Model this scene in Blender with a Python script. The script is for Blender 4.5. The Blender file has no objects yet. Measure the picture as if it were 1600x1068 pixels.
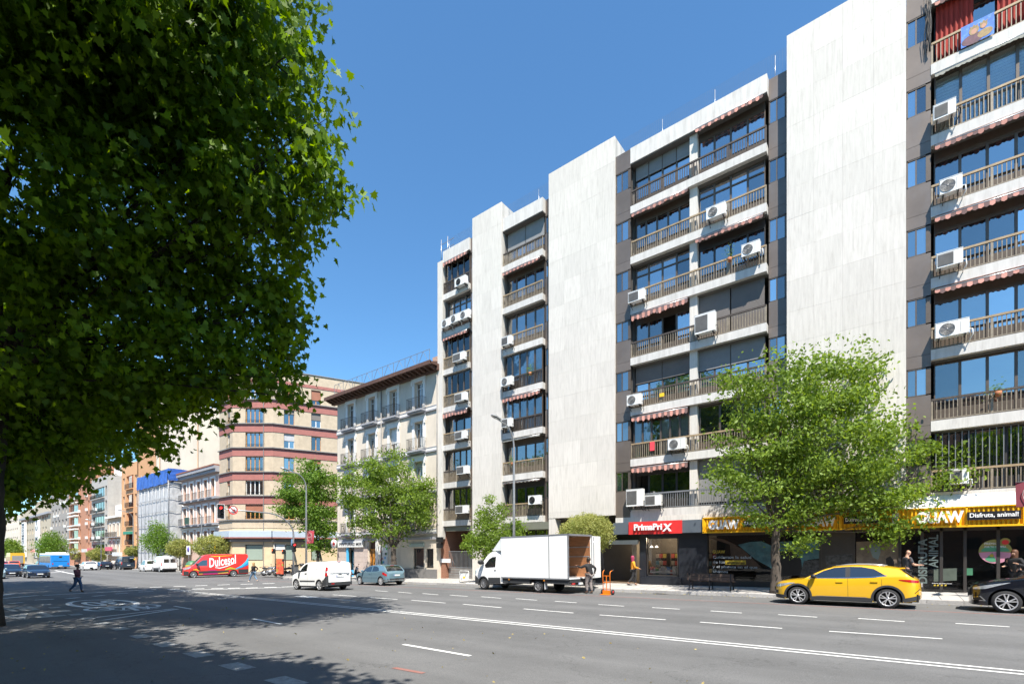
import bpy, bmesh, math, random
import numpy as np
from mathutils import Matrix, Vector
PI = math.pi
R = math.radians
rnd = random.Random(7)
SC = bpy.context.scene
C = SC.collection

# ---------------------------------------------------------------- camera
F = 755.6                      # focal length in pixels of a 1600 px wide frame (17 mm)
CA, SA = .786, .618            # the view direction is turned 38.2 degrees to the left of the facade's normal
CZ = 1.92
cam_d = bpy.data.cameras.new('camera'); cam = bpy.data.objects.new('camera', cam_d); C.objects.link(cam)
cam_d.lens = 17.0; cam_d.sensor_width = 36.0; cam_d.shift_y = (863 - 534) / 1600
cam_d.clip_start = .05; cam_d.clip_end = 6000
cam.location = (0, 0, CZ); cam.rotation_euler = (PI / 2, 0, math.atan2(SA, CA))
SC.camera = cam

# ---------------------------------------------------------------- sky, sun, exposure
SUN_EL, SUN_PH = R(60), R(43)              # elevation; the sun stands behind the camera, to the right of the facade's normal
sd = Vector((math.sin(SUN_PH) * math.cos(SUN_EL), -math.cos(SUN_PH) * math.cos(SUN_EL), math.sin(SUN_EL)))  # towards the sun
wd = bpy.data.worlds.new("World"); SC.world = wd; wd.use_nodes = True
nt = wd.node_tree; bg = nt.nodes['Background']
sky = nt.nodes.new('ShaderNodeTexSky'); sky.sky_type = 'NISHITA'; sky.sun_disc = False
sky.sun_elevation = SUN_EL; sky.sun_rotation = math.atan2(sd.x, sd.y)
sky.altitude = 100; sky.air_density = 1.15; sky.dust_density = .0; sky.ozone_density = 1.2
sv = nt.nodes.new('ShaderNodeVectorMath'); sv.operation = 'MULTIPLY'; sv.inputs[1].default_value = (.60, .95, 1.16)   # the camera's rendering of a clear blue sky
nt.links.new(sky.outputs[0], sv.inputs[0]); nt.links.new(sv.outputs[0], bg.inputs[0]); bg.inputs[1].default_value = .089
sl = bpy.data.lights.new('sun', 'SUN'); so = bpy.data.objects.new('sun', sl); C.objects.link(so)
sl.energy = 5.0; sl.angle = R(.53); sl.color = (1, .94, .84)
so.rotation_euler = sd.to_track_quat('Z', 'Y').to_euler()
so.location = (20, -20, 60)
SC.view_settings.view_transform = 'Standard'; SC.view_settings.look = 'None'
SC.view_settings.gamma = 1; SC.view_settings.use_curve_mapping = False
SC.view_settings.exposure = 1.12
try:
    SC.cycles.max_bounces = 8; SC.cycles.transparent_max_bounces = 12; SC.cycles.use_denoising = True
    SC.cycles.sample_clamp_indirect = 4
except Exception: pass

# ---------------------------------------------------------------- measuring the place
def g(t):                       # height of the road: it falls gently away to the left
    return .0145 * (t + 2.8) if t > -50 else -.684 + .006 * (t + 50)
KERB = 23.3
def sw(t, D): return g(t) + .14 + .03 * (D - KERB)
def _tz(x, D):
    tx = (x - 800) / F; Z = D / (SA * tx + CA); return Z * (CA * tx - SA), Z
def T(x, D=26.6): return _tz(x, D)[0]
def ZA(x, y, D=26.6): return CZ + (863 - y) / F * _tz(x, D)[1]
def G(x, y, dz=0):              # where a point of the road seen at x, y lies
    tx = (x - 800) / F; Z = 30.
    for i in range(50):
        t = Z * (CA * tx - SA); Z = .5 * Z + .5 * F * (CZ - g(t) - dz) / (y - 863)
    return Z * (CA * tx - SA), Z * (SA * tx + CA)
def AT(x, Z):                   # the point of the ground plan at depth Z in front of the lens
    tx = (x - 800) / F; return Z * (CA * tx - SA), Z * (SA * tx + CA)

# ---------------------------------------------------------------- materials
MATS = {}
def new_mat(name):
    m = bpy.data.materials.new(name); m.use_nodes = True; MATS[name] = m
    return m, m.node_tree, m.node_tree.nodes['Principled BSDF']
def setc(b, k, v): b.inputs[k].default_value = v
def M(name, col, rough=.6, metal=0, var=.12, scale=2.0, bump=0, bscale=40, stretch=(1, 1, 1), spec=.5, coat=0, rand=0, dirt=None, trans=0, emit=0):
    if name in MATS: return MATS[name]
    m, t, b = new_mat(name); N = t.nodes; L = t.links
    setc(b, 'Roughness', rough); setc(b, 'Metallic', metal); setc(b, 'Specular IOR Level', spec)
    if coat: setc(b, 'Coat Weight', coat); setc(b, 'Coat Roughness', .04)
    if trans: setc(b, 'Transmission Weight', trans)
    if emit: setc(b, 'Emission Color', (*col, 1)); setc(b, 'Emission Strength', emit)
    geo = N.new('ShaderNodeNewGeometry'); mp = N.new('ShaderNodeMapping'); mp.inputs['Scale'].default_value = stretch
    L.new(geo.outputs['Position'], mp.inputs['Vector'])
    no = N.new('ShaderNodeTexNoise'); no.inputs['Scale'].default_value = scale; no.inputs['Detail'].default_value = 6
    no.inputs['Roughness'].default_value = .62
    L.new(mp.outputs[0], no.inputs['Vector'])
    mr = N.new('ShaderNodeMapRange'); mr.inputs[1].default_value = .3; mr.inputs[2].default_value = .7
    mr.inputs[3].default_value = 1 - var; mr.inputs[4].default_value = 1 + var
    L.new(no.outputs[0], mr.inputs[0])
    out = mr.outputs[0]
    if rand:
        oi = N.new('ShaderNodeObjectInfo'); r2 = N.new('ShaderNodeMapRange')
        r2.inputs[3].default_value = 1 - rand; r2.inputs[4].default_value = 1 + rand
        L.new(oi.outputs['Random'], r2.inputs[0])
        mu = N.new('ShaderNodeMath'); mu.operation = 'MULTIPLY'; L.new(out, mu.inputs[0]); L.new(r2.outputs[0], mu.inputs[1]); out = mu.outputs[0]
    vm = N.new('ShaderNodeVectorMath'); vm.operation = 'SCALE'; vm.inputs[0].default_value = col
    L.new(out, vm.inputs['Scale'])
    cs = vm.outputs[0]
    if dirt:                    # (colour, amount, scale, stretch)
        dc, da, dsc, dst = dirt
        m2 = N.new('ShaderNodeMapping'); m2.inputs['Scale'].default_value = dst; L.new(geo.outputs['Position'], m2.inputs['Vector'])
        n2 = N.new('ShaderNodeTexNoise'); n2.inputs['Scale'].default_value = dsc; n2.inputs['Detail'].default_value = 7; n2.inputs['Roughness'].default_value = .7
        L.new(m2.outputs[0], n2.inputs['Vector'])
        r3 = N.new('ShaderNodeMapRange'); r3.inputs[1].default_value = .5; r3.inputs[2].default_value = .75; r3.inputs[3].default_value = 0; r3.inputs[4].default_value = da
        L.new(n2.outputs[0], r3.inputs[0])
        mx = N.new('ShaderNodeMix'); mx.data_type = 'RGBA'; L.new(r3.outputs[0], mx.inputs[0]); L.new(cs, mx.inputs[6]); mx.inputs[7].default_value = (*dc, 1)
        cs = mx.outputs[2]
    L.new(cs, b.inputs['Base Color'])
    if bump:
        n3 = N.new('ShaderNodeTexNoise'); n3.inputs['Scale'].default_value = bscale; n3.inputs['Detail'].default_value = 4
        L.new(mp.outputs[0], n3.inputs['Vector'])
        bp = N.new('ShaderNodeBump'); bp.inputs['Strength'].default_value = bump; bp.inputs['Distance'].default_value = .02
        L.new(n3.outputs[0], bp.inputs['Height']); L.new(bp.outputs[0], b.inputs['Normal'])
    return m
def glass_mat(name, tint=(.55, .62, .66), refl=.22, body=(.01, .012, .014), opaque=.45, wob=.02, rough=.02):
    m, t, b = new_mat(name); N = t.nodes; L = t.links
    setc(b, 'Base Color', (*body, 1)); setc(b, 'Roughness', .25)
    tr = N.new('ShaderNodeBsdfTransparent'); tr.inputs[0].default_value = (*tint, 1)
    gl = N.new('ShaderNodeBsdfGlossy'); gl.inputs['Roughness'].default_value = rough; gl.inputs[0].default_value = (.93, .92, .90, 1)
    mx = N.new('ShaderNodeMixShader'); mx.inputs[0].default_value = opaque
    L.new(tr.outputs[0], mx.inputs[1]); L.new(b.outputs[0], mx.inputs[2])
    fr = N.new('ShaderNodeFresnel'); fr.inputs[0].default_value = 1.5
    ad = N.new('ShaderNodeMath'); ad.operation = 'ADD'; ad.use_clamp = True; L.new(fr.outputs[0], ad.inputs[0])
    oi = N.new('ShaderNodeObjectInfo'); r2 = N.new('ShaderNodeMapRange'); r2.inputs[3].default_value = refl * .5; r2.inputs[4].default_value = refl * 1.5
    L.new(oi.outputs['Random'], r2.inputs[0]); L.new(r2.outputs[0], ad.inputs[1])
    m2 = N.new('ShaderNodeMixShader'); L.new(ad.outputs[0], m2.inputs[0]); L.new(mx.outputs[0], m2.inputs[1]); L.new(gl.outputs[0], m2.inputs[2])
    no = N.new('ShaderNodeTexNoise'); no.inputs['Scale'].default_value = .9; geo = N.new('ShaderNodeNewGeometry'); L.new(geo.outputs['Position'], no.inputs['Vector'])
    bp = N.new('ShaderNodeBump'); bp.inputs['Strength'].default_value = .35; bp.inputs['Distance'].default_value = wob
    L.new(no.outputs[0], bp.inputs['Height']); L.new(bp.outputs[0], gl.inputs['Normal'])
    L.new(m2.outputs[0], N['Material Output'].inputs['Surface'])
    return m

# ---------------------------------------------------------------- mesh building
WORLD = {}
def tag(o, label=None, cat=None, group=None, kind=None):
    if label: o['label'] = label
    if cat: o['category'] = cat
    if group: o['group'] = group
    if kind: o['kind'] = kind
    return o
def root(name, loc, label, cat, group=None, rz=0, world=True):
    o = bpy.data.objects.new(name, None); C.objects.link(o); o.location = loc; o.rotation_euler = (0, 0, rz)
    o.empty_display_size = .2
    WORLD[o.name] = world
    return tag(o, label, cat, group)
def adopt(o, parent):
    if parent is None: WORLD[o.name] = True; return o
    w = WORLD.get(parent.name, True); o.parent = parent; WORLD[o.name] = w
    if w and parent.type == 'EMPTY': o.matrix_parent_inverse = Matrix.Translation(-parent.location)
    return o
class MB:
    def __init__(s, mat=None): s.v = []; s.f = []; s.mi = []; s.mats = []; s.cur = 0; s.xf = None; s.sm = []; s.smooth = False
    def use(s, m):
        if m not in s.mats: s.mats.append(m)
        s.cur = s.mats.index(m); return s
    def add(s, vs, fs):
        b = len(s.v)
        if s.xf is not None: vs = [tuple(s.xf @ Vector(p)) for p in vs]
        s.v += [tuple(p) for p in vs]
        for q in fs: s.f.append(tuple(b + i for i in q)); s.mi.append(s.cur); s.sm.append(s.smooth)
        return b
    def quad(s, *p): s.add(p, [tuple(range(len(p)))]); return s
    def box(s, x0, x1, y0, y1, z0, z1):
        s.add([(x0, y0, z0), (x1, y0, z0), (x1, y1, z0), (x0, y1, z0), (x0, y0, z1), (x1, y0, z1), (x1, y1, z1), (x0, y1, z1)],
              [(0, 3, 2, 1), (4, 5, 6, 7), (0, 1, 5, 4), (1, 2, 6, 5), (2, 3, 7, 6), (3, 0, 4, 7)]); return s
    def bar(s, a, b, w, h=None):              # a square bar from a to b
        h = h or w; a = Vector(a); b = Vector(b); d = (b - a).normalized()
        u = d.cross(Vector((0, 0, 1)));
        if u.length < 1e-3: u = Vector((1, 0, 0))
        u.normalize(); v = u.cross(d); u = u * w / 2; v = v * h / 2
        s.add([a - u - v, a + u - v, a + u + v, a - u + v, b - u - v, b + u - v, b + u + v, b - u + v],
              [(0, 3, 2, 1), (4, 5, 6, 7), (0, 1, 5, 4), (1, 2, 6, 5), (2, 3, 7, 6), (3, 0, 4, 7)]); return s
    def tube(s, pts, r, n=8, cap=True, closed=False):
        pts = [Vector(p) for p in pts]; k = len(pts); rs = r if isinstance(r, (list, tuple)) else [r] * k
        vs = []; pu = None
        for i, p in enumerate(pts):
            a = pts[(i - 1) % k] if (closed or i > 0) else p; b = pts[(i + 1) % k] if (closed or i < k - 1) else p
            d = (b - a).normalized()
            if pu is None:
                u = d.cross(Vector((0, 0, 1)))
                if u.length < 1e-2: u = d.cross(Vector((0, 1, 0)))
            else: u = pu - d * pu.dot(d)
            u.normalize(); pu = u; w = d.cross(u)
            for j in range(n):
                q = 2 * PI * j / n; vs.append(p + (u * math.cos(q) + w * math.sin(q)) * rs[i])
        fs = []
        for i in range(k if closed else k - 1):
            i2 = (i + 1) % k
            for j in range(n): fs.append((i * n + j, i * n + (j + 1) % n, i2 * n + (j + 1) % n, i2 * n + j))
        if cap and not closed: fs.append(tuple(range(n))[::-1]); fs.append(tuple((k - 1) * n + j for j in range(n)))
        sm = s.smooth; s.smooth = True; s.add(vs, fs); s.smooth = sm; return s
    def lathe(s, prof, ctr=(0, 0, 0), axis='z', n=20, smooth=True):   # prof: (radius, height) pairs
        vs = []; fs = []; k = len(prof)
        for r_, h in prof:
            for j in range(n):
                q = 2 * PI * j / n; a, b = r_ * math.cos(q), r_ * math.sin(q)
                p = (a, b, h) if axis == 'z' else ((a, h, b) if axis == 'y' else (h, a, b))
                vs.append((p[0] + ctr[0], p[1] + ctr[1], p[2] + ctr[2]))
        for i in range(k - 1):
            for j in range(n): fs.append((i * n + j, i * n + (j + 1) % n, (i + 1) * n + (j + 1) % n, (i + 1) * n + j))
        sm = s.smooth; s.smooth = smooth; s.add(vs, fs); s.smooth = sm; return s
    def prism(s, poly, y0, y1, plane='xz'):   # a 2-D outline given depth
        k = len(poly)
        def P(a, b, d): return (a, d, b) if plane == 'xz' else ((a, b, d) if plane == 'xy' else (d, a, b))
        s.add([P(a, b, y0) for a, b in poly] + [P(a, b, y1) for a, b in poly],
              [tuple(range(k))[::-1], tuple(range(k, 2 * k))] + [(i, (i + 1) % k, k + (i + 1) % k, k + i) for i in range(k)]); return s
    def mesh(s, name, mat=None, fix=True):
        me = bpy.data.meshes.new(name); me.from_pydata(s.v, [], s.f)
        for m in (s.mats or ([mat] if mat else [])): me.materials.append(m)
        if s.mats: me.polygons.foreach_set('material_index', s.mi)
        if any(s.sm): me.polygons.foreach_set('use_smooth', s.sm)
        if fix and len(s.f) < 60000:
            bm = bmesh.new(); bm.from_mesh(me); bmesh.ops.recalc_face_normals(bm, faces=bm.faces); bm.to_mesh(me); bm.free()
        me.update(); return me
    def build(s, name, mat=None, parent=None, kind=None, fix=True):
        o = bpy.data.objects.new(name, s.mesh(name, mat, fix)); C.objects.link(o); adopt(o, parent)
        if kind: o['kind'] = kind
        return o
CUBES = {}
def pbox(name, x0, x1, y0, y1, z0, z1, mat, parent, kind=None):   # a box piece; alike pieces share one mesh
    k = mat.name
    if k not in CUBES: CUBES[k] = MB().box(-.5, .5, -.5, .5, -.5, .5).mesh('piece', mat)
    o = bpy.data.objects.new(name, CUBES[k]); C.objects.link(o); adopt(o, parent)
    o.location = ((x0 + x1) / 2, (y0 + y1) / 2, (z0 + z1) / 2); o.scale = (max(x1 - x0, 1e-3), max(y1 - y0, 1e-3), max(z1 - z0, 1e-3))
    if kind: o['kind'] = kind
    return o
def text_mb(txt, size, extrude, bold=0, shear=0, space=1.0, width=None, height=None):
    cu = bpy.data.curves.new('lettering', 'FONT'); cu.body = txt; cu.size = size; cu.extrude = 0; cu.offset = bold; cu.shear = shear; cu.space_character = space
    cu.resolution_u = 3
    o = bpy.data.objects.new('lettering', cu); C.objects.link(o)
    bpy.context.view_layer.update()
    me = bpy.data.meshes.new_from_object(o.evaluated_get(bpy.context.evaluated_depsgraph_get()))
    vs = [tuple(v.co) for v in me.vertices]; fs = [tuple(p.vertices) for p in me.polygons]
    bpy.data.objects.remove(o); bpy.data.curves.remove(cu); bpy.data.meshes.remove(me)
    if not vs: return MB()
    x0 = min(v[0] for v in vs); x1 = max(v[0] for v in vs); y0 = min(v[1] for v in vs); y1 = max(v[1] for v in vs)
    sx = width / (x1 - x0) if width else 1; sy = height / (y1 - y0) if height else (sx if width else 1)
    if height and not width: sx = sy
    vs = [((v[0] - x0) * sx, (v[1] - y0) * sy, 0) for v in vs]
    mb = MB(); n = len(vs)
    e = extrude
    mb.add([(x, y, 0) for x, y, z in vs] + [(x, y, e) for x, y, z in vs], [])
    if e:
        cnt = {}
        for q in fs:
            for i in range(len(q)):
                a, b = q[i], q[(i + 1) % len(q)]; cnt[(a, b)] = 1
        for q in fs: mb.f.append(tuple(n + i for i in q)); mb.f.append(tuple(q[::-1]))
        for (a, b) in cnt:
            if (b, a) not in cnt: mb.f.append((a, b, n + b, n + a))
    else:
        for q in fs: mb.f.append(q)
    mb.mi = [0] * len(mb.f); mb.sm = [False] * len(mb.f)
    mb.w = (x1 - x0) * sx; mb.h = (y1 - y0) * sy
    return mb
def put_text(txt, x, y, z, mat, parent, width=None, height=None, ext=.03, name='lettering', rot=None, bold=.0, **kw):
    """lettering on a facade that looks towards -y: x, z is its lower left corner, y its front"""
    mb = text_mb(txt, 1, ext, bold, width=width, height=height, **kw)
    rot = rot or Matrix.Rotation(PI / 2, 4, 'X')
    X = Matrix.Translation((x, y, z)) @ rot
    mb.v = [tuple(X @ Vector(p)) for p in mb.v]
    return mb.build(name, mat, parent, fix=False)
def copy_tree(o, parent=None):
    c = o.copy(); C.objects.link(c); c.parent = parent; WORLD[c.name] = WORLD.get(o.name, True)
    for ch in list(o.children): copy_tree(ch, c)
    return c
# ---------------------------------------------------------------- ground, road, kerbs, pavement
def asphalt(name, base):
    m, t, b = new_mat(name); N = t.nodes; L = t.links
    geo = N.new('ShaderNodeNewGeometry')
    def noise(sc, det, st=None, rgh=.6):
        n = N.new('ShaderNodeTexNoise'); n.inputs['Scale'].default_value = sc; n.inputs['Detail'].default_value = det; n.inputs['Roughness'].default_value = rgh
        if st:
            mp = N.new('ShaderNodeMapping'); mp.inputs['Scale'].default_value = st; L.new(geo.outputs['Position'], mp.inputs['Vector']); L.new(mp.outputs[0], n.inputs['Vector'])
        else: L.new(geo.outputs['Position'], n.inputs['Vector'])
        return n
    def rng(n, a, b_, c, d):
        r = N.new('ShaderNodeMapRange'); r.inputs[1].default_value = a; r.inputs[2].default_value = b_; r.inputs[3].default_value = c; r.inputs[4].default_value = d
        L.new(n.outputs[0], r.inputs[0]); return r.outputs[0]
    def mul(a, b_):
        x = N.new('ShaderNodeMath'); x.operation = 'MULTIPLY'; L.new(a, x.inputs[0]); L.new(b_, x.inputs[1]); return x.outputs[0]
    a = rng(noise(55, 3, rgh=.8), .35, .65, .72, 1.28)          # grit
    c = rng(noise(.6, 5, (.06, 1, 1)), .35, .65, .84, 1.12)    # wheel tracks along the street
    d = rng(noise(.35, 7, None, .7), .35, .65, .9, 1.09)
    e = rng(noise(3.2, 5), .6, .72, 1.0, .84)                      # spots of oil
    k = mul(mul(a, c), mul(d, e))
    vm = N.new('ShaderNodeVectorMath'); vm.operation = 'SCALE'; vm.inputs[0].default_value = base; L.new(k, vm.inputs['Scale'])
    # fine cracks and sealed joints
    vo = N.new('ShaderNodeTexVoronoi'); vo.feature = 'DISTANCE_TO_EDGE'; vo.inputs['Scale'].default_value = .16
    nz = noise(.8, 5); mv = N.new('ShaderNodeVectorMath'); mv.operation = 'SCALE'; mv.inputs['Scale'].default_value = 2.5; L.new(nz.outputs[1], mv.inputs[0])
    ad = N.new('ShaderNodeVectorMath'); L.new(geo.outputs['Position'], ad.inputs[0]); L.new(mv.outputs[0], ad.inputs[1]); L.new(ad.outputs[0], vo.inputs['Vector'])
    cr = N.new('ShaderNodeMapRange'); cr.inputs[1].default_value = 0; cr.inputs[2].default_value = .0045; cr.inputs[3].default_value = .72; cr.inputs[4].default_value = 1
    L.new(vo.outputs[0], cr.inputs[0])
    v2 = N.new('ShaderNodeVectorMath'); v2.operation = 'SCALE'; L.new(vm.outputs[0], v2.inputs[0]); L.new(cr.outputs[0], v2.inputs['Scale'])
    L.new(v2.outputs[0], b.inputs['Base Color']); setc(b, 'Roughness', .82); setc(b, 'Specular IOR Level', .35)
    bp = N.new('ShaderNodeBump'); bp.inputs['Strength'].default_value = .5; bp.inputs['Distance'].default_value = .012
    L.new(noise(90, 2).outputs[0], bp.inputs['Height']); L.new(bp.outputs[0], b.inputs['Normal'])
    return m
m_asph = asphalt('asphalt', (.118, .118, .118))
m_base = M('far_ground', (.16, .155, .15), .9, var=.15, scale=.2)
m_paint = M('road_paint', (.66, .66, .64), .7, var=.16, scale=7, dirt=((.25, .25, .25), .75, 9, (1, 1, 1)), bump=.2, bscale=80)
m_paint_old = M('worn_road_paint', (.3, .3, .29), .75, var=.3, scale=9, dirt=((.12, .12, .12), .9, 14, (1, 1, 1)))
m_redpaint = M('faded_red_line', (.24, .105, .085), .8, var=.25, scale=5, dirt=((.13, .12, .12), .9, 5, (1, 1, 1)))
m_slab = M('paving_slabs', (.36, .34, .32), .85, var=.12, scale=3, rand=.1, dirt=((.22, .21, .2), .7, 1.5, (1, 1, 1)), bump=.15)
m_kerb = M('granite_kerb', (.36, .35, .34), .8, var=.2, scale=20, rand=.12, dirt=((.15, .14, .13), .6, 3, (1, 1, 1)), bump=.3, bscale=60)
def sheet(name, ts, Ds, zf, mat, kind='structure'):
    vs = []; fs = []; n = len(Ds)
    for t in ts:
        for D in Ds: vs.append((t, D, zf(t, D)))
    for i in range(len(ts) - 1):
        for j in range(n - 1): fs.append((i * n + j, (i + 1) * n + j, (i + 1) * n + j + 1, i * n + j + 1))
    mb = MB(); mb.add(vs, fs); mb.sm = [True] * len(fs)
    return mb.build(name, mat, None, kind, fix=False)
TS = [-900, -700, -500, -400, -320, -260, -200, -150, -110, -80, -65, -55, -50, -45, -40, -30, -20, -10, 0, 10, 20, 40, 80, 200, 500, 900]
def gf(t): return g(max(-420, min(t, 90)))
sheet('ground', TS + [] , [-900, -200, -40, 0, 23, 60, 200, 900], lambda t, D: gf(t) - .06, m_base)
sheet('road', [t for t in TS if -500 <= t <= 80], [-14, -7, 0, 5, 10, 15, 20, KERB, 26], lambda t, D: gf(t), m_asph)
sheet('side_street', [-64, -55, -50, -45, -42.9], [26, 30, 60, 110], lambda t, D: gf(t), m_asph)
CORNER = -47.2                                            # the kerb of the corner by the crossing
def pavement(t0, t1, D1, name='pavement'):
    n = max(2, int((t1 - t0) / 4)); ts = [t0 + (t1 - t0) * i / n for i in range(n + 1)]
    return sheet(name, ts, [KERB + .15, KERB + 1.5, 27.5, D1], lambda t, D: g(t) + .14 + .03 * min(D - KERB, 5), m_slab)
pv = pavement(-46.6, 40, 33)
pv2 = sheet('pavement', [-420, -300, -200, -150, -110, -80, -64], [25.4, 26, 27, 30], lambda t, D: g(t) + .14, m_slab)
sheet('pavement', [-46.6, -44, -42.6], [33, 60, 110], lambda t, D: g(t) + .29, m_slab)
# paving slabs, kerb stones: single pieces near by, one joined course farther off
m_joint = M('paving_joint', (.12, .115, .11), .9, var=.2)
mbj = MB()
for D in [KERB + .15 + .6 * i for i in range(1, 7)]:
    mbj.quad(*[(t, D + dd, sw(t, D) + .004) for t, dd in ((-46, -.008), (30, -.008), (30, .008), (-46, .008))])
t = -46
while t < 12:
    mbj.quad((t, KERB + .2, sw(t, KERB + .2) + .004), (t + .02, KERB + .2, sw(t, KERB + .2) + .004), (t + .02, 27, sw(t, 27) + .004), (t, 27, sw(t, 27) + .004)); t += .6
mbj.build('paving_joints', m_joint, pv, 'stuff', fix=False)
t = -30.0
while t < 9:                                             # kerb stones one metre long
    w = .99
    o = pbox('kerb_stone', t, t + w, KERB, KERB + .17, g(t) - .1, g(t + .5) + .14 + rnd.uniform(-.004, .006), m_kerb, pv)
    o.rotation_euler.z = rnd.uniform(-.004, .004); t += 1.0
mbk = MB()
for a, b, KK in ((-46.6, -30.0, KERB), (9, 40, KERB), (-420, -64, 25.25)):
    n = max(1, int((b - a) / 8))
    for i in range(n):
        t0 = a + (b - a) * i / n; t1 = a + (b - a) * (i + 1) / n
        mbk.add([(t0, KK, g(t0) - .1), (t1, KK, g(t1) - .1), (t1, KK + .16, g(t1) - .1), (t0, KK + .16, g(t0) - .1), (t0, KK, g(t0) + .145), (t1, KK, g(t1) + .145), (t1, KK + .16, g(t1) + .145), (t0, KK + .16, g(t0) + .145)],
                [(0, 3, 2, 1), (4, 5, 6, 7), (0, 1, 5, 4), (1, 2, 6, 5), (2, 3, 7, 6), (3, 0, 4, 7)])
mbk.build('kerb', m_kerb, None, 'structure')
mbk = MB().box(-46.75, -46.6, KERB, 110, -.9, -.33); mbk.box(-64, -63.85, 25.4, 110, -1, -.5); mbk.build('kerb', m_kerb, None, 'structure')
# gully grate by the kerb
MB().box(-9.2, -8.6, KERB - .45, KERB - .02, g(-9) - .01, g(-9) + .012).build('drain_cover', M('cast_iron', (.05, .05, .05), .6, .7, var=.3, scale=30), None, 'structure')

# painted markings, laid 4 mm above the road
def mark(name, pts, mat=None, lift=.005):
    mb = MB(); mb.add([(t, D, g(t) + lift) for t, D in pts], [tuple(range(len(pts)))])
    if mb.f:
        o = mb.build(name, mat or m_paint, None, 'structure', fix=False)
        me = o.data
        if me.polygons[0].normal.z < 0: me.flip_normals()
    return o
def dash(t0, t1, D, w=.12, mat=None, name='lane_dash', tilt=0):
    n = max(1, int((t1 - t0) / 6)); up = []; lo = []
    for i in range(n + 1):
        t = t0 + (t1 - t0) * i / n; up.append((t, D + w / 2 + tilt * (t - t0))); lo.append((t, D - w / 2 + tilt * (t - t0)))
    return mark(name, lo + up[::-1], mat)
def line(name, t0, t1, D, w, mat, tilt=0):
    mb = MB(); n = max(1, int((t1 - t0) / 5))
    for i in range(n):
        a = t0 + (t1 - t0) * i / n; b = t0 + (t1 - t0) * (i + 1) / n; da = D + tilt * (a - t0); db = D + tilt * (b - t0)
        mb.add([(a, da - w / 2, g(a) + .005), (b, db - w / 2, g(b) + .005), (b, db + w / 2, g(b) + .005), (a, da + w / 2, g(a) + .005)], [(0, 1, 2, 3)])
    return mb.build(name, mat, None, 'structure', fix=False)
line('centre_line', -36.8, 30, 10.86, .085, m_paint, -.006); line('centre_line', -36.8, 30, 11.14, .085, m_paint, -.006)
line('red_kerb_line', -46, 30, 20.55, .12, m_redpaint, -.003)
def pxdash(x0, y0, x1, y1, w=.12, mat=None, name='lane_dash'):
    a = Vector(G(x0, y0)); b = Vector(G(x1, y1)); d = (b - a).normalized(); n = Vector((-d.y, d.x)) * w / 2
    return mark(name, [tuple(a - n), tuple(b - n), tuple(b + n), tuple(a + n)], mat)
for q in ((1110, 953.7, 1159, 957), (1216, 959.5, 1277, 963.5), (1341, 965.5, 1413.5, 970.5), (1493, 973.2, 1577.5, 978.6), (1019, 948.5, 1062, 951),
          (935, 943.6, 975, 946.4), (867, 938.6, 901, 941), (806, 934.5, 839, 937), (752, 931.5, 783, 934), (703, 929, 731, 931), (660, 926.5, 685, 928.5), (622, 924.2, 643, 926), (586, 922, 606, 923.6)):
    pxdash(*q, w=.105)
for q in ((1093.8, 971.2, 1222, 981), (1295.5, 985.5, 1472.5, 997.3), (937, 960, 1040, 967.5), (818, 950.5, 896, 957), (724, 943.3, 783.5, 948.6), (643, 937, 696, 941.4), (577, 932.5, 621, 935.8), (520, 928.5, 557, 931),
          (630, 1006, 735, 1024), (466, 930.5, 556, 938.5), (395, 966, 440, 974.5), (272, 946.2, 300, 951), (1710, 1012, 1900, 1026)):
    pxdash(*q, w=.10)
pxdash(615, 1042.5, 662, 1051, .1, m_redpaint, 'red_mark')
# the long broken edge of the bus lane: wide worn blocks, curving to the left
for x, y, w, l in ((447, 1064, .34, .75), (370, 1040.5, .34, .75), (310, 1021.5, .34, .75), (258, 1006, .34, .75), (220, 993.3, .34, .72), (187.5, 981.5, .34, .7), (160, 973.5, .33, .7), (137, 965.5, .33, .7), (118, 959.5, .33, .7), (101, 954, .33, .7), (85, 948.5, .33, .7), (73, 944, .33, .7)):
    a = Vector(G(x, y)); b = Vector(G(x - 30, y - 9)); d = (b - a).normalized(); n = Vector((-d.y, d.x)) * w / 2; d = d * l / 2
    mark('bus_lane_block', [tuple(a - d - n), tuple(a + d - n), tuple(a + d + n), tuple(a - d + n)], m_paint_old)
# stop lines, give way lines and zebra remains at the crossing
for q in ((0, 934.5, 60, 929.5), (66, 929.5, 245, 920), (0, 930, 20, 927), (12, 942.3, 36, 940.6), (104, 934.6, 124, 932.8), (145, 930.8, 163, 929.3), (180, 927, 200, 925.8), (216, 924.2, 240, 923), (0, 902, 100, 892), (86, 890.5, 120, 897), (54, 936.6, 84, 935.4)):
    pxdash(*q, w=.28)
for x, y in ((196, 918), (234, 916.8), (271, 915.6), (305, 914.4), (340, 913.2), (376, 912.2), (410, 911.2), (300, 919.5), (330, 919), (356, 918.5), (384, 918), (413, 917.2), (440, 916.4), (262, 920)):
    pxdash(x, y, x + 19, y - .6, .45, name='crossing_block')
pxdash(283, 921.5, 440, 917, .3); pxdash(340, 934, 385, 931.5, .2)
pxdash(466, 930.5, 492, 932.8, .5, name='turn_arrow'); pxdash(466, 930.5, 556, 938.5, .15, name='turn_arrow')
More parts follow.
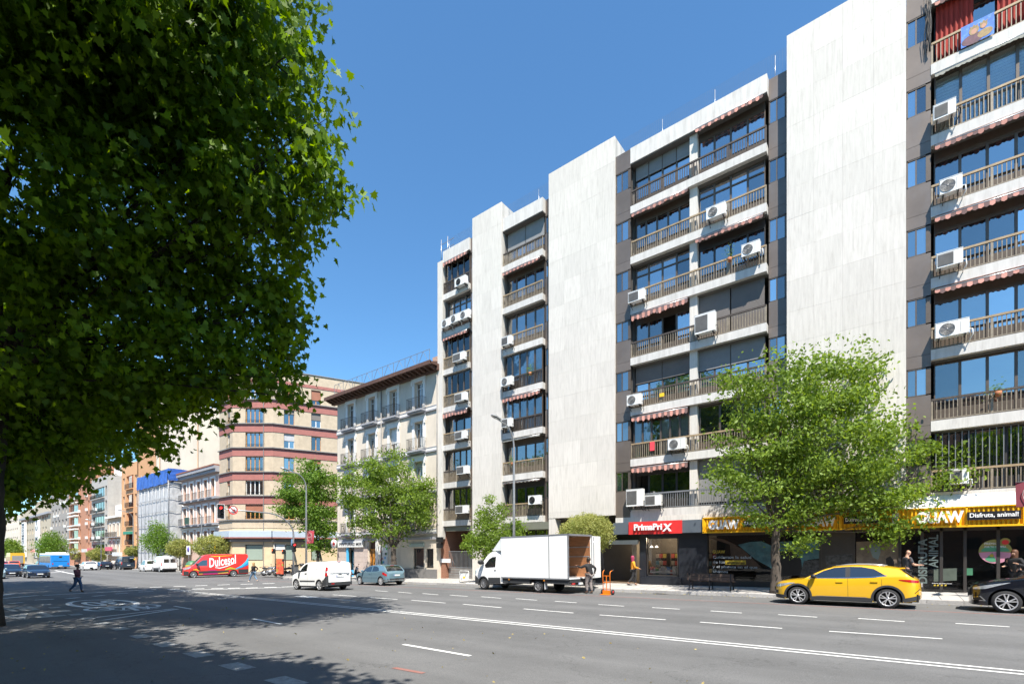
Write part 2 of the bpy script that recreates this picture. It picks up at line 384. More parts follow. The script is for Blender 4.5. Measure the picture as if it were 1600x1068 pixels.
# 30 roundel with bicycle and chevrons: a cycle lane sign painted on the asphalt
cx, cD = G(160, 942.0)
def ring(cx, cy, rx, ry, w, n=40, rot=0):
    mb = MB(); vs = []
    for i in range(n):
        q = 2 * PI * i / n
        for k in (0, 1):
            a, b = (rx - k * w) * math.cos(q), (ry - k * w) * math.sin(q)
            x = cx + a * math.cos(rot) - b * math.sin(rot); y = cy + a * math.sin(rot) + b * math.cos(rot); vs.append((x, y, g(x) + .006))
    fs = [(2 * i, 2 * ((i + 1) % n), 2 * ((i + 1) % n) + 1, 2 * i + 1) for i in range(n)]
    mb.add(vs, fs); return mb
rm = ring(cx, cD, 3.1, 1.15, .24)
def flat_text(mb, txt, x, y, width, height, rot=PI, bold=.02):
    tm = text_mb(txt, 1, 0, bold, width=width, height=height)
    X = Matrix.Translation((x, y, 0)) @ Matrix.Rotation(rot, 4, 'Z') @ Matrix.Translation((-tm.w / 2, -tm.h / 2, 0))
    vs = [tuple(X @ Vector(p)) for p in tm.v]; mb.add([(a, b, g(a) + .006) for a, b, c in vs], tm.f); return mb
flat_text(rm, '30', cx, cD, 1.25, 3.2, rot=-PI / 2, bold=.02)
rm.build('thirty_roundel', m_paint, None, 'structure', fix=False)
bx, bD = G(193, 948.5)
bm_ = ring(bx, bD - .78, .95, .45, .17); r2 = ring(bx, bD + .78, .95, .45, .17); bm_.add(r2.v, r2.f)
for (u0, v0), (u1, v1) in (((0, -.78), (1.3, -.3)), ((1.3, -.3), (0, 0)), ((0, 0), (1.4, .45)), ((1.3, -.3), (1.4, .45)), ((1.7, .4), (0, .78)), ((0, -.78), (0, 0)), ((1.7, .2), (1.7, .55)), ((1.5, -.45), (1.5, -.15))):
    d_ = Vector((u1 - u0, v1 - v0)).normalized(); n_ = Vector((-d_.y, d_.x)) * .045
    bm_.add([(bx + a_, bD + b_, g(bx + a_) + .006) for a_, b_ in ((u0 - n_.x, v0 - n_.y), (u1 - n_.x, v1 - n_.y), (u1 + n_.x, v1 + n_.y), (u0 + n_.x, v0 + n_.y))], [(0, 1, 2, 3)])
bm_.build('bicycle_symbol', m_paint, None, 'structure', fix=False)
for q in ((168, 947, 248, 949.0), (150, 963.8, 272, 950.3), (161, 968.3, 278, 950.8), (202, 948.5, 215, 953)):
    pxdash(*q, w=.16, name='chevron')
for txt, x, y, w, h in (('BUS', 3, 952.5, 1.9, 2.6), ('TAXI', 14, 963.5, 2.6, 2.6)):
    mb = MB(); a, b = G(x, y); flat_text(mb, txt, a, b, w, h, rot=-PI / 2, bold=.03); mb.build('lane_lettering', m_paint_old, None, 'structure', fix=False)
# ---------------------------------------------------------------- the large apartment block
m_trav = M('travertine', (.60, .565, .515), .75, var=.09, scale=1.8, stretch=(7, 7, .5), rand=.05, dirt=((.36, .33, .29), .5, 2.2, (3.5, 3.5, .4)), bump=.25, bscale=14)
m_trav_j = M('stone_joint', (.44, .42, .38), .9, var=.2)
m_conc = M('white_slab_edge', (.56, .54, .51), .75, var=.1, scale=2, stretch=(3, 3, .5), dirt=((.3, .28, .25), .55, 1.6, (3, 3, .4)), rand=.04)
m_metalpanel = M('brown_metal_panel', (.17, .138, .115), .42, .35, var=.14, scale=.8, rand=.1, dirt=((.2, .2, .21), .35, .7, (1, 1, .5)))
m_bronze = M('bronze_window_frame', (.12, .095, .075), .45, .4, var=.12, scale=4)
m_dkframe = M('dark_window_frame', (.05, .045, .042), .45, .3, var=.12, scale=4)
m_rail_dk = M('weathered_brown_rail', (.075, .06, .05), .6, .2, var=.3, scale=6)
m_rail_tan = M('ochre_handrail', (.33, .24, .14), .55, .1, var=.2, scale=4)
m_bal = M('bronze_baluster', (.27, .225, .165), .5, .2, var=.25, scale=5)
m_rail_gy = M('grey_rail', (.2, .21, .22), .5, .3, var=.15)
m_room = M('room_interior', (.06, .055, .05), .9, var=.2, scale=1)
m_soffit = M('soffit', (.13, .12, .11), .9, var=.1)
m_shut_w = M('brown_roller_shutter', (.17, .15, .135), .6, var=.08, rand=.08)
m_shut_g = M('grey_roller_shutter', (.25, .25, .25), .6, var=.08, rand=.08)
m_aw_r = M('salmon_awning', (.60, .29, .23), .9, var=.2, rand=.2)
m_aw_d = M('dark_awning_stripe', (.20, .12, .11), .85, var=.15)
m_aw_w = M('pale_awning_stripe', (.62, .5, .45), .85, var=.1)
m_cream_cloth = M('beige_canvas', (.42, .4, .34), .9, var=.15)
m_curt = M('white_curtain', (.78, .78, .76), .9, var=.06, rand=.1)
m_curt_g = M('grey_curtain', (.42, .42, .43), .9, var=.1, rand=.2)
m_glass = glass_mat('window_glass', refl=.30, opaque=.5)
m_glass_r = glass_mat('sky_reflecting_glass', refl=.48, opaque=.8, body=(.03, .055, .09))
m_glass_c = glass_mat('clear_window_glass', refl=.10, opaque=.06, tint=(.93, .95, .96))
m_alu = M('aluminium', (.45, .45, .45), .35, .8, var=.08)
m_white = M('white_enamel', (.72, .72, .70), .4, var=.05, dirt=((.4, .38, .34), .3, 3, (1, 1, 1)))
m_grille = M('dark_grille', (.06, .06, .065), .6, .2)
m_ggrille = M('grey_grille', (.22, .21, .2), .6, .2, var=.2)
m_black = M('black_plastic', (.018, .018, .019), .5, var=.2)
m_steel = M('galvanised_steel', (.34, .35, .36), .45, .6, var=.15, scale=8)

DF, DW = 26.6, 27.08
SL = [4.42 + 2.965 * k for k in range(8)]
tA0, tA1, tB0, tB1 = T(692.3), T(733), T(785), T(847)
tw1 = (T(738, 26.5), tB0); tw2 = (T(857.3, 26.5), T(960.6, 26.5)); tw3 = (T(1229.3, 26.5), T(1416, 26.5))
tC0, tC1 = T(985.5), T(1197); tD0 = T(1455.5); tD1 = tD0 + (tC1 - tC0)
tcol = T(1416) - T(1455.5)
tw0 = (T(683.6, 26.5), tA0)
apt = root('apartment_block', (-10, 26.5, .1), 'long white stone apartment block with glazed balconies, striped awnings and ground floor shops', 'apartment block')
body = MB()
ZB = 3.72
def corebox(a, b, y0, y1, z0, z1): body.box(a, b, y0, y1, z0, z1)
END = tD1 + 6.2
m_wall_in = M('recess_wall', (.20, .185, .17), .85, var=.1)
# party walls, floors and backs of the balconies
corebox(tw0[0] + .02, END, 29.5, 40, -.5, 25.3)
for a, b in ((tw0[0] + .02, tA0), (tA1, tw1[0] + .05), (tw1[0], tw1[1]), (tB1, T(857.3)), tw2, (T(960.6), tC0), (tC1, T(1229.3)), tw3, (T(1416), tD0), (tD1, END)):
    corebox(a + .01, b - .01, 26.83 if (b - a) > 1.3 else 27.2, 29.6, (3.9 if a > tw2[0] + 1 and a < 8 and not (tw2[0] - .1 < a < tw2[0] + .1) else (4.15 if abs(a - tw2[0]) < .1 else (2.0 if a < tA0 else (3.9 if abs(a - tA1) < .2 else -.4)))), 25.0)
body.build('wall', m_wall_in, apt)
rf = MB(); rf.box(tw0[0] + .05, END, 27.1, 39.8, 25.0, 25.35); rf.build('roof', m_soffit, apt)

def stone_wall(t0, t1, z0, z1, nx, ph=1.4825, first=0.0, D=26.5):
    w = (t1 - t0) / nx; z = z1; r = 0
    bk = MB().box(t0 + .006, t1 - .006, D + .05, 26.86, z0 + .01, z1 - .01).build('backing', m_trav_j, apt)
    while z > z0 + .05:
        za = max(z0, z - ph)
        for i in range(nx):
            pbox('stone_panel', t0 + i * w + .002, t0 + (i + 1) * w - .002, D + rnd.uniform(0, .003), D + .1, za + .002, z - .002, m_trav, bk)
        z = za
stone_wall(*tw0, 3.0, 24.9, 1, 2.965)
stone_wall(*tw1, -.15, 26.8, 3)
stone_wall(*tw2, 4.17, 26.8, 4)
stone_wall(*tw3, 3.9, 26.8, 4)
stone_wall(END - 4.0, END, 3.9, 26.8, 2, 2.965)
# the walls' depth at roof level and coping
cp = MB()
for a, b in (tw1, tw2, tw3): cp.box(a + .01, b - .01, 26.62, 29.0, 25.2, 26.79)
cp.build('wall_head', m_trav, apt)
# pier left of the passage under the second wall
pb = MB().use(m_trav)
x0, x1 = tw2[0], T(868, 26.5)
pb.prism([(x0, -.1), (x1 + .35, -.1), (x1 - .05, 4.16), (x0, 4.16)], 26.52, 27.2)
pb.build('stone_pier', None, apt)
# window columns of dark metal between walls and balconies
def column(a, b, D, lit=1):
    for k in range(7):
        z = SL[k]; z0 = z - .15 if k else 3.75
        wz0, wz1 = z + 1.12, z + 2.30
        pbox('metal_panel', a, b, D, D + .08, (z0 if k else 3.9) + .006, wz0 - .006, m_metalpanel, apt)
        zt = SL[k + 1] - .15 if k < 6 else 25.6
        pbox('metal_panel', a, b, D, D + .08, wz1 + .006, zt - .006, m_metalpanel, apt)
        fr = MB().use(m_bronze)
        n = 2 if (b - a) > .5 else 1
        fr.box(a, b, D + .01, D + .09, wz0, wz0 + .05); fr.box(a, b, D + .01, D + .09, wz1 - .05, wz1)
        fx = [a, a + .05 if n > 1 else a + .02]
        jw = .16 if n > 1 else .03
        fr.box(a, a + .05, D + .01, D + .09, wz0, wz1); fr.box(b - jw, b, D + .01, D + .09, wz0, wz1)
        mid = (a + b - jw) / 2
        if n > 1: fr.box(mid - .025, mid + .025, D + .02, D + .09, wz0, wz1)
        f = fr.build('window', None, apt)
        for (p, q) in (((a + .05, mid - .025), (mid + .025, b - jw)) if n > 1 else ((a + .05, b - jw),)):
            pbox('pane', p, q, D + .05, D + .06, wz0 + .05, wz1 - .05, rnd.choice([m_glass, m_glass_r, m_glass_r]), f)
        if rnd.random() < .6:
            pbox('blind', a + .07, b - .1, D + .09, D + .1, wz1 - rnd.choice([.35, .6, 1.0]), wz1 - .05, m_curt, f)
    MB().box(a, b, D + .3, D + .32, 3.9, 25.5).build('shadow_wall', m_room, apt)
column(tA1 + .02, tw1[0] - .01, 26.75)
column(tB1 + .02, tw2[0] - .01, 26.95)
column(tw2[1] + .01, tC0 - .02, 26.62)
column(tC1 + .05, tw3[0] - .01, 27.0)
column(tw3[1] + .01, tD0 - .02, 26.62)

def railing(par, a, b, z, style, D=26.68, h=.93):
    top = {'tan': m_rail_tan, 'dark': m_rail_dk, 'brown': m_rail_dk, 'grey': m_rail_gy}[style]
    sp = {'tan': m_bal, 'dark': m_rail_dk, 'brown': m_bal, 'grey': m_rail_gy}[style]
    pbox('handrail', a, b, D - .03, D + .05, z + h - .085, z + h, top, par)
    mb = MB(); x = a + .04
    mb.box(a, b, D - .01, D + .04, z + .05, z + .085)
    while x < b:
        mb.box(x - .014, x + .014, D - .012, D + .03, z + .08, z + h - .08); x += .128
    mb.build('balusters', sp, par, 'stuff', fix=False)
    x = a + .02
    while x < b + .01: pbox('rail_post', x - .03, x + .03, D - .02, D + .05, z, z + h - .02, sp, par); x += (b - a - .04) / max(1, round((b - a) / 1.7))
def glazing(par, a, b, z, n, frame, glass, ztop=None, transom=False, open_=-1, D=DW, blinds=None, pw=.09):
    zt = ztop or z + 2.42; mb = MB().use(frame)
    mb.box(a, b, D, D + .1, z, z + .55 if glass != m_glass_c else z + .1); mb.box(a, b, D - .01, D + .09, zt - .07, zt)
    w = (b - a) / n
    for i in range(n + 1):
        c = a + i * w; mb.box(max(a, c - pw / 2), min(b, c + pw / 2), D - .02, D + .08, z, zt)
    if transom: mb.box(a, b, D - .015, D + .085, zt - .62, zt - .55)
    f = mb.build('window', None, par)
    zb = z + (.55 if glass != m_glass_c else .1)
    for i in range(n):
        if i == open_: continue
        cuts = [(zb, zt - .07)] if not transom else [(zb, zt - .62), (zt - .55, zt - .07)]
        for c0, c1 in cuts:
            pbox('pane', a + i * w + pw / 2, a + (i + 1) * w - pw / 2, D + .03, D + .04, c0, c1, glass if (rnd.random() < .75 or blinds) else m_glass, f)
        # curtain or blind behind the pane
        if blinds:
            kind, mt = blinds
            x0, x1 = a + i * w + pw / 2, a + (i + 1) * w - pw / 2
            if kind == 'curtain':
                if rnd.random() < .15: continue
                cm = MB(); nn = 14; xs = []
                cw0 = x0 + (0 if rnd.random() < .6 else .3 * (x1 - x0)); cw1 = x1 - (0 if rnd.random() < .6 else .25 * (x1 - x0))
                for j in range(nn + 1):
                    xx = cw0 + (cw1 - cw0) * j / nn; xs.append((xx, D + .14 + .035 * (1 if j % 2 else -1)))
                for j in range(nn): cm.quad((xs[j][0], xs[j][1], zb), (xs[j + 1][0], xs[j + 1][1], zb), (xs[j + 1][0], xs[j + 1][1], zt - .1), (xs[j][0], xs[j][1], zt - .1))
                cm.build('curtain', mt, f, fix=False)
            else:
                cm = MB(); hh = (zt - zb) * (1 if kind == 'full' else rnd.uniform(.2, .6)); q = zt - .08
                while q > zt - hh: cm.box(x0, x1, D + .1, D + .115, q - .12, q - .01); q -= .125
                cm.build('blind', mt, f, fix=False)
    return f
def shutter(par, a, b, z0, z1, mat, D=DW - .03, n=2):
    w = (b - a) / n
    for i in range(n):
        mb = MB(); q = z1
        while q > z0: mb.box(a + i * w + .03, a + (i + 1) * w - .03, D, D + .03, max(z0, q - .058), q - .008); q -= .06
        mb.box(a + i * w + .03, a + (i + 1) * w - .03, D + .02, D + .04, z0, z1)
        mb.box(a + i * w + .03, a + (i + 1) * w - .03, D - .02, D + .04, z0, z0 + .05)
        mb.build('roller_shutter', mat, par, fix=False)
def awning(par, a, b, z, drop=.24, out=.12, mats=None, D=26.58):
    """a closed awning: rolled cloth, its scalloped valance in stripes"""
    mats = mats or (m_aw_r, m_aw_d)
    mb = MB(); n = max(6, int((b - a) / .16)); w = (b - a) / n
    for i in range(n):
        mb.use(mats[i % 2]); x0 = a + i * w; x1 = x0 + w; xm = (x0 + x1) / 2
        y0, y1 = D + .25, D - out
        zt = z - .02; zf = z - .13
        dp = drop * rnd.uniform(.75, 1.1)
        mb.quad((x0, y0, zt), (x1, y0, zt), (x1, y1, zf), (x0, y1, zf))
        mb.quad((x0, y1, zf), (x1, y1, zf), (x1, y1 + .01, zf - dp * .8), (xm, y1 + .015, zf - dp), (x0, y1 + .01, zf - dp * .8))
    o = mb.build('awning', None, par, fix=False)
    MB().tube([(a, D - out + .02, z - .14), (b, D - out + .02, z - .14)], .03, 6).build('front_bar', m_alu, o)
    return o
def balcony(a, b, k, rail, par=None, closed_ends=True):
    z = SL[k]
    p = pbox('balcony_slab', a - .03, b + .03, DF, DW + .4, z - .42, z, m_conc, apt)
    p.scale = (1, 1, 1); p.location = (0, 0, 0)      # replace by an unscaled slab so that its pieces can hang on it
    p.data = MB().box(a - .02, b + .02, DF, DW + .45, z - .42, z - .002).mesh('balcony_slab', m_conc)
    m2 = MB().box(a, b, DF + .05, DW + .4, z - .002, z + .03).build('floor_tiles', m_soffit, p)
    railing(p, a, b, z, rail)
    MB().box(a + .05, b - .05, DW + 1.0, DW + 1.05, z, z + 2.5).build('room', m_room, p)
    return p
zc = lambda k: SL[k] + 2.5
# spec: (windows n, frame, glass, extra)
def bay(a, b, k, par, kind):
    z = SL[k]; fr = {'b': m_bronze, 'd': m_dkframe}[kind.get('f', 'b')]
    zt = z + 2.5; dd = 26.80 if kind.get('g') is m_glass_c else DW
    if kind.get('aw') and kind.get('g') is not m_glass_c:
        pbox('awning_shade_strip', a, b, dd - .03, dd + .1, z + 2.1, z + 2.52, fr, par); zt = z + 2.1  # dark strip added for the shade under the awning; hides its reflection
    if kind.get('shut'):
        s = kind['shut']; zz = z + 2.5 - 2.4 * s
        shutter(par, a, b, zz, zt, kind.get('sm', m_shut_w), n=kind.get('sn', 2))
        if s < .9: glazing(par, a, b, z, kind.get('n', 4), fr, kind.get('g', m_glass_r), ztop=zt, D=DW + .02)
    else:
        glazing(par, a, b, z, kind.get('n', 4), fr, kind.get('g', m_glass_r), ztop=zt, transom=kind.get('tr', False), open_=kind.get('open', -1), blinds=kind.get('bl'), D=dd)
    if kind.get('aw'):
        awning(par, a, b, z + 2.55, kind.get('drop', .22), kind.get('out', .11), kind.get('am'))
CB = {  # the two bays between the second and the third wall, top floor first
    6: ('dark', dict(shut=.35, sm=m_shut_g, n=4, sn=4), dict(aw=1, n=4)),
    5: ('tan', dict(aw=1, n=5, g=m_glass), dict(n=4, tr=True)),
    4: ('tan', dict(n=4, tr=True, g=m_glass_r), dict(aw=1, n=4, g=m_glass, f='d')),
    3: ('brown', dict(aw=1, n=4, open=2, drop=.35), dict(shut=.95, sn=2)),
    2: ('brown', dict(shut=.42, n=4), dict(shut=.45, sm=m_shut_g, n=4)),
    1: ('tan', dict(aw=1, n=6, g=m_glass_c, bl=('curtain', m_curt), drop=.33), dict(n=3, g=m_glass)),
    0: ('grey', dict(aw=1, n=4, g=m_glass, f='d', open=0, drop=.33), dict(shut=.95, sm=m_shut_g)),
}
tp0, tp1 = T(1075.5), T(1087.5)
for k in range(7):
    rail, c1, c2 = CB[k]
    p = balcony(tC0, tC1, k, rail)
    bay(tC0 + .1, tp0, k, p, c1); bay(tp1, tC1 - .12, k, p, c2)
    pbox('pier', tp0, tp1, 26.82, DW + .1, SL[k] + .03, SL[k] + 2.54, m_trav, p)
DB = {6: ('tan', dict(aw=1, n=3, f='d', g=m_glass, drop=.2)), 5: ('tan', dict(n=4, g=m_glass_c, bl=('full', m_curt), aw=1, am=(m_cream_cloth, m_cream_cloth), drop=.16)),
      4: ('tan', dict(aw=1, n=4, g=m_glass)), 3: ('tan', dict(aw=1, n=4, g=m_glass_r)), 2: ('tan', dict(aw=1, n=4, g=m_glass_r, bl=('curtain', m_curt))),
      1: ('brown', dict(n=4, g=m_glass, f='b')), 0: ('tan', dict(n=3, g=m_glass, f='d'))}
tq0 = tD0 + (tp0 - tC0); tq1 = tD0 + (tp1 - tC0)
for k in range(7):
    rail, d1 = DB[k]
    p = balcony(tD0, tD1, k, rail)
    bay(tD0 + .1, tq0, k, p, d1); bay(tq1, tD1 - .12, k, p, CB[(k + 3) % 7][2])
    pbox('pier', tq0, tq1, 26.82, DW + .1, SL[k] + .03, SL[k] + 2.54, m_trav, p)
    if k == 0:                                        # tall security bars
        mb = MB(); x = tD0 + .15
        while x < tq0: mb.box(x - .014, x + .014, 26.78, 26.81, SL[0], SL[0] + 2.45); x += .2
        mb.build('security_bars', m_rail_gy, p, 'stuff', fix=False)
BB = {6: ('brown', dict(shut=.55, sm=m_shut_g, n=4)), 5: ('tan', dict(aw=1, n=4, g=m_glass)), 4: ('tan', dict(n=4, g=m_glass, bl=('part', m_curt_g), tr=False)),
      3: ('dark', dict(n=5, g=m_glass_c, bl=('curtain', m_curt))), 2: ('dark', dict(aw=1, n=5, g=m_glass_c, bl=('curtain', m_curt), drop=.3)),
      1: ('tan', dict(n=4, g=m_glass, aw=1, am=(m_cream_cloth, m_cream_cloth), drop=.1)), 0: ('tan', dict(n=4, g=m_glass, f='d', aw=1, am=(m_cream_cloth, m_aw_d), drop=.1))}
AB = {6: ('dark', dict(aw=1, n=4, bl=('curtain', m_curt_g), g=m_glass_c, drop=.3)), 5: ('dark', dict(n=4, tr=True)), 4: ('tan', dict(aw=1, n=4, g=m_glass_c, bl=('curtain', m_curt))),
      3: ('tan', dict(n=4, g=m_glass_c, bl=('curtain', m_curt_g))), 2: ('tan', dict(aw=1, n=3, f='d', g=m_glass, drop=.35)), 1: ('brown', dict(n=4, g=m_glass, bl=('curtain', m_curt_g))), 0: ('brown', dict(n=4, g=m_glass, f='d'))}
for k in range(7):
    p = balcony(tB0 + .02, tB1, k, BB[k][0]); bay(tB0 + .1, tB1 - .1, k, p, BB[k][1])
    p = balcony(tA0, tA1, k, AB[k][0]); bay(tA0 + .1, tA1 - .1, k, p, AB[k][1])
# parapet bands, roof rail netting
for a, b in ((tA0 - .02, tA1 + .02), (tB0 + .02, tB1 + .04), (tC0 - .02, tC1 + .04), (tD0 - .02, tD1 + .04)):
    pbox('parapet', a, b, DF, 27.0, 24.72, 25.62, m_conc, apt)
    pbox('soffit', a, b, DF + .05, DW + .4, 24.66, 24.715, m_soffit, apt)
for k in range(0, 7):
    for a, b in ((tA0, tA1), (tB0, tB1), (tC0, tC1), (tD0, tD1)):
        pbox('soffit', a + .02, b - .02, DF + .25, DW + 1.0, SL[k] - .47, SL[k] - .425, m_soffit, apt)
nt_ = MB(); pl = MB()
x = tA0
while x < tD1:
    pl.tube([(x, 27.3, 25.3), (x, 27.3, 26.9)], .013, 5); x += 2.9
for i in range(15):
    z = 25.6 + i * .1; nt_.box(tA0, tD1, 27.29, 27.295, z, z + .004)
x = tA0
while x < tD1: nt_.box(x, x + .005, 27.29, 27.295, 25.5, 27.0); x += .12
pl.build('net_pole', m_alu, apt); nt_.build('safety_net', M('net_cord', (.12, .16, .22), .8), apt, 'stuff', fix=False)
for a in (T(691, 27), T(701, 27)):
    MB().tube([(a, 26.9, 24.9), (a, 26.9, 26.9)], .03, 6).bar((a, 26.9, 26.5), (a + .7, 26.9, 26.5), .03).bar((a, 26.9, 26.0), (a + .7, 26.9, 26.0), .03).build('roof_rail', m_alu, apt)

# ---- ground floor of the block
pbox('stone_band', tw2[1], END, 26.6, 27.0, 3.72, 4.0, m_trav, apt)
w = (tC1 - tC0) / 8
for i in range(16):
    a = tw2[1] + i * 1.05
    if a > END: break
    if not (tw3[0] - .3 < a < tw3[1]): pbox('stone_panel', a + .004, min(a + 1.046, END), 26.59, 26.68, 3.7, 3.995, m_trav, apt)
m_slate = M('dark_slate_cladding', (.018, .021, .028), .35, var=.15, scale=1, rand=.1)
m_fasc = M('grey_fascia', (.095, .115, .14), .4, var=.06)
m_red = M('red_sign', (.62, .035, .035), .35, var=.04)
m_lwhite = M('white_letters', (.8, .8, .8), .4, var=.02)
m_yel = M('yellow_corrugated_sheet', (.80, .44, .012), .4, var=.06)
m_int = M('shop_interior', (.12, .085, .055), .8, var=.35, scale=1.2)
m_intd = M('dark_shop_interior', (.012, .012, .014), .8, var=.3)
m_shopg = glass_mat('shop_window_glass', refl=.0, opaque=.12, body=(.006, .007, .008), tint=(.85, .85, .85), wob=.01)
shop = root('prima_shop_front', (T(1010), 26.6, .1), 'dark grey discount shop front with red sign beneath the white block', 'shop front')
tx_ = T
def zg(t): return g(t) + .2
MB().box(T(936), T(1105), 30.6, 30.7, -.4, 3.7).box(T(936), T(1105), 26.75, 30.7, -.4, g(-10) + .26).box(T(936), T(1105), 26.9, 30.7, 3.0, 3.1).build('interior', m_int, shop)
for i in range(5):
    sx_ = T(1004) + i * .95; sh = MB(m_dkframe).box(sx_, sx_ + .7, 28.6, 29.1, .25, 1.9).build('shelf', m_dkframe, shop)
    for j in range(4):
        for q in range(3): pbox('box', sx_ + .03 + q * .22, sx_ + .22 + q * .22, 28.52, 28.62, .35 + j * .42, .6 + j * .42, M('packet_box_%d' % ((i + j + q) % 4), [(.5, .1, .08), (.5, .4, .1), (.1, .25, .35), (.45, .4, .35)][(i + j + q) % 4], .6), sh)
for i, (lx, ly) in enumerate(((T(972), 28.2), (T(1030), 28.2))):
    pl_ = bpy.data.lights.new('shop_lamp', 'POINT'); pl_.energy = 16 if i == 0 else 50; pl_.color = (1, .78, .5); pl_.shadow_soft_size = .15; po = bpy.data.objects.new('shop_lamp', pl_); C.objects.link(po); po.location = (lx, ly, 2.75)
sf = MB().use(m_slate)
sf.box(T(1000), T(1010), 26.55, 26.9, -.4, 3.0); sf.box(T(1061), T(1105), 26.55, 26.9, -.4, 3.0)
sf.box(T(1010), T(1061), 26.6, 26.9, -.4, .62); sf.box(T(1010), T(1061), 26.6, 26.9, 2.78, 3.0); sf.box(tw2[1] + .02, T(1000), 26.7, 26.9, 2.62, 3.0)
sf.box(T(1004), T(1066), 26.42, 26.6, -.4, .52)
sf.box(T(935), tw2[1] + .05, 26.62, 26.9, 2.62, 3.6); sf.box(T(930), T(940), 26.62, 26.9, -.4, 3.6)
sf.build('wall', None, shop)
pbox('roller_strip', T(945, 26.5) , T(996.5, 26.5), 26.5, 26.66, 2.42, 2.66, M('pale_strip', (.45, .47, .45), .5), shop)
win = MB().use(m_dkframe)
a, b = T(1011), T(1060)
win.box(a, b, 26.6, 26.68, .62, .68).box(a, b, 26.6, 26.68, 2.72, 2.78).box(a, a + .06, 26.6, 26.68, .62, 2.78).box(b - .06, b, 26.6, 26.68, .62, 2.78)
wf = win.build('window', None, shop); pbox('pane', a + .06, b - .06, 26.64, 26.65, .68, 2.72, m_shopg, wf)
MB().box(tw2[1] + .6, tw2[1] + .9, 27.6, 28.0, 0, 2.6).build('pillar', M('pale_pillar', (.4, .37, .33), .8), shop)
pbox('crate_shelf', a + .05, b - .1, 26.75, 27.3, .64, .7, m_dkframe, shop)
cols = [(.7, .1, .15), (.75, .75, .7), (.15, .5, .15), (.8, .8, .8), (.7, .72, .75), (.8, .8, .8), (.1, .25, .5), (.75, .15, .1), (.8, .8, .75)]
grp = 'packets set out in the shop window'
for i, cc in enumerate(cols):
    x = a + .2 + i * (b - a - .5) / 8; h = rnd.uniform(.25, .5)
    mm = M('packet_%d' % i, cc, .5, var=.05)
    mb = MB().use(mm).box(x - .11, x + .11, 26.8, 26.98, .7, .7 + h); mb.use(m_lwhite).box(x - .08, x + .08, 26.79, 26.80, .76, .7 + h * .55)
    o = mb.build('packet', None, None); tag(o, ['red packet at the left end of the discount shop window', 'cream packet second from the left in the shop window', 'green packet in the discount shop window', 'white packet right of the green one in the shop window', 'pale grey packet at the middle of the shop window', 'white packet just right of the middle of the shop window', 'dark blue packet in the discount shop window', 'orange-red packet near the right of the shop window', 'pale packet at the right end of the discount shop window'][i], 'packet', grp)
for x in (T(1018, 27.4), T(1026, 27.4)):
    o = MB().lathe([(.02, .1), (.09, .02), (.1, -.02)], (x, 27.4, 2.25), n=12).build('ceiling_spot', M('lit_spot', (1, .9, .75), .4, emit=2.0), None)
    tag(o, ('left' if x < T(1022, 27.4) else 'right') + ' one of the two lit spot lamps inside the discount shop', 'lamp', 'spot lamps inside the shop')
    MB().tube([(x, 27.4, 2.35), (x, 27.4, 3.3)], .01, 4).build('cable', m_black, o)
# fascia with the sign
fz0, fz1 = 3.0, 3.68
MB().box(T(958, 26.2), T(1097, 26.15), 26.2, 26.7, fz0, fz1).build('fascia', m_fasc, shop)
MB().box(T(982.5, 26.15), T(1065.5, 26.15), 26.13, 26.2, fz0 - .03, fz1 + .01).build('red_sign', m_red, shop)
put_text('PrimaPri', T(991.5, 26.1), 26.07, 3.19, m_lwhite, shop, width=T(1035, 26.1) - T(991.5, 26.1), height=.36, ext=.06, bold=.028)
put_text('X', T(1036, 26.1), 26.05, 3.10, m_lwhite, shop, width=T(1051, 26.1) - T(1036, 26.1), height=.42, ext=.07, bold=.03, shear=.12)
# pet shop
pet = root('pet_shop_front', (T(1300), 26.6, .1), 'black glazed pet shop front under a long yellow corrugated sign band', 'shop front')
pe = END
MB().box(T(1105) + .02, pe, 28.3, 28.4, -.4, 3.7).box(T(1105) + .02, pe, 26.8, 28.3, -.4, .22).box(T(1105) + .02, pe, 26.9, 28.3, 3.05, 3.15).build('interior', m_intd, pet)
fr = MB().use(m_dkframe)
for x in (1105, 1210, 1282, 1334, 1406, 1441, 1471, 1508, 1560):
    fr.box(T(x) - .05, T(x) + .05, 26.6, 26.75, -.3, 3.0)
fr.box(T(1105), pe, 26.6, 26.75, 2.82, 3.0); fr.box(T(1105), T(1406), 26.58, 26.75, -.4, .48); fr.box(T(1508), pe, 26.58, 26.75, -.4, .3); fr.box(T(1406), T(1508), 26.6, 26.74, .2, .32)
fr.box(T(1282), T(1334), 26.62, 26.7, .4, 2.9); fr.box(tD1, pe, 26.6, 26.9, -.4, 3.7)
fr.build('frame', m_black, pet)
for x0, x1 in ((1105, 1210), (1210, 1282), (1334, 1406), (1406, 1441), (1441, 1471), (1471, 1508), (1508, 1560)):
    pbox('pane', T(x0) + .05, T(x1) - .05, 26.66, 26.67, .3, 2.82, m_shopg, pet)
pbox('pane', T(1560) + .05, pe - .1, 26.66, 26.67, .3, 2.82, m_shopg, pet)
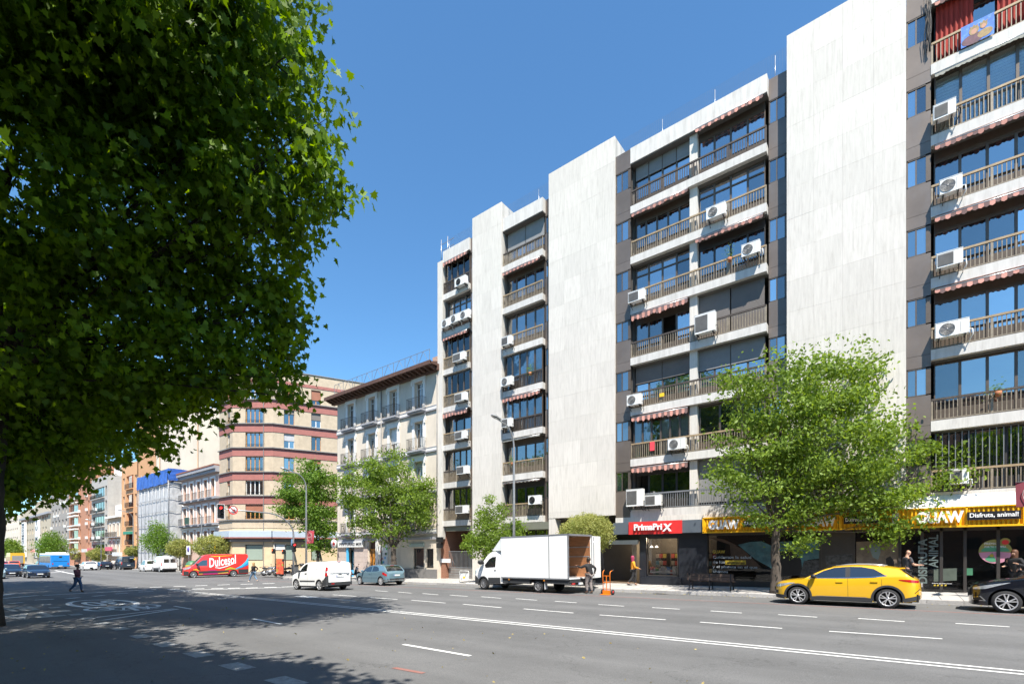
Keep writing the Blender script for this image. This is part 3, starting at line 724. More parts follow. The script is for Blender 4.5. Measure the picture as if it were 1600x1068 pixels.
# printed film on the glass
def decal(name, pts, mat, y=26.65, par=pet):
    mb = MB(); mb.add([(T(x, y), y, ZA(x, yy, y)) for x, yy in pts], [tuple(range(len(pts)))])
    return mb.build(name, mat, par, fix=False)
f_teal = M('teal_print', (.05, .13, .15), .4, var=.45, scale=2.5, dirt=((.16, .22, .22), .7, 3, (1, 1, 1)))
f_brown = M('brown_print', (.06, .032, .018), .4, var=.5, scale=3)
f_sep = M('sepia_print', (.13, .10, .075), .4, var=.4, scale=3, dirt=((.22, .19, .15), .5, 2, (1, 1, 1)))
f_dark = M('dark_print', (.014, .014, .016), .4)
f_mot = M('mottled_print', (.05, .05, .05), .5, var=.8, scale=9)
decal('film', [(1106, 838.5), (1130, 841.5), (1152, 851.5), (1146, 852), (1128, 846)], f_brown)
decal('film', [(1153, 850.5), (1172, 846), (1190, 845), (1208, 853), (1208, 889), (1200, 884), (1180, 873), (1168, 863)], f_teal)
decal('film', [(1140, 848), (1160, 857), (1172, 868), (1190, 886), (1150, 884), (1142, 868)], f_brown, 26.652)
decal('film', [(1212, 846), (1280, 843), (1280, 872), (1262, 874), (1250, 895), (1212, 897)], f_teal)
decal('film', [(1212, 862), (1240, 858), (1252, 874), (1254, 898), (1212, 899)], f_dark, 26.648)
decal('film', [(1256, 876), (1280, 873), (1280, 898), (1250, 900)], f_mot, 26.645)
decal('film', [(1290, 868), (1333, 864), (1333, 897), (1292, 899)], f_mot, 26.615)
decal('film', [(1338, 846), (1404, 842), (1404, 898), (1338, 900)], f_sep)
decal('film', [(1362, 850), (1374, 848), (1376, 862), (1372, 874), (1364, 870), (1360, 860)], M('pale_teal_print', (.13, .17, .17), .4, var=.2), 26.648)
decal('film', [(1384, 872), (1391, 868), (1397, 876), (1397, 890), (1386, 890)], f_dark, 26.648)
decal('film', [(1459, 888), (1495, 887), (1495, 906), (1459, 908)], M('sage_print', (.09, .11, .09), .4, var=.3), 26.648)
decal('film', [(1510, 887), (1520, 887), (1520, 898), (1510, 898)], M('green_print', (.05, .16, .09), .4, var=.3), 26.648)
m_tx_w = M('film_white_letters', (.34, .37, .40), .5); m_tx_y = M('film_yellow_letters', (.45, .32, .03), .5); m_tx_s = M('film_sage_letters', (.11, .14, .135), .5)
def film_text(s, x, y, w, h, mat, y_=26.64):
    put_text(s, T(x, y_), y_, ZA(x, y, y_), mat, pet, width=w, height=h, ext=0.002, bold=.012)
film_text('GUAW', 1113.5, 864, .62, .17, m_tx_y)
film_text('Cuidamos la salud', 1114, 871.8, 1.85, .15, m_tx_w); film_text('de los', 1114, 879.3, .6, .14, m_tx_w)
decal('film', [(1133, 881.4), (1165.5, 881), (1165.5, 874.6), (1133, 874.8)], m_tx_y, 26.645); film_text('animales', 1136, 880, .85, .13, f_dark, 26.635)
film_text('y el planeta en el que', 1113.5, 887.5, 2.15, .17, m_tx_w); film_text('vivimos', 1114, 894, .75, .13, m_tx_w)
up = Matrix.Rotation(PI / 2, 4, 'X') @ Matrix.Rotation(PI / 2, 4, 'Z')
put_text('DISFRUTA', T(1449, 26.6), 26.6, ZA(1449, 911, 26.6), m_tx_s, pet, width=1.88, height=.3, ext=.003, rot=up, bold=.03)
put_text('ANIMAL', T(1466, 26.6), 26.6, ZA(1466, 886, 26.6), m_tx_s, pet, width=1.36, height=.3, ext=.003, rot=up, bold=.02)
for i, x in enumerate((1459, 1464, 1470, 1476)):
    decal('icon', [(x, 915), (x + 3, 914.6), (x + 3, 912.3), (x, 912.6)], m_tx_y, 26.59)
put_text('www.guaw.com', T(1456, 26.59), 26.59, ZA(1456, 911.6, 26.59), m_lwhite, pet, width=.62, height=.05, ext=.002)
# round offer sticker
sm_ = MB(); cxx, czz = T(1555, 26.63), ZA(1555, 861, 26.63)
def disc(mat, cx_, cz_, rx, rz, y, a0=0, a1=2 * PI, n=40, nm='sticker'):
    mb = MB(); vs = [(cx_, y, cz_)] + [(cx_ + rx * math.cos(a0 + (a1 - a0) * i / n), y, cz_ + rz * math.sin(a0 + (a1 - a0) * i / n)) for i in range(n + 1)]
    mb.add(vs, [(0, i + 1, i + 2) for i in range(n)]); return mb.build(nm, mat, pet, fix=False)
m_olive = M('olive_sticker', (.28, .25, .06), .5, var=.15); m_pink = M('pink_sticker', (.5, .22, .3), .5, var=.1); m_sgreen = M('green_sticker', (.07, .26, .14), .5, var=.1)
disc(m_olive, cxx, czz, .47, .47, 26.63); disc(m_olive, cxx + .28, czz + .40, .14, .12, 26.631)
disc(m_pink, cxx, czz, .465, .465, 26.625, PI * 1.03, PI * 1.97); disc(m_sgreen, cxx, czz - .0, .40, .22, 26.622, PI * .0, PI * 1.0)
disc(m_sgreen, cxx - .08, czz - .05, .3, .36, 26.62, PI * 1.25, PI * 1.62); disc(m_red, cxx + .28, czz + .36, .1, .09, 26.618); disc(m_tx_y, cxx - .1, czz - .16, .06, .06, 26.617)
put_text('PREMIOS', cxx - .3, 26.62, czz + .27, m_lwhite, pet, width=.42, height=.08, ext=.002); put_text('POR TU COMPRA', cxx - .3, 26.62, czz + .15, m_lwhite, pet, width=.6, height=.07, ext=.002)
# yellow sign band
y0, y1 = T(1097.5, 26.1), pe
zy0, zy1 = 2.98, 3.74
MB().box(y0, y1, 26.2, 26.7, zy0 + .02, zy1 - .02).build('sign_box', m_yel, pet)
cb = MB(); x = y0 + .04
while x < y1:
    cb.add([(x, 26.2, zy0), (x + .03, 26.14, zy0), (x + .07, 26.14, zy0), (x + .10, 26.2, zy0), (x, 26.2, zy1), (x + .03, 26.14, zy1), (x + .07, 26.14, zy1), (x + .10, 26.2, zy1)], [(0, 1, 5, 4), (1, 2, 6, 5), (2, 3, 7, 6)]); x += .135
cb.build('corrugation', m_yel, pet, 'stuff')
fb = MB(); fb.box(y0, y1, 26.10, 26.2, zy0 - .04, zy0 + .03).box(y0, y1, 26.10, 26.2, zy1 - .03, zy1 + .02)
for x in (y0, T(1256, 26.1), T(1311, 26.1), T(1402, 26.1), T(1509, 26.1), T(1599, 26.1), pe - .06): fb.box(x, x + .06, 26.10, 26.2, zy0, zy1)
fb.build('sign_frame', m_yel, pet)
def guaw(x0, x1, xd0, xd1):
    X = T(x0, 26.0); put_text('GUAW', X, 26.06, 3.12, m_lwhite, pet, width=T(x1, 26.0) - X, height=.47, ext=.10, bold=.045)
    if xd0:
        a, b = T(xd0, 26.0), T(xd1, 26.0); pbox('black_plaque', a, b, 26.03, 26.1, 3.2, 3.52, f_dark, pet)
        put_text('Disfruta, animal!', a + .07, 26.028, 3.27, m_lwhite, pet, width=b - a - .14, height=.2, ext=.02, bold=.02)
guaw(1107, 1155, 1161, 1222); guaw(1254, 1306, 1318, 1374); guaw(1394, 1404, 0, 0); guaw(1432, 1506, 1511.5, 1596)
guaw(1680, 1790, 1800, 1980)
# white sloping sheet above the sign
ws = MB(); a, b = T(1405, 26.2), T(1589, 26.2)
ws.add([(a, 26.59, 4.28), (b, 26.59, 4.28), (b, 26.2, 3.76), (a, 26.2, 3.76)], [(0, 1, 2, 3)]); ws.add([(a, 26.55, 4.28), (a, 26.2, 3.76), (a, 26.59, 3.76)], [(0, 1, 2)])
ws.build('white_sheet', m_white, pet)
# left passages: ground floor under the first two window bays
grd = root('passage_gate', (T(718), 27, -.2), 'dark barred gate closing the brick lined passage at the block\'s left end', 'gate')
m_brick = M('brown_brick', (.27, .13, .085), .85, var=.2, scale=12, rand=.1)
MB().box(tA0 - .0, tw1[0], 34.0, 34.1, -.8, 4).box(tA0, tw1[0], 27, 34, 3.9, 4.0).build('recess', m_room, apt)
bw = MB().use(m_brick).box(tA0 - 1.8, tA0 - .02, 26.9, 33.8, -.6, 4.0).build('brick_wall', None, apt)
brk = MB()
for r in range(0, 46):
    z = -.3 + r * .095
    if z > 3.85: break
    for c in range(0, 26):
        y = 26.95 + c * .26 + (.13 if r % 2 else 0); brk.box(tA0 - .03, tA0 - .008, y, y + .245, z, z + .082)
    for c in range(0, 7):
        x = tA0 - 1.8 + c * .26 + (.13 if r % 2 else 0)
        brk.box(x, min(x + .245, tA0 - .03), 26.885, 26.91, z, z + .082)
brk.build('bricks', m_brick, bw, 'stuff', fix=False)
pbox('sign_plate', T(696, 26.8) - .55, T(696, 26.8) + .5, 26.82, 26.88, 1.15, 1.45, m_lwhite, apt)
gb = MB().use(m_rail_gy); ga, gb1 = tA0 + .05, tw1[0] - .02
gz = g(-26) + .25
for i in range(24):
    x = ga + (gb1 - ga) * i / 23; gb.box(x - .012, x + .012, 27.2, 27.23, gz + .85, gz + 2.1)
gb.build('bars', None, grd, 'stuff'); MB().box(ga, gb1, 27.18, 27.25, gz + 2.08, gz + 2.14).box(ga, gb1, 27.18, 27.25, gz + .82, gz + .88).build('frame', m_rail_gy, grd)
for i in range(4): pbox('louvre_panel', ga, gb1, 27.17, 27.24, gz + i * .2 + .01, gz + i * .2 + .19, m_ggrille, grd)
m_gs = M('green_grey_lintel', (.16, .165, .13), .7, var=.1)
pbox('lintel', tA0 + .15, tw1[0] - .02, 26.75, 27.3, 3.62, 3.98, m_gs, apt); pbox('lintel', tB0 + .02, tw2[0] - .02, 26.6, 27.3, 3.5, 3.98, m_gs, apt)
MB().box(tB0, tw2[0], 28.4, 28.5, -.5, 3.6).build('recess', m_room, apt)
f = MB().use(m_dkframe)
for i in range(6): x = tB0 + .05 + (tw2[0] - tB0 - .1) * i / 5; f.box(x - .04, x + .04, 27.3, 27.4, -.3, 3.5)
f.box(tB0, tw2[0], 27.3, 27.4, -.3, .5); f = f.build('window', None, apt)
for i in range(5):
    x = tB0 + .05 + (tw2[0] - tB0 - .1) * i / 5; pbox('pane', x + .04, x + (tw2[0] - tB0) / 5 - .06, 27.34, 27.35, .5, 3.5, m_glass, f)
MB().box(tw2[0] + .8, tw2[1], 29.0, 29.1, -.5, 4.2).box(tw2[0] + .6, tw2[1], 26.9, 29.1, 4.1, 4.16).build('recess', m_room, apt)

# ---- air conditioners hung on the balcony fronts
m_fan = M('fan_guard', (.2, .2, .2), .5, .3, var=.2)
def ac_unit(x, y, wpx, label, style='round', big=1.0, D=26.5):
    """x, y: where its lower left front corner is seen"""
    t = T(x, D - .32); z = ZA(x, y, D - .32); w = .82 * big; h = .58 * big
    if wpx: w = T(x + wpx, D - .32) - t
    if style == 'tall': h = w * .95
    d = .30
    r = root('air_conditioner', (t + w / 2, D - .17, z), label, 'air conditioner', 'air conditioners on the balcony fronts', world=False)
    mb = MB(m_white); b_ = .02
    x0, x1, y0_, y1_ = -w / 2, w / 2, -d / 2, d / 2
    mb.use(m_white); mb.prism([(x0 + b_, y0_), (x1 - b_, y0_), (x1, y0_ + b_), (x1, y1_), (x0, y1_), (x0, y0_ + b_)], 0, h, 'xy')
    mb.box(x0 - .005, x1 + .005, y0_ - .008, y1_ + .005, h, h + .02)
    cs = mb.build('case', None, r)
    if style in ('round', 'dark'):
        gm = m_fan if style == 'round' else m_black; rr = h * .41; fx = x0 + w * .36
        gmb = MB(); gmb.lathe([(rr, -.002), (rr, -.02), (rr * .93, -.02), (rr * .93, -.004)], (fx, y0_, h / 2), 'y', 24)
        for q in range(2, 8):
            r0 = rr * q / 8; gmb.lathe([(r0 + .006, -.014), (r0 + .006, -.02), (r0 - .006, -.02), (r0 - .006, -.014)], (fx, y0_, h / 2), 'y', 20)
        gmb.lathe([(.001, -.024), (.035, -.024), (.04, -.012)], (fx, y0_, h / 2), 'y', 12)
        gmb.build('fan_guard', gm, r); MB().lathe([(.001, -.004), (rr * .95, -.004)], (fx, y0_, h / 2), 'y', 24).build('fan', m_ggrille if style == 'round' else m_black, r)
        lm = MB()
        for q in range(9): lm.box(x1 - w * .25, x1 - w * .25 + .008, y0_ - .006, y0_, h * .15, h * .85) if q == 0 else None
        lm.build('seam', m_ggrille, r)
    else:
        gmb = MB(); zz = h * .12
        while zz < h * .88: gmb.box(x0 + .05, x0 + w * .64, y0_ - .016, y0_ - .004, zz, zz + .012); zz += .03
        gmb.box(x0 + .04, x0 + w * .65, y0_ - .005, y0_ - .001, h * .09, h * .92)
        gmb.build('grille', m_ggrille, r)
    br = MB()
    for sx in (x0 + .12, x1 - .12): br.box(sx - .02, sx + .02, y0_, y1_ + .12, -.05, -.01); br.bar((sx, y0_ + .04, -.05), (sx, y1_ + .1, -.26), .025)
    br.build('bracket', m_black, r)
    pp = MB(); pp.tube([(x1, .02, h * .3), (x1 + .1, .02, h * .28), (x1 + .12, .05, -.05), (x1 + .02, .12, -.22), (x1 + .02, .3, -.25)], .02, 5); pp.build('pipe', m_white if rnd.random() < .5 else m_black, r)
    return r
FL = ['first', 'second', 'third', 'fourth', 'fifth', 'sixth', 'top']
ACS = [(1103, 344, 30, 5, 'white air conditioner on the ochre rail, sixth balcony row, middle bays', 'round'),
       (1158, 402, 29, 4, 'white air conditioner at the right end of the brown fifth row balcony, middle bays', 'round'),
       (981, 474, 25, 4, 'boxy air conditioner at the left end of the fifth row balcony, middle bays', 'grille'),
       (1085, 523, 32, 3, 'largest square air conditioner, beside the closed brown shutter, middle bays', 'tall'),
       (979, 634, 22, 2, 'air conditioner at the left end of the third row balcony, beside the yellow tag', 'round'),
       (1043, 703, 27, 1, 'air conditioner in the middle of the second row balcony above the red sign', 'round'),
       (978, 791, 26, 0, 'tall cream air conditioner at the left end of the lowest grey balcony', 'tall'),
       (1007, 790, 25, 0, 'small air conditioner hung beside the tall one on the lowest grey balcony', 'grille'),
       (1458, 189, 36, 5, 'air conditioner under the white blinds, second row from the top at right', 'grey'),
       (1468, 305, 36, 4, 'air conditioner on the right balcony below the white blind windows', 'round'),
       (1463, 420, 42, 3, 'louvred air conditioner on the right balcony with blue glass, fourth row', 'grille'),
       (1461, 529, 54, 2, 'large air conditioner beside lace curtains on the right balconies', 'round'),
       (1484, 756, 30, 0, 'air conditioner half behind the street tree, lowest balcony at right', 'grille'),
       (710, 449, 17, 6, 'air conditioner with black fan on the topmost balcony at the far left bay', 'dark'),
       (689, 513, 14, 5, 'leftmost of the three air conditioners in a row, far left bay', 'round'),
       (703, 506, 14, 5, 'middle of the three air conditioners in a row, far left bay', 'round'),
       (718, 500, 14, 5, 'rightmost of the three air conditioners in a row, far left bay', 'round'),
       (707, 566, 18, 4, 'air conditioner on the far left balcony just below the row of three', 'grille'),
       (710, 628, 17, 3, 'air conditioner on the far left balcony with grey curtains', 'grille'),
       (710, 687, 17, 2, 'air conditioner on the far left balcony under the red side awning', 'grille'),
       (713, 741, 17, 1, 'air conditioner on the far left balcony, second row from the bottom', 'grille'),
       (711, 802, 18, 0, 'air conditioner on the lowest balcony at the far left bay', 'grille'),
       (783, 541, 15, 4, 'air conditioner at the left of the narrow bay, below the awning row', 'grille'),
       (782, 604, 17, 3, 'air conditioner with round fan beside blue lit curtains in the narrow bay', 'round'),
       (783, 668, 15, 2, 'air conditioner behind the lamp head in the narrow bay', 'grille'),
       (825, 788, 18, 0, 'air conditioner with black fan on the lowest balcony of the narrow bay', 'dark')]
for x, y, w, k, lb, st in ACS: ac_unit(x, y, w, lb, 'grille' if st == 'grey' else st)
# blue banner with two crowned figures on the top right balcony: flat print
bn = root('printed_banner', (T(1518, 26.55), 26.55, ZA(1518, 75, 26.55)), 'blue printed banner with two crowned figures tied to the top right balcony rail', 'banner')
m_bl = M('blue_print', (.035, .16, .55), .6, var=.25, scale=3, dirt=((.3, .5, .8), .5, 6, (1, 1, 1)))
zk = SL[6]
a, b = T(1501.5, 26.55), T(1553.5, 26.55)
MB().box(a, b, 26.54, 26.55, zk + .02, zk + .86).build('cloth', m_bl, bn)
def blob(mat, cx_, cz_, rx, rz, y=26.535):
    mb = MB(); n = 18; mb.add([(cx_ + rx * math.cos(2 * PI * i / n), y, cz_ + rz * math.sin(2 * PI * i / n)) for i in range(n)], [tuple(range(n))]); return mb.build('figure', mat, bn, fix=False)
m_skinp = M('printed_skin', (.45, .22, .14), .6); m_robe = M('printed_robe', (.11, .04, .06), .6, var=.4, scale=8); m_gold = M('printed_gold', (.3, .2, .08), .6, var=.3, scale=10)
c = (a + b) / 2
blob(m_robe, c - .12, zk + .2, .34, .2); blob(m_gold, c + .22, zk + .24, .22, .16, 26.534); blob(m_gold, c - .1, zk + .52, .15, .17, 26.533); blob(m_skinp, c - .1, zk + .48, .085, .11, 26.532)
blob(m_gold, c + .18, zk + .56, .11, .13, 26.533); blob(m_skinp, c + .18, zk + .52, .065, .09, 26.532)
for cx_, cz_ in ((c - .1, zk + .66), (c + .18, zk + .66)):
    mb = MB(); mb.add([(cx_ - .1, 26.531, cz_ - .05), (cx_ + .1, 26.531, cz_ - .05), (cx_ + .12, 26.531, cz_ + .06), (cx_ + .05, 26.531, cz_), (cx_, 26.531, cz_ + .09), (cx_ - .05, 26.531, cz_), (cx_ - .12, 26.531, cz_ + .06)], [(0, 1, 2, 3, 4, 5, 6)])
    mb.build('crown', m_gold, bn, fix=False)
# dark red curtains behind that balcony, tangled cables on the metal column, tags on rails
m_rcur = M('dark_red_curtain', (.30, .03, .02), .85, var=.3, scale=2, stretch=(6, 6, .3))
cm = MB(); n = 40
for j in range(n):
    x0 = tD0 + .15 + (tq0 - tD0 - .3) * j / n; x1 = tD0 + .15 + (tq0 - tD0 - .3) * (j + 1) / n; d0 = .05 * (j % 2); d1 = .05 * ((j + 1) % 2)
    if 14 < j < 24: continue
    cm.quad((x0, DW - .15 + d0, SL[6] + .1), (x1, DW - .15 + d1, SL[6] + .1), (x1, DW - .35 + d1, SL[6] + 2.4), (x0, DW - .35 + d0, SL[6] + 2.4))
cm.build('red_curtain', m_rcur, apt, fix=False)
cb = MB()
for i in range(9):
    x = tD0 - .12 + rnd.uniform(-.08, .08); zz = SL[6] + 2.9; pts = []
    while zz > SL[6] + .2: pts.append((x + rnd.uniform(-.05, .05), 26.5 + rnd.uniform(-.03, .03), zz)); zz -= .4
    cb.tube(pts, .012, 4)
cb.build('cables', m_black, apt)
for (x, y, cc, lb) in ((1034, 607, (.8, .5, .02), 'small yellow tag tied to the brown balcony rail'), (1019, 696, (.75, .06, .08), 'small red notice tied to the ochre balcony rail')):
    k = 2 if y < 650 else 1; tt = T(x, 26.6); o = MB().box(tt - .14, tt + .14, 26.6, 26.61, SL[k] + .35, SL[k] + (.55 if k == 2 else .85)).build('notice', M('notice_%d' % y, cc, .6), None); tag(o, lb, 'notice')
# left end awnings hanging down, pigeon-proof pipes
dp = MB().tube([(tw0[0] + .02, 26.42, 3), (tw0[0] + .02, 26.42, 16)], .04, 6); dp.build('drain_pipe', m_ggrille, apt)
# alarm box and lamp at the passage
o = MB().box(T(682, 26.3), T(690, 26.3), 26.25, 26.5, 2.75, 3.15).box(T(683, 26.3), T(689, 26.3), 26.2, 26.5, 2.3, 2.7).build('alarm_box', m_black, None); tag(o, 'black floodlight and alarm box on the corner left of the brick passage', 'alarm box')
# ---------------------------------------------------------------- the old cream house with balconies
m_cream = M('cream_render', (.62, .545, .45), .85, var=.07, scale=1, dirt=((.33, .29, .25), .45, .8, (1.5, 1.5, .3)))
m_mould = M('white_moulding', (.74, .72, .68), .7, var=.05, dirt=((.4, .38, .36), .3, 2, (1, 1, .4)))
m_mouldg = M('grey_moulding', (.30, .30, .32), .75, var=.1)
m_eave = M('brown_eaves', (.10, .05, .035), .75, var=.25, scale=5)
m_iron = M('black_ironwork', (.02, .02, .022), .55, .3)
m_pinkst = M('pink_stone', (.46, .38, .34), .85, var=.1, rand=.05, scale=2)
m_door = M('orange_varnished_wood', (.48, .20, .03), .4, var=.25, scale=3, stretch=(6, 6, .5))
m_greyst = M('grey_plinth', (.16, .155, .15), .85, var=.15)
a0, a1 = T(527), tw0[0] + .0
cr = root('old_cream_house', ((a0 + a1) / 2, 26.7, -.5), 'old cream house with white window surrounds, iron balconies and brown wooden eaves', 'house')
ZL = [3.67 + 3.29 * i for i in range(4)]; ZTOP = 16.75
GW = [(539.5, 550.5), (573.5, 583.5), (606.5, 618.5), (646.5, 660)]
GW = [((T(541), T(556)), (T(574), T(588.5)), (T(607), T(622.5)), (T(645), T(664)))][0]
def openings_wall(x0, x1, z0, z1, ops, D0, D1, mat, parent, name='wall'):
    """a wall with rectangular holes (x0, x1, z0, z1)"""
    mb = MB(); zs = sorted({z0, z1} | {o[2] for o in ops} | {o[3] for o in ops})
    for i in range(len(zs) - 1):
        za, zb = zs[i], zs[i + 1]
        if zb <= z0 or za >= z1: continue
        cut = sorted([(o[0], o[1]) for o in ops if o[2] <= za + 1e-6 and o[3] >= zb - 1e-6]); x = x0
        for c0, c1 in cut:
            if c0 > x: mb.box(x, c0, D0, D1, za, zb)
            x = max(x, c1)
        if x < x1: mb.box(x, x1, D0, D1, za, zb)
    return mb.build(name, mat, parent)
ops = []
for fl in range(4):
    for (p, q) in GW:
        c = (p + q) / 2; ops.append((c - .52, c + .52, ZL[fl] + .06, ZL[fl] + 2.45))
gops = [(T(542), T(553.5), -.6, 2.6), (T(576), T(587), -.6, 2.95), (T(645), T(662), .55, 2.3), (T(666), T(677), .7, 2.25), (T(593), T(606), .6, 2.6)]
openings_wall(a0, a1 - .0, -.8, ZTOP, ops + gops, 26.62, 27.05, m_cream, cr)
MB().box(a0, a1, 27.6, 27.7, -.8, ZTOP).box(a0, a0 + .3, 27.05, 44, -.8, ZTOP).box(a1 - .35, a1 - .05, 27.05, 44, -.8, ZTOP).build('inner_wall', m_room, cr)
MB().box(a0, a0 + .02, 26.64, 44, 3.4, ZTOP).build('side_wall', m_cream, cr)
m_wood_w = M('white_painted_wood', (.62, .62, .6), .5)
for fl in range(4):
    z = ZL[fl]
    for i, (p, q) in enumerate(GW):
        c = (p + q) / 2; x0, x1 = c - .52, c + .52; z0, z1 = z + .06, z + 2.45
        s = MB().use(m_mould); s.box(x0 - .28, x0, 26.55, 26.64, z0, z1 + .02).box(x1, x1 + .28, 26.55, 26.64, z0, z1 + .02).box(x0 - .34, x1 + .34, 26.52, 26.64, z1 + .02, z1 + .5)
        s.use(m_mouldg).box(x0 - .38, x1 + .38, 26.44, 26.64, z1 + .5, z1 + .58)
        s.use(m_mould).box(x0 - .34, x0 - .2, 26.46, 26.55, z1 - .2, z1 + .1).box(x1 + .2, x1 + .34, 26.46, 26.55, z1 - .2, z1 + .1)
        so_ = s.build('window_surround', None, cr)
        f = MB().use(m_wood_w); mz = z1 - .5
        f.box(x0, x0 + .07, 26.85, 26.92, z0, z1).box(x1 - .07, x1, 26.85, 26.92, z0, z1).box(c - .05, c + .05, 26.84, 26.92, z0, z1).box(x0, x1, 26.85, 26.92, z1 - .08, z1).box(x0, x1, 26.85, 26.92, mz, mz + .05).box(x0, x1, 26.85, 26.92, z0, z0 + .35)
        f = f.build('window', None, cr)
        for u0, u1 in ((x0 + .07, c - .05), (c + .05, x1 - .07)):
            pbox('pane', u0, u1, 26.88, 26.89, z0 + .35, mz, m_glass, f); pbox('pane', u0, u1, 26.88, 26.89, mz + .05, z1 - .08, m_glass, f)
        if (fl, i) in ((2, 2),): pbox('shutter', x0, x1, 26.8, 26.84, z0 + 1.1, z1, m_white, f)
        if (fl, i) in ((2, 1), (1, 3)): pbox('blind', x0, x1, 26.8, 26.84, z1 - .4, z1, m_cream_cloth, f)
        b = MB().use(m_mouldg); b.box(x0 - .42, x1 + .42, 26.02, 26.62, z - .12, z + .02).box(x0 - .36, x1 + .36, 26.1, 26.62, z - .22, z - .12)
        b = b.build('balcony', None, cr)
        r_ = MB(); rx0, rx1, ry = x0 - .4, x1 + .4, 26.05
        for zz in (z + .08, z + .2, z + 1.0): r_.box(rx0, rx1, ry, ry + .02, zz, zz + .02).box(rx0, rx0 + .02, ry, 26.6, zz, zz + .02).box(rx1 - .02, rx1, ry, 26.6, zz, zz + .02)
        x = rx0
        while x <= rx1 + .01: r_.box(x - .008, x + .008, ry, ry + .016, z + .02, z + 1.0); x += .12
        y = ry + .1
        while y < 26.6: r_.box(rx0, rx0 + .016, y, y + .016, z, z + 1).box(rx1 - .016, rx1, y, y + .016, z, z + 1); y += .13
        for j in range(7):
            xx = rx0 + .1 + j * (rx1 - rx0 - .2) / 6; r_.lathe([(.05, 0), (.06, .008), (.05, .016)], (xx, ry - .004, z + .3), 'y', 8)
        r_.build('railing', m_iron, b, 'stuff', fix=False)
    # string course
    sc_ = MB().use(m_mouldg); sc_.box(a0, a1, 26.5, 26.62, z - .22, z - .1); sc_.use(m_mould).box(a0, a1, 26.54, 26.62, z - .1, z + .12); sc_.use(m_mouldg).box(a0, a1, 26.52, 26.62, z + .12, z + .18); sc_.build('string_course', None, cr)
for i, (x, z0, z1, mt) in enumerate(((T(582), ZL[0], ZL[1], None),)): pass
# eaves with rafters
ev = MB().use(m_eave); e0, e1 = a0 - .55, T(676, 25.8)
ev.box(e0, e1, 25.55, 27.0, ZTOP - .1, ZTOP + .08); ev.box(e0, e1, 25.5, 25.62, ZTOP - .18, ZTOP + .12)
ev.box(e0, e1, 26.3, 26.62, ZTOP - .42, ZTOP - .1)
ev.build('eaves', None, cr)
x = e0 + .2
while x < e1 - .1:
    MB().prism([(25.6, ZTOP - .11), (26.3, ZTOP - .11), (26.3, ZTOP - .36), (26.0, ZTOP - .34), (25.6, ZTOP - .2)], x - .07, x + .07, 'yz').build('rafter', m_eave, cr); x += .56
MB().prism([(25.55, ZTOP + .08), (32, ZTOP + 2.0), (44, ZTOP + 1.4), (44, ZTOP)], e0, a1 - .02, 'yz').build('roof', m_eave, cr)
# lattice rail over the roof edge
lt = MB(); x = a0 + .3; zr = ZTOP + .15
zr1 = zr + 1.15
while x < a1 - .8:
    lt.bar((x, 26.1, zr), (x, 26.1, zr1), .03); lt.bar((x, 26.1, zr), (x + .75, 26.1, zr1), .025); lt.bar((x + .75, 26.1, zr1), (x + 1.5, 26.1, zr), .025); lt.bar((x, 26.1, zr1), (x + 1.5, 26.1, zr1), .03); x += 1.5
lt.bar((x, 26.1, zr), (x, 26.1, zr1), .03); lt.build('roof_lattice', m_steel, cr)
MB().tube([(T(597), 26.5, 0), (T(597), 26.5, ZTOP - .2)], .05, 6).build('drain_pipe', m_ggrille, cr)
# chimney
MB().box(a1 - 1.0, a1 - .2, 26.9, 28, ZTOP, ZTOP + 1.0).build('chimney', M('pink_brick', (.42, .27, .2), .85, var=.2, scale=8), cr)
# its ground floor
gz = g(-36) + .22
def stone_course(x0, x1, z0, z1, mat, n=2, rows=4, D=26.56):
    for r in range(rows):
        for i in range(n):
            w = (x1 - x0) / n; h = (z1 - z0) / rows; pbox('stone', x0 + i * w + .006, x0 + (i + 1) * w - .006, D, 26.64, z0 + r * h + .006, z0 + (r + 1) * h - .006, mat, cr)
stone_course(T(528), T(541), .55, 2.5, m_pinkst); stone_course(T(554), T(575), .55, 2.5, m_pinkst, 3, 4)
stone_course(T(528), T(541), -.8, .55, m_greyst, 1, 1, 26.52); stone_course(T(554), T(575), -.8, .55, m_pinkst, 2, 2, 26.52); stone_course(T(607), T(683), -.8, .6, m_greyst, 5, 1, 26.5)
MB().box(T(588), T(592), 26.5, 26.62, -.8, 3.0).build('pilaster', m_mould, cr); MB().box(T(527), T(683), 26.48, 26.62, 3.0, 3.2).build('cornice', m_mouldg, cr)
sg = pbox('paint_shop_sign', T(527.5, 26.4), T(566.5, 26.4), 26.38, 26.56, 2.45, 3.0, m_white, cr)
put_text('PINTURAS MIR', T(529.5, 26.3), 26.36, 2.6, M('grey_letters', (.08, .08, .09), .5), cr, width=T(564, 26.3) - T(529.5, 26.3), height=.28, ext=.01, bold=.01)
pbox('doorway_blue', T(542.5), T(545), 26.5, 26.62, -.6, 2.4, M('sky_blue_paint', (.08, .42, .72), .4), cr)
d = MB().use(m_alu); d.box(T(546.5), T(552.5), 26.8, 26.85, -.6, .1).box(T(549), T(549.8), 26.8, 26.86, -.6, 2.5).box(T(546), T(553), 26.8, 26.86, 2.2, 2.6); d = d.build('shop_door', None, cr)
pbox('pane', T(546), T(549), 26.82, 26.83, .1, 2.2, m_glass_c, d); pbox('pane', T(549.8), T(553.3), 26.82, 26.83, .1, 2.2, m_glass_c, d)
pbox('blue_panel', T(546), T(554), 26.45, 26.6, -.6, .3, M('sky_blue_paint', (.08, .42, .72), .4), cr)
d = MB().use(m_door); x0, x1 = T(576.3), T(586.7)
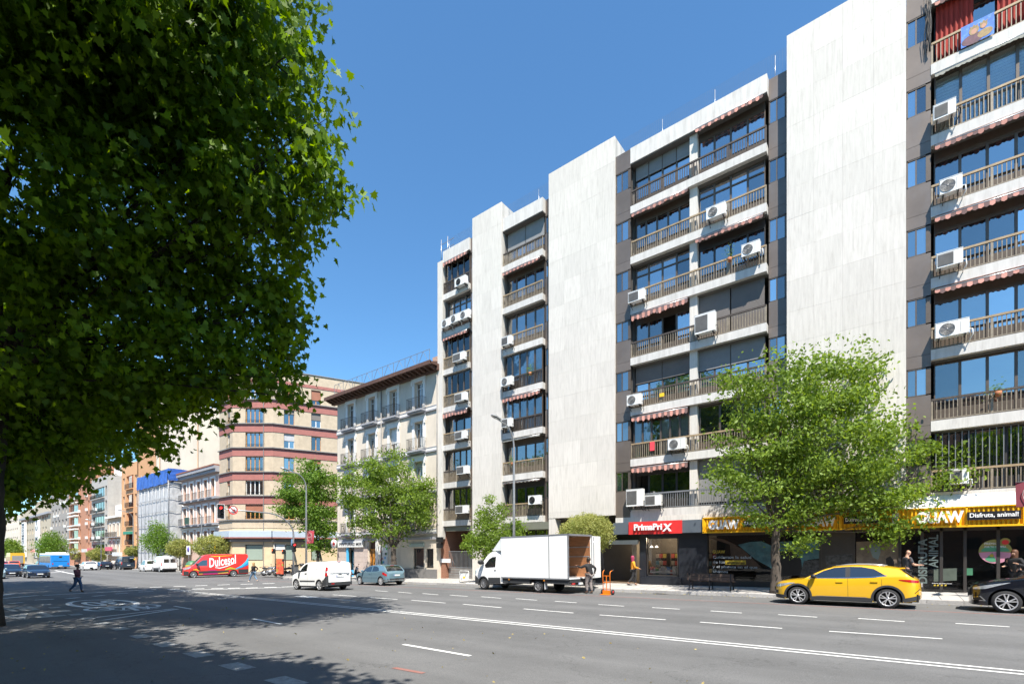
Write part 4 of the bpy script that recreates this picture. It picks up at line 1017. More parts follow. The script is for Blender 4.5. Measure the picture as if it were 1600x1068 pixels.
d.box(x0, x0 + .14, 26.75, 26.85, -.6, 2.2).box(x1 - .14, x1, 26.75, 26.85, -.6, 2.2).box((x0 + x1) / 2 - .12, (x0 + x1) / 2 + .12, 26.74, 26.85, -.6, 2.2).box(x0, x1, 26.75, 26.85, -.6, .35).box(x0, x1, 26.75, 26.85, 2.1, 2.28)
d.use(m_eave).box(x0, x1, 26.85, 26.9, 2.28, 2.95); d = d.build('front_door', None, cr)
c = (x0 + x1) / 2
for u0, u1 in ((x0 + .14, c - .12), (c + .12, x1 - .14)): pbox('pane', u0, u1, 26.8, 26.81, .35, 2.1, m_glass, d)
p_ = pbox('poster_board', T(592.8), T(606), 26.56, 26.6, .6, 2.6, m_white, cr)
pw = MB(); pm = [M('poster_a', (.1, .5, .2), .6), M('poster_b', (.1, .35, .6), .6), M('poster_c', (.6, .3, .3), .6), M('poster_d', (.55, .6, .6), .6)]
for i in range(10):
    x = T(594) + rnd.uniform(0, T(604) - T(594)); z = rnd.uniform(.8, 2.3); pw.use(rnd.choice(pm)).box(x, x + .22, 26.55, 26.558, z, z + .2)
pw.build('posters', None, cr)
for x0, x1, z0, z1 in ((T(645), T(662), .55, 2.3), (T(666), T(677), .7, 2.25)):
    f = MB().use(m_dkframe).box(x0, x0 + .08, 26.75, 26.85, z0, z1).box(x1 - .08, x1, 26.75, 26.85, z0, z1).box(x0, x1, 26.75, 26.85, z1 - .08, z1).box(x0, x1, 26.75, 26.85, z0, z0 + .08).build('window', None, cr)
    pbox('pane', x0 + .08, x1 - .08, 26.8, 26.81, z0 + .08, z1 - .08, m_glass, f)
bm2 = MB(); x = T(666) + .08
while x < T(677): bm2.box(x - .012, x + .012, 26.6, 26.62, .7, 2.25); x += .14
bm2.build('window_bars', m_iron, cr)
pbox('sign_board', T(641), T(663), 26.5, 26.6, 2.4, 2.7, M('pale_green_sign', (.35, .42, .38), .5), cr)
# round blade sign with a red leaf
bs = root('round_blade_sign', (T(521.5, 26.0), 26.0, 2.75), 'round white projecting sign with a red leaf on the cream house corner', 'sign')
MB().lathe([(.001, -.06), (.42, -.06), (.42, .06), (.001, .06)], (T(521.5, 26), 26.0, 2.78), 'y', 28).build('disc', m_white, bs)
lf = [(0, 1), (.18, .62), (.45, .75), (.38, .35), (.85, .42), (.7, .15), (.95, -.1), (.4, -.42), (.48, -.6), (.06, -.5), (.04, -.95), (-.04, -.95), (-.06, -.5), (-.48, -.6), (-.4, -.42), (-.95, -.1), (-.7, .15), (-.85, .42), (-.38, .35), (-.45, .75), (-.18, .62)]
lm = MB(); cxx, czz = T(521.5, 25.93), 2.78
lm.add([(cxx, 25.925, czz)] + [(cxx + a * .27, 25.925, czz + b * .27) for a, b in lf], [(0, i + 1, (i + 1) % len(lf) + 1) for i in range(len(lf))]); lm.build('leaf', m_red, bs, fix=False)
MB().box(cxx - .2, cxx + .2, 25.915, 25.92, czz - .04, czz + .04).build('name_strip', f_dark, bs)
MB().tube([(cxx + .42, 26.0, 2.78), (a0 + .02, 26.6, 2.78)], .025, 6).build('arm', m_black, bs)

# ---------------------------------------------------------------- corner house with red bands
m_buff = M('buff_brick', (.47, .385, .28), .85, var=.10, scale=2, dirt=((.30, .24, .17), .45, 1.2, (1, 1, .6)), bump=.2, bscale=30)
m_redb = M('red_band', (.33, .125, .105), .8, var=.1, scale=2)
m_ledge = M('grey_ledge', (.2, .195, .19), .8, var=.1)
m_ylst = M('yellow_limestone', (.58, .45, .29), .8, var=.09, scale=1.5, rand=.05)
m_orw = M('orange_wood_frame', (.45, .22, .07), .5, var=.15)
m_rshut = M('terracotta_shutter', (.30, .12, .07), .7, var=.1)
P1 = AT(363.5, 62.98); P2 = AT(427, 63); P3 = (P2[0] + .41 * 42, P2[1] + .912 * 42); P0 = (T(343, 27), 27.0)
P1 = (P1[0], 27.02)
ch = root('corner_house', (P2[0], P2[1], -.8), 'buff brick corner house with dark red bands between its floors', 'house')
def hit(x, A, B):             # how far along the wall A-B the column x of the picture falls, and its depth
    ax, az = A[0] * CA + A[1] * SA, -A[0] * SA + A[1] * CA; bx_, bz = B[0] * CA + B[1] * SA, -B[0] * SA + B[1] * CA
    k = (x - 800) / F; lam = (k * az - ax) / ((bx_ - ax) - k * (bz - az)); L_ = math.dist(A, B)
    return lam * L_, az + lam * (bz - az)
def wall_xf(A, B):
    return Matrix.Translation((A[0], A[1], 0)) @ Matrix.Rotation(math.atan2(B[1] - A[1], B[0] - A[0]), 4, 'Z')
LV = [6.26, 9.39, 12.5, 15.63, 18.77, 21.9, 25.05]        # ledges: a window stands on each
_, Zr = hit(463.6, P2, P3); ZR = CZ + (863 - 582.5) / F * Zr
print('corner roof', ZR, 'window row', [CZ + (863 - y) / F * hit(450, P2, P3)[1] for y in (600, 624, 640, 663)])
def wbox(mb, u0, u1, w0, w1, z0, z1): mb.box(u0, u1, w0, w1, z0, z1)
def wpart(name, X, u0, u1, w0, w1, z0, z1, mat, par):
    mb = MB(mat); mb.xf = X; mb.box(u0, u1, w0, w1, z0, z1); return mb.build(name, mat, par)
faces = [(P0, P1, [(354.5, 359.3)], 'a'), (P1, P2, [(383.5, 410.8)], 'b'), (P2, P3, [(443.5, 459.8), (486.3, 501.2), (540, 552)], 'c')]
for A, B, wins, fk in faces:
    X = wall_xf(A, B); Ln = math.dist(A, B); us = [(hit(a, A, B)[0], hit(b, A, B)[0]) for a, b in wins]
    if fk == 'c': us = us[:2] + [(us[1][0] + (us[1][0] - us[0][0]) * k, us[1][0] + (us[1][0] - us[0][0]) * k + us[0][1] - us[0][0]) for k in (1, 2, 3)]
    top = ZR
    mbw = MB(m_buff); mbw.xf = X
    zs = [-1.2, .2, 2.1, LV[0] - .3] + LV[1:]
    # wall strips between windows, with holes
    ops = []
    for i, z in enumerate(LV[:-1]):
        for u0, u1 in us: ops.append((u0, u1, z + .05, z + 1.95))
    for u0, u1 in us: ops.append((u0, u1, .9, 3.0))
    zz = sorted({-1.2, top} | {o[2] for o in ops} | {o[3] for o in ops})
    for i in range(len(zz) - 1):
        u = 0
        for c0, c1 in sorted((o[0], o[1]) for o in ops if o[2] <= zz[i] + 1e-6 and o[3] >= zz[i + 1] - 1e-6):
            mbw.box(u, c0, 0, .35, zz[i], zz[i + 1]); u = c1
        mbw.box(u, Ln, 0, .35, zz[i], zz[i + 1])
    mbw.build('wall', m_buff, ch)
    wpart('inner_wall', X, .6, Ln - .6, .7, .75, -1.2, top - .3, m_room, ch)
    for i, z in enumerate(LV[:-1]):
        if i > 0 or True:
            wpart('red_band', X, -.03, Ln + .03, -.05, .1, z - 1.12, z - .12, m_redb if i > 0 else m_buff, ch)
        wpart('ledge', X, -.1, Ln + .1, -.22, .1, z - .12, z + .0, m_ledge, ch)
        for j, (u0, u1) in enumerate(us):
            mt = m_orw if (i + j) % 2 == 0 or fk == 'b' and i == 3 else m_wood_w
            f = MB(mt); f.xf = X; z0, z1 = z + .05, z + 1.95; n = 4 if u1 - u0 > 1.9 else 2
            f.box(u0, u1, .2, .28, z0, z0 + .08); f.box(u0, u1, .2, .28, z1 - .08, z1)
            for q in range(n + 1): uu = u0 + (u1 - u0) * q / n; f.box(max(u0, uu - .06), min(u1, uu + .06), .2, .28, z0, z1)
            f = f.build('window', mt, ch)
            for q in range(n):
                p = MB(m_glass); p.xf = X; w = (u1 - u0) / n; p.box(u0 + q * w + .06, u0 + (q + 1) * w - .06, .23, .24, z0 + .08, z1 - .08); p.build('pane', m_glass, f)
            r = rnd.random()
            if r < .55 or (fk == 'c' and i >= 4):
                hh = rnd.choice([.5, .9, 1.4]) if i < 5 else 1.9 if j == 0 else 1.35
                s = MB(m_rshut); s.xf = X; s.box(u0, u1, .12, .16, z1 - hh, z1); s.build('shutter', rnd.choice([m_shut_w, m_rshut, m_curt_g]) if i < 5 else m_rshut, f)
            if rnd.random() < .6 or fk != 'c':
                rl = MB(m_iron); rl.xf = X; u = u0
                while u < u1: rl.box(u, u + .015, -.1, -.085, z, z + .42); u += .13
                rl.box(u0, u1, -.1, -.08, z + .42, z + .45); rl.build('window_rail', m_iron, ch)
    wpart('red_band', X, -.03, Ln + .03, -.05, .1, LV[5] + 2.15, LV[5] + 2.55, m_redb, ch)
    wpart('parapet_cap', X, -.1, Ln + .1, -.1, .4, top, top + .1, m_ledge, ch)
    # yellow stone ground floor with its blue-grey shop band
    gf0 = MB(m_ylst); gf0.xf = X; u = 0
    for c0, c1 in sorted(us) + [(Ln, Ln)]:
        gf0.box(u, min(c0 - .02, Ln), -.06, .05, -1.2, 4.95); u = c1 + .02
    for c0, c1 in us: gf0.box(c0 - .02, c1 + .02, -.06, .05, -1.2, .9); gf0.box(c0 - .02, c1 + .02, -.06, .05, 3.0, 4.95)
    gf0.build('stone_base', m_ylst, ch)
    wpart('awning_band', X, -.1, Ln + .1, -.7, .0, 3.95, 4.75, M('pale_blue_band', (.40, .47, .55), .5, var=.06), ch)
    wpart('red_trim', X, -.1, Ln + .1, -.72, .0, 3.8, 3.94, m_redb, ch)
    wpart('grey_trim', X, -.1, Ln + .1, -.3, .0, 3.35, 3.7, m_ledge, ch)
    for c0, c1 in us:
        f = wpart('shop_window', X, c0, c1, .1, .16, .9, 3.0, m_dkframe, ch); wpart('pane', X, c0 + .1, c1 - .1, .08, .1, 1.0, 2.9, M('frosted_pane', (.27, .33, .28), .25, var=.05), f)
pr = MB(m_buff); pr.prism([(P0[0] + .1, P0[1] + 1), (P1[0], P1[1] + .9), (P2[0] - .3, P2[1] + .8), (P3[0] - .5, P3[1]), (P3[0] - 12, P3[1] + 3), (P0[0] + .1, 60)], ZR - .6, ZR - .4, 'xy'); pr.build('roof', m_ledge, ch)
X = wall_xf(P1, P2); u = hit(412.3, P1, P2)[0]; wpart('drain_pipe', X, u - .04, u + .04, -.12, -.02, -.8, 22, m_ggrille, ch)
for (A, B, x, y) in ((P2, P3, 495, 846), (P2, P3, 455, 848)):
    u, zz = hit(x, A, B); z = CZ + (863 - y) / F * zz; wpart('flag_sign', wall_xf(A, B), u - .05, u + .05, -1.6, -.2, z - .3, z + .5, M('blue_cloth_sign', (.2, .35, .55), .6, var=.3), ch)
u, zz = hit(433, P2, P3); wpart('wall_plate', wall_xf(P2, P3), u - .4, u + .9, -.12, -.05, 2.3, 3.0, m_white, ch)

# ---------------------------------------------------------------- the houses farther down the street
def far_house(nm, label, x0, x1, ztop, mat, D=27.0, depth=14, side=True, cat='house'):
    a, b = T(x0, D), T(x1, D)
    r = root(nm, ((a + b) / 2, D, g(a)), label, cat)
    return r, a, b
def grid_windows(r, a, b, D, z0s, h, cols, frame, wallmat, ztop, zbot=-2, surround=None, glass=None, depth=12, recess=.3, margin=.06, shutters=None, halves=2):
    ops = []
    for z in z0s:
        for c0, c1 in cols: ops.append((a + (b - a) * c0, a + (b - a) * c1, z, z + h))
    openings_wall(a + .02, b - .02, zbot, ztop, ops, D, D + recess + .1, wallmat, r)
    MB().box(a + .02, b - .02, D + recess + .1, D + depth, zbot, ztop - .05).build('side_wall', wallmat, r)
    for o in ops:
        f = MB().use(frame); f.box(o[0], o[1], D + recess - .06, D + recess, o[2], o[2] + margin * 1.5).box(o[0], o[1], D + recess - .06, D + recess, o[3] - margin * 1.5, o[3])
        for q in range(halves + 1):
            x = o[0] + (o[1] - o[0]) * q / halves; f.box(max(o[0], x - margin), min(o[1], x + margin), D + recess - .06, D + recess, o[2], o[3])
        f = f.build('window', None, r)
        pbox('pane', o[0] + margin, o[1] - margin, D + recess - .03, D + recess - .02, o[2] + margin, o[3] - margin, glass or m_glass, f)
        if surround:
            s = MB().use(surround); m = (o[1] - o[0]) * .22; s.box(o[0] - m, o[0], D - .08, D, o[2], o[3] + m).box(o[1], o[1] + m, D - .08, D, o[2], o[3] + m).box(o[0], o[1], D - .08, D, o[3], o[3] + m); s.build('surround', None, r)
        if shutters and rnd.random() < shutters[1]: pbox('shutter', o[0], o[1], D + .1, D + .14, o[3] - h * rnd.choice([.3, .5, .9]), o[3], shutters[0], r)
    return ops
def balc(r, x0, x1, D, z, out=.5, h=.9, mat=None):
    b = MB().box(x0, x1, D - out, D, z - .14, z).build('balcony', mat or m_mouldg, r)
    q = MB(); x = x0
    while x <= x1: q.box(x, x + .025, D - out, D - out + .025, z, z + h); x += .2
    q.box(x0, x1, D - out, D - out + .03, z + h, z + h + .04); q.build('railing', m_iron, b, 'stuff', fix=False)
D = 27.0
m_pinkw = M('pale_pink_render', (.55, .40, .34), .85, var=.08)
r, a, b = far_house('pink_house', 'low pink and white three storey house left of the red banded corner house', 283.5, 343, 13.7, m_pinkw)
cols = [(.06, .15), (.25, .34), (.44, .53), (.62, .71), (.80, .89)]
grid_windows(r, a, b, D, (2.5, 6.1, 9.7), 2.5, cols, m_orw, m_pinkw, 13.4, surround=m_mould)
for z in (6.0, 9.6): MB().box(a, b, D - .5, D, z - .3, z).build('ledge', m_mouldg, r)
for z in (6.0, 9.6):
    for c0, c1 in cols: balc(r, a + (b - a) * (c0 - .02), a + (b - a) * (c1 + .02), D, z + .02, .6)
MB().box(a, b, D - .5, D + .3, 12.9, 13.3).box(a, b, D - .7, D + .3, 13.3, 13.7).build('cornice', m_mouldg, r); MB().box(a, b, D - .75, D + 6, 13.72, 13.9).build('roof', M('red_tile', (.28, .12, .08), .8, var=.2), r)
MB().box(a, b, D - .15, D, 5.3, 5.6).build('string_course', m_mould, r)
pbox('green_blind', a + (b - a) * .24, a + (b - a) * .35, D - .7, D - .62, 6.1, 7.1, M('dark_green_cloth', (.03, .08, .06), .8), r)
# building wrapped in scaffold net
m_net = M('scaffold_net', (.46, .47, .48), .85, var=.16, scale=1.2, dirt=((.22, .23, .25), .7, 1.5, (3, 1, .3)))
m_tarp = M('blue_tarpaulin', (.035, .12, .44), .55, var=.3, scale=1.2, bump=.6, bscale=2)
a, b = T(216.5, 25.5), T(263.5, 25.5)
r = root('scaffolded_house', ((a + b) / 2, 26, -1.5), 'house wrapped in grey scaffold netting with a blue tarpaulin on top', 'house')
nb = MB(); n = 26
def netwall(mb, p, q, z0, z1, n, m=14):
    vs = []; p = Vector(p); q = Vector(q); d = (q - p); nn = Vector((d.y, -d.x)).normalized()
    for i in range(n + 1):
        for j in range(m + 1):
            w = .045 * math.sin(i * 1.9 + math.sin(j * .8)) * (1 if j % 4 else .2); c = p + d * i / n + nn * w
            vs.append((c.x, c.y, z0 + (z1 - z0) * j / m + .05 * math.sin(i * .9)))
    mb.add(vs, [(i * (m + 1) + j, (i + 1) * (m + 1) + j, (i + 1) * (m + 1) + j + 1, i * (m + 1) + j + 1) for i in range(n) for j in range(m)])
netwall(nb, (a, 25.5), (b, 25.5), -1.5, 12.6, 34); netwall(nb, (b, 25.5), (b, 36), -1.5, 12.6, 20)
nb.build('netting', m_net, r, fix=False)
tp = MB(); netwall(tp, (a - .2, 25.3), (b + .2, 25.3), 12.5, 14.6, 30, 6); netwall(tp, (b + .3, 25.3), (b + .3, 36), 12.9, 14.7, 14, 6)
tp.add([(a - .2, 25.35, 14.6), (b + .2, 25.35, 14.65), (b + .2, 36, 14.8), (a - .2, 36, 14.6)], [(0, 1, 2, 3)]); tp.build('tarpaulin', m_tarp, r, fix=False)
MB().box(a, b - .5, 26.3, 36, -2, 13).build('wall', m_curt_g, r)
sp = MB()
for i in range(9): x = a + (b - a) * i / 8; sp.tube([(x, 25.42, -1.6), (x, 25.42, 14.9)], .035, 5)
for i in range(7):
    z = i * 2 + .3; sp.tube([(a, 25.33, z), (b, 25.33, z)], .03, 5)
    sp.tube([(b + .15, 25.4, z), (b + .15, 36, z)], .03, 5)
for i in range(6): y = 25.4 + i * 2; sp.tube([(b + .15, y, -1.6), (b + .15, y, 14.9)], .035, 5)
sp.build('scaffold_tube', m_steel, r, 'stuff')
dk = MB(); netwall(dk, (b + .25, 27.5), (b + .25, 34), -1, 5.2, 12, 8); dk.build('torn_net', M('dark_green_net', (.06, .075, .07), .9, var=.2), r, fix=False)
# orange building with a blank party wall
m_orr = M('salmon_render', (.58, .32, .16), .85, var=.06, scale=.5); m_pty = M('cream_party_wall', (.70, .60, .46), .9, var=.06, scale=.3, dirt=((.42, .36, .28), .4, .5, (1, 1, .3)))
r, a, b = far_house('salmon_house', 'salmon apartment house with recessed loggias and a tall blank cream party wall', 190, 216, 18.6, m_orr)
lo = [3.4, 6.9, 10.4, 13.9]
ops = [(a + (b - a) * .3, a + (b - a) * .72, z, z + 2.5) for z in lo]
openings_wall(a, b, -2, 18.6, ops + [(a + (b - a) * .08, a + (b - a) * .2, z, z + 2.3) for z in lo] + [(a + (b - a) * .8, a + (b - a) * .93, z, z + 2.3) for z in lo], D, D + .4, m_orr, r)
MB().box(a, b, D + 1.6, D + 1.7, -2, 18.5).build('loggia_wall', M('dark_salmon', (.35, .13, .07), .85), r)
for z in lo:
    for c0, c1 in ((.08, .2), (.8, .93)):
        f = pbox('shutter', a + (b - a) * c0, a + (b - a) * c1, D + .2, D + .25, z, z + 2.3, m_wood_w, r); pbox('pane', a + (b - a) * (c0 + .03), a + (b - a) * (c1 - .03), D + .17, D + .19, z + .2, z + 2.1, m_glass, r)
    balc(r, a + (b - a) * .3, a + (b - a) * .72, D, z, .3, .9, m_orr)
pbox('green_awning', a + (b - a) * .3, a + (b - a) * .74, D - .5, D, 5.4, 5.9, M('green_canvas', (.03, .25, .17), .8), r)
MB().box(a + 2, b - .1, D + 2, D + 13, 18.6, 22).build('penthouse', m_orr, r)
MB().box(b - .5, b + .05, D, 29.7, -2, 31).build('party_edge', m_orr, r); MB().box(b - .4, b, 29.7, 40.5, -2, 31).build('party_wall', m_pty, r); MB().box(a, b - .4, D + 9, 40, -2, 31).build('rear_wing', m_pty, r)
for y in (30.2, 36.5): MB().box(b, b + .06, y, y + .12, 2, 30.9).build('flue', m_orr, r)
MB().box(T(333, 41) - 9, T(343.5, 41) + 2, 41, 45, -2, 25.0).build('grey_tower', M('grey_cladding', (.14, .16, .19), .6, var=.1), None)
bpy.data.objects['grey_tower']; tag(bpy.data.objects['grey_tower'], 'grey clad block glimpsed behind the blank cream party wall', 'building')
# small ornate house
r, a, b = far_house('ornate_house', 'small ornate buff house squeezed between the salmon and the glazed house', 168.5, 189.5, 10, m_cream)
m_orn = M('ornate_buff', (.52, .38, .25), .85, var=.15)
grid_windows(r, a, b, D, (1.8, 5.2), 2.6, [(.14, .26), (.43, .56), (.72, .85)], m_dkframe, m_orn, 9.3, surround=m_mould, halves=1)
balc(r, a + .5, b - .5, D, 5.1, .6); balc(r, a + .5, b - .5, D, 1.7, .6)
MB().box(a, b, D - .5, D + .5, 8.9, 9.3).build('cornice', m_mould, r); MB().box(a, b, D + 1.2, D + 12, 8.0, 11.8).build('penthouse', m_mould, r)
# glazed brown house
m_gc = M('grey_concrete', (.40, .38, .35), .85, var=.08, dirt=((.25, .23, .21), .5, .6, (1, 1, .3)))
r, a, b = far_house('glazed_house', 'brown glazed balcony block with a blank grey side wall', 143, 168, 17, m_gc)
zs = [1.6 + 3.05 * i for i in range(5)]
grid_windows(r, a, b, D, zs, 2.15, [(.06, .82), (.86, .96)], m_bronze, m_gc, 18.2, halves=5, glass=m_glass, shutters=(m_curt_g, .3))
for z in zs: balc(r, a + .6, a + (b - a) * .83, D, z - .2, .4, .8, m_gc)
MB().box(a, b, D + 4, D + 13, 18, 21.5).build('penthouse', m_mould, r)
for i in range(9):
    k = rnd.randrange(5); x = a + (b - a) * rnd.uniform(.1, .8); o = MB().box(x, x + .9, D - .75, D - .42, zs[k] + .2, zs[k] + .8).build('air_conditioner', m_white, r)
# brick house
m_brk = M('orange_brick', (.42, .20, .12), .85, var=.14, scale=2, bump=.2)
r, a, b = far_house('brick_house', 'orange brick apartment house with white framed bay windows', 108, 142.5, 21, m_brk)
zs = [2.2 + 3.2 * i for i in range(6)]
grid_windows(r, a, b, D, zs, 2.1, [(.1, .44), (.52, .57), (.87, .93)], m_mould, m_brk, 22.5, halves=4, glass=m_glass)
for z in zs:
    MB().box(a + (b - a) * .08, a + (b - a) * .46, D - .7, D, z - .25, z).box(a + (b - a) * .08, a + (b - a) * .46, D - .7, D, z + 2.1, z + 2.4).build('bay_ledge', m_mould, r)
    for q in (.5, .82): pbox('air_conditioner', a + (b - a) * q, a + (b - a) * q + .9, D - .35, D, z - .3, z + .3, m_white, r)
# grey house
m_gry = M('grey_stone', (.28, .26, .24), .85, var=.12)
r, a, b = far_house('grey_house', 'grey stone house with many small windows left of the brick house', 80, 107.5, 21, m_gry)
grid_windows(r, a, b, D, [3 + 3.1 * i for i in range(7)], 1.5, [(.06 + .19 * i, .15 + .19 * i) for i in range(5)], m_mould, m_gry, 24, halves=2)
for i in range(14):
    pbox('air_conditioner', a + (b - a) * (.04 + .19 * (i % 5)), a + (b - a) * (.04 + .19 * (i % 5)) + .9, D - .35, D, 2.3 + 3.1 * (i // 2), 2.9 + 3.1 * (i // 2), m_white, r)
# department store with vertical lettering
m_sto = M('store_limestone', (.42, .36, .27), .85, var=.1)
r, a, b = far_house('department_store', 'sandy department store with vertical lettered banners on its front', 33, 79.5, 16, m_sto)
zs = [1.5 + 3.2 * i for i in range(4)]
grid_windows(r, a, b, D, zs, 1.7, [(.16 + .085 * i, .2 + .085 * i) for i in range(9)], m_mould, m_sto, 16.2, halves=1)
MB().box(a, b, D - .6, D + .3, 13.1, 13.7).build('cornice', m_mouldg, r)
rb = MB()
for i in range(18): x = a + (b - a) * (.05 + .05 * i); rb.box(x, x + .8, D - .1, D, 12.2, 12.9)
rb.build('red_tiles', M('red_tile', (.28, .12, .08), .8), r)
MB().box(a + 4, b, D + 3, D + 13, 16, 19.5).build('attic', m_sto, r)
m_navy = M('navy_letters', (.03, .04, .08), .5)
for (x, word) in ((36, 'INDUMENTARIA'), (57, 'TU MODA')):
    t0 = T(x - 2.6, 26.4); t1 = T(x + 2.6, 26.4); MB().box(t0, t1, 26.4, 26.9, .5, 12.2).build('banner_board', m_mould, r)
    n = len(word); hh = 11.3 / n
    for i, chh in enumerate(word):
        if chh != ' ': put_text(chh, t0 + (t1 - t0) * .2, 26.36, 12.0 - (i + 1) * hh, m_navy, r, width=(t1 - t0) * .6, height=hh * .78, ext=.02, bold=.02)
r, a, b = far_house('distant_house', 'distant pale house at the far end of the row beside the trunk', 8, 31, 16, m_sto)
grid_windows(r, a, b, D, [3 + 3.2 * i for i in range(4)], 1.6, [(.08 + .12 * i, .15 + .12 * i) for i in range(7)], m_mould, m_cream, 15.5, halves=1)
r, a, b = far_house('white_end_house', 'white block closing the view at the end of the street', -30, 6, 16, m_sto)
grid_windows(r, a, b, D, [3 + 3.2 * i for i in range(4)], 1.6, [(.08 + .12 * i, .15 + .12 * i) for i in range(7)], m_mould, m_mould, 17.5, halves=1)
# row of shop signs at street level far away
for i, (x, y, w, h, cc) in enumerate(((137, 861, 7, 5, (.65, .15, .2)), (165, 860, 7, 6, (.65, .12, .18)), (128, 862, 5, 5, (.6, .6, .6)), (112, 864, 8, 5, (.5, .5, .5)), (176, 868, 11, 6, (.62, .62, .6)), (48, 862, 5, 4, (.7, .3, .25)), (60, 858, 5, 8, (.65, .65, .65)), (73, 862, 6, 4, (.6, .25, .2)))):
    tt = T(x, 26.2); w_ = abs(T(x + w, 26.2) - tt); z = ZA(x, y, 26.2); h_ = h / F * _tz(x, 26.2)[1]
    o = MB().box(tt, tt + w_, 26.1, 26.6, z, z + h_).build('shop_sign', M('far_sign_%d' % i, cc, .6), None)
    tag(o, ['pink shop sign under the brick house', 'pink shop sign under the glazed brown house', 'small pale shop sign beside the left pink sign', 'grey shop sign at the foot of the brick house', 'white shop awning under the ornate house', 'orange shop sign at the department store', 'tall white sign panel on the department store', 'reddish shop sign right of the tall white panel'][i], 'sign')

# the far side of the road behind the viewer: it only shows in the panes
r = root('opposite_block', (-45, -27, 0), 'brick apartment block standing behind the viewer across the pavement', 'building')
MB().box(-150, 60, -40, -27.3, -2, 21).build('wall', m_brk, r)
for i in range(36):
    for k in range(6):
        x = -118 + i * 4.8; pbox('window', x, x + 1.6, -27.4, -27.2, 2.2 + k * 3.1, 3.9 + k * 3.1, m_dkframe, r)
# ---------------------------------------------------------------- vehicles
def paint(name, col, metal=.25, rough=.32):
    return M(name, col, rough, metal, var=.03, scale=1, coat=1.0, spec=.5)
m_tyre = M('tyre_rubber', (.022, .022, .023), .85, var=.2, scale=20)
m_rim = M('alloy_rim', (.62, .62, .63), .35, .6, var=.05)
m_rimd = M('dark_wheel_well', (.008, .008, .008), .9)
m_cglass = glass_mat('car_glass', refl=.10, opaque=.86, body=(.012, .014, .016), tint=(.4, .45, .45), wob=.004)
m_hl = M('headlight_glass', (.45, .48, .5), .1, .3, var=.3, scale=20, coat=1)
m_tl = M('red_tail_light', (.42, .01, .012), .15, var=.15, scale=20, coat=1)
m_plastic = M('grey_body_plastic', (.035, .037, .04), .6, var=.1)
m_plate = M('number_plate', (.7, .7, .68), .4)
m_chrome = M('chrome', (.6, .6, .6), .12, 1.0)
m_amber = M('amber_lens', (.6, .22, .03), .2, coat=1)
def lerp(pts, x):
    if x <= pts[0][0]: return pts[0][1]
    for (a, b), (c, d) in zip(pts, pts[1:]):
        if x <= c: return b + (d - b) * (x - a) / max(c - a, 1e-9)
    return pts[-1][1]
def smooth(pts, n=6):           # Catmull-Rom refinement of a profile
    out = []
    for i in range(len(pts) - 1):
        p0 = pts[max(i - 1, 0)]; p1 = pts[i]; p2 = pts[i + 1]; p3 = pts[min(i + 2, len(pts) - 1)]
        for k in range(n):
            u = k / n; x = p1[0] + (p2[0] - p1[0]) * u
            m1 = (p2[1] - p0[1]) / max(p2[0] - p0[0], 1e-6); m2 = (p3[1] - p1[1]) / max(p3[0] - p1[0], 1e-6); h = p2[0] - p1[0]
            y = (2 * u**3 - 3 * u**2 + 1) * p1[1] + (u**3 - 2 * u**2 + u) * h * m1 + (-2 * u**3 + 3 * u**2) * p2[1] + (u**3 - u**2) * h * m2
            out.append((x, y))
    out.append(pts[-1]); return out
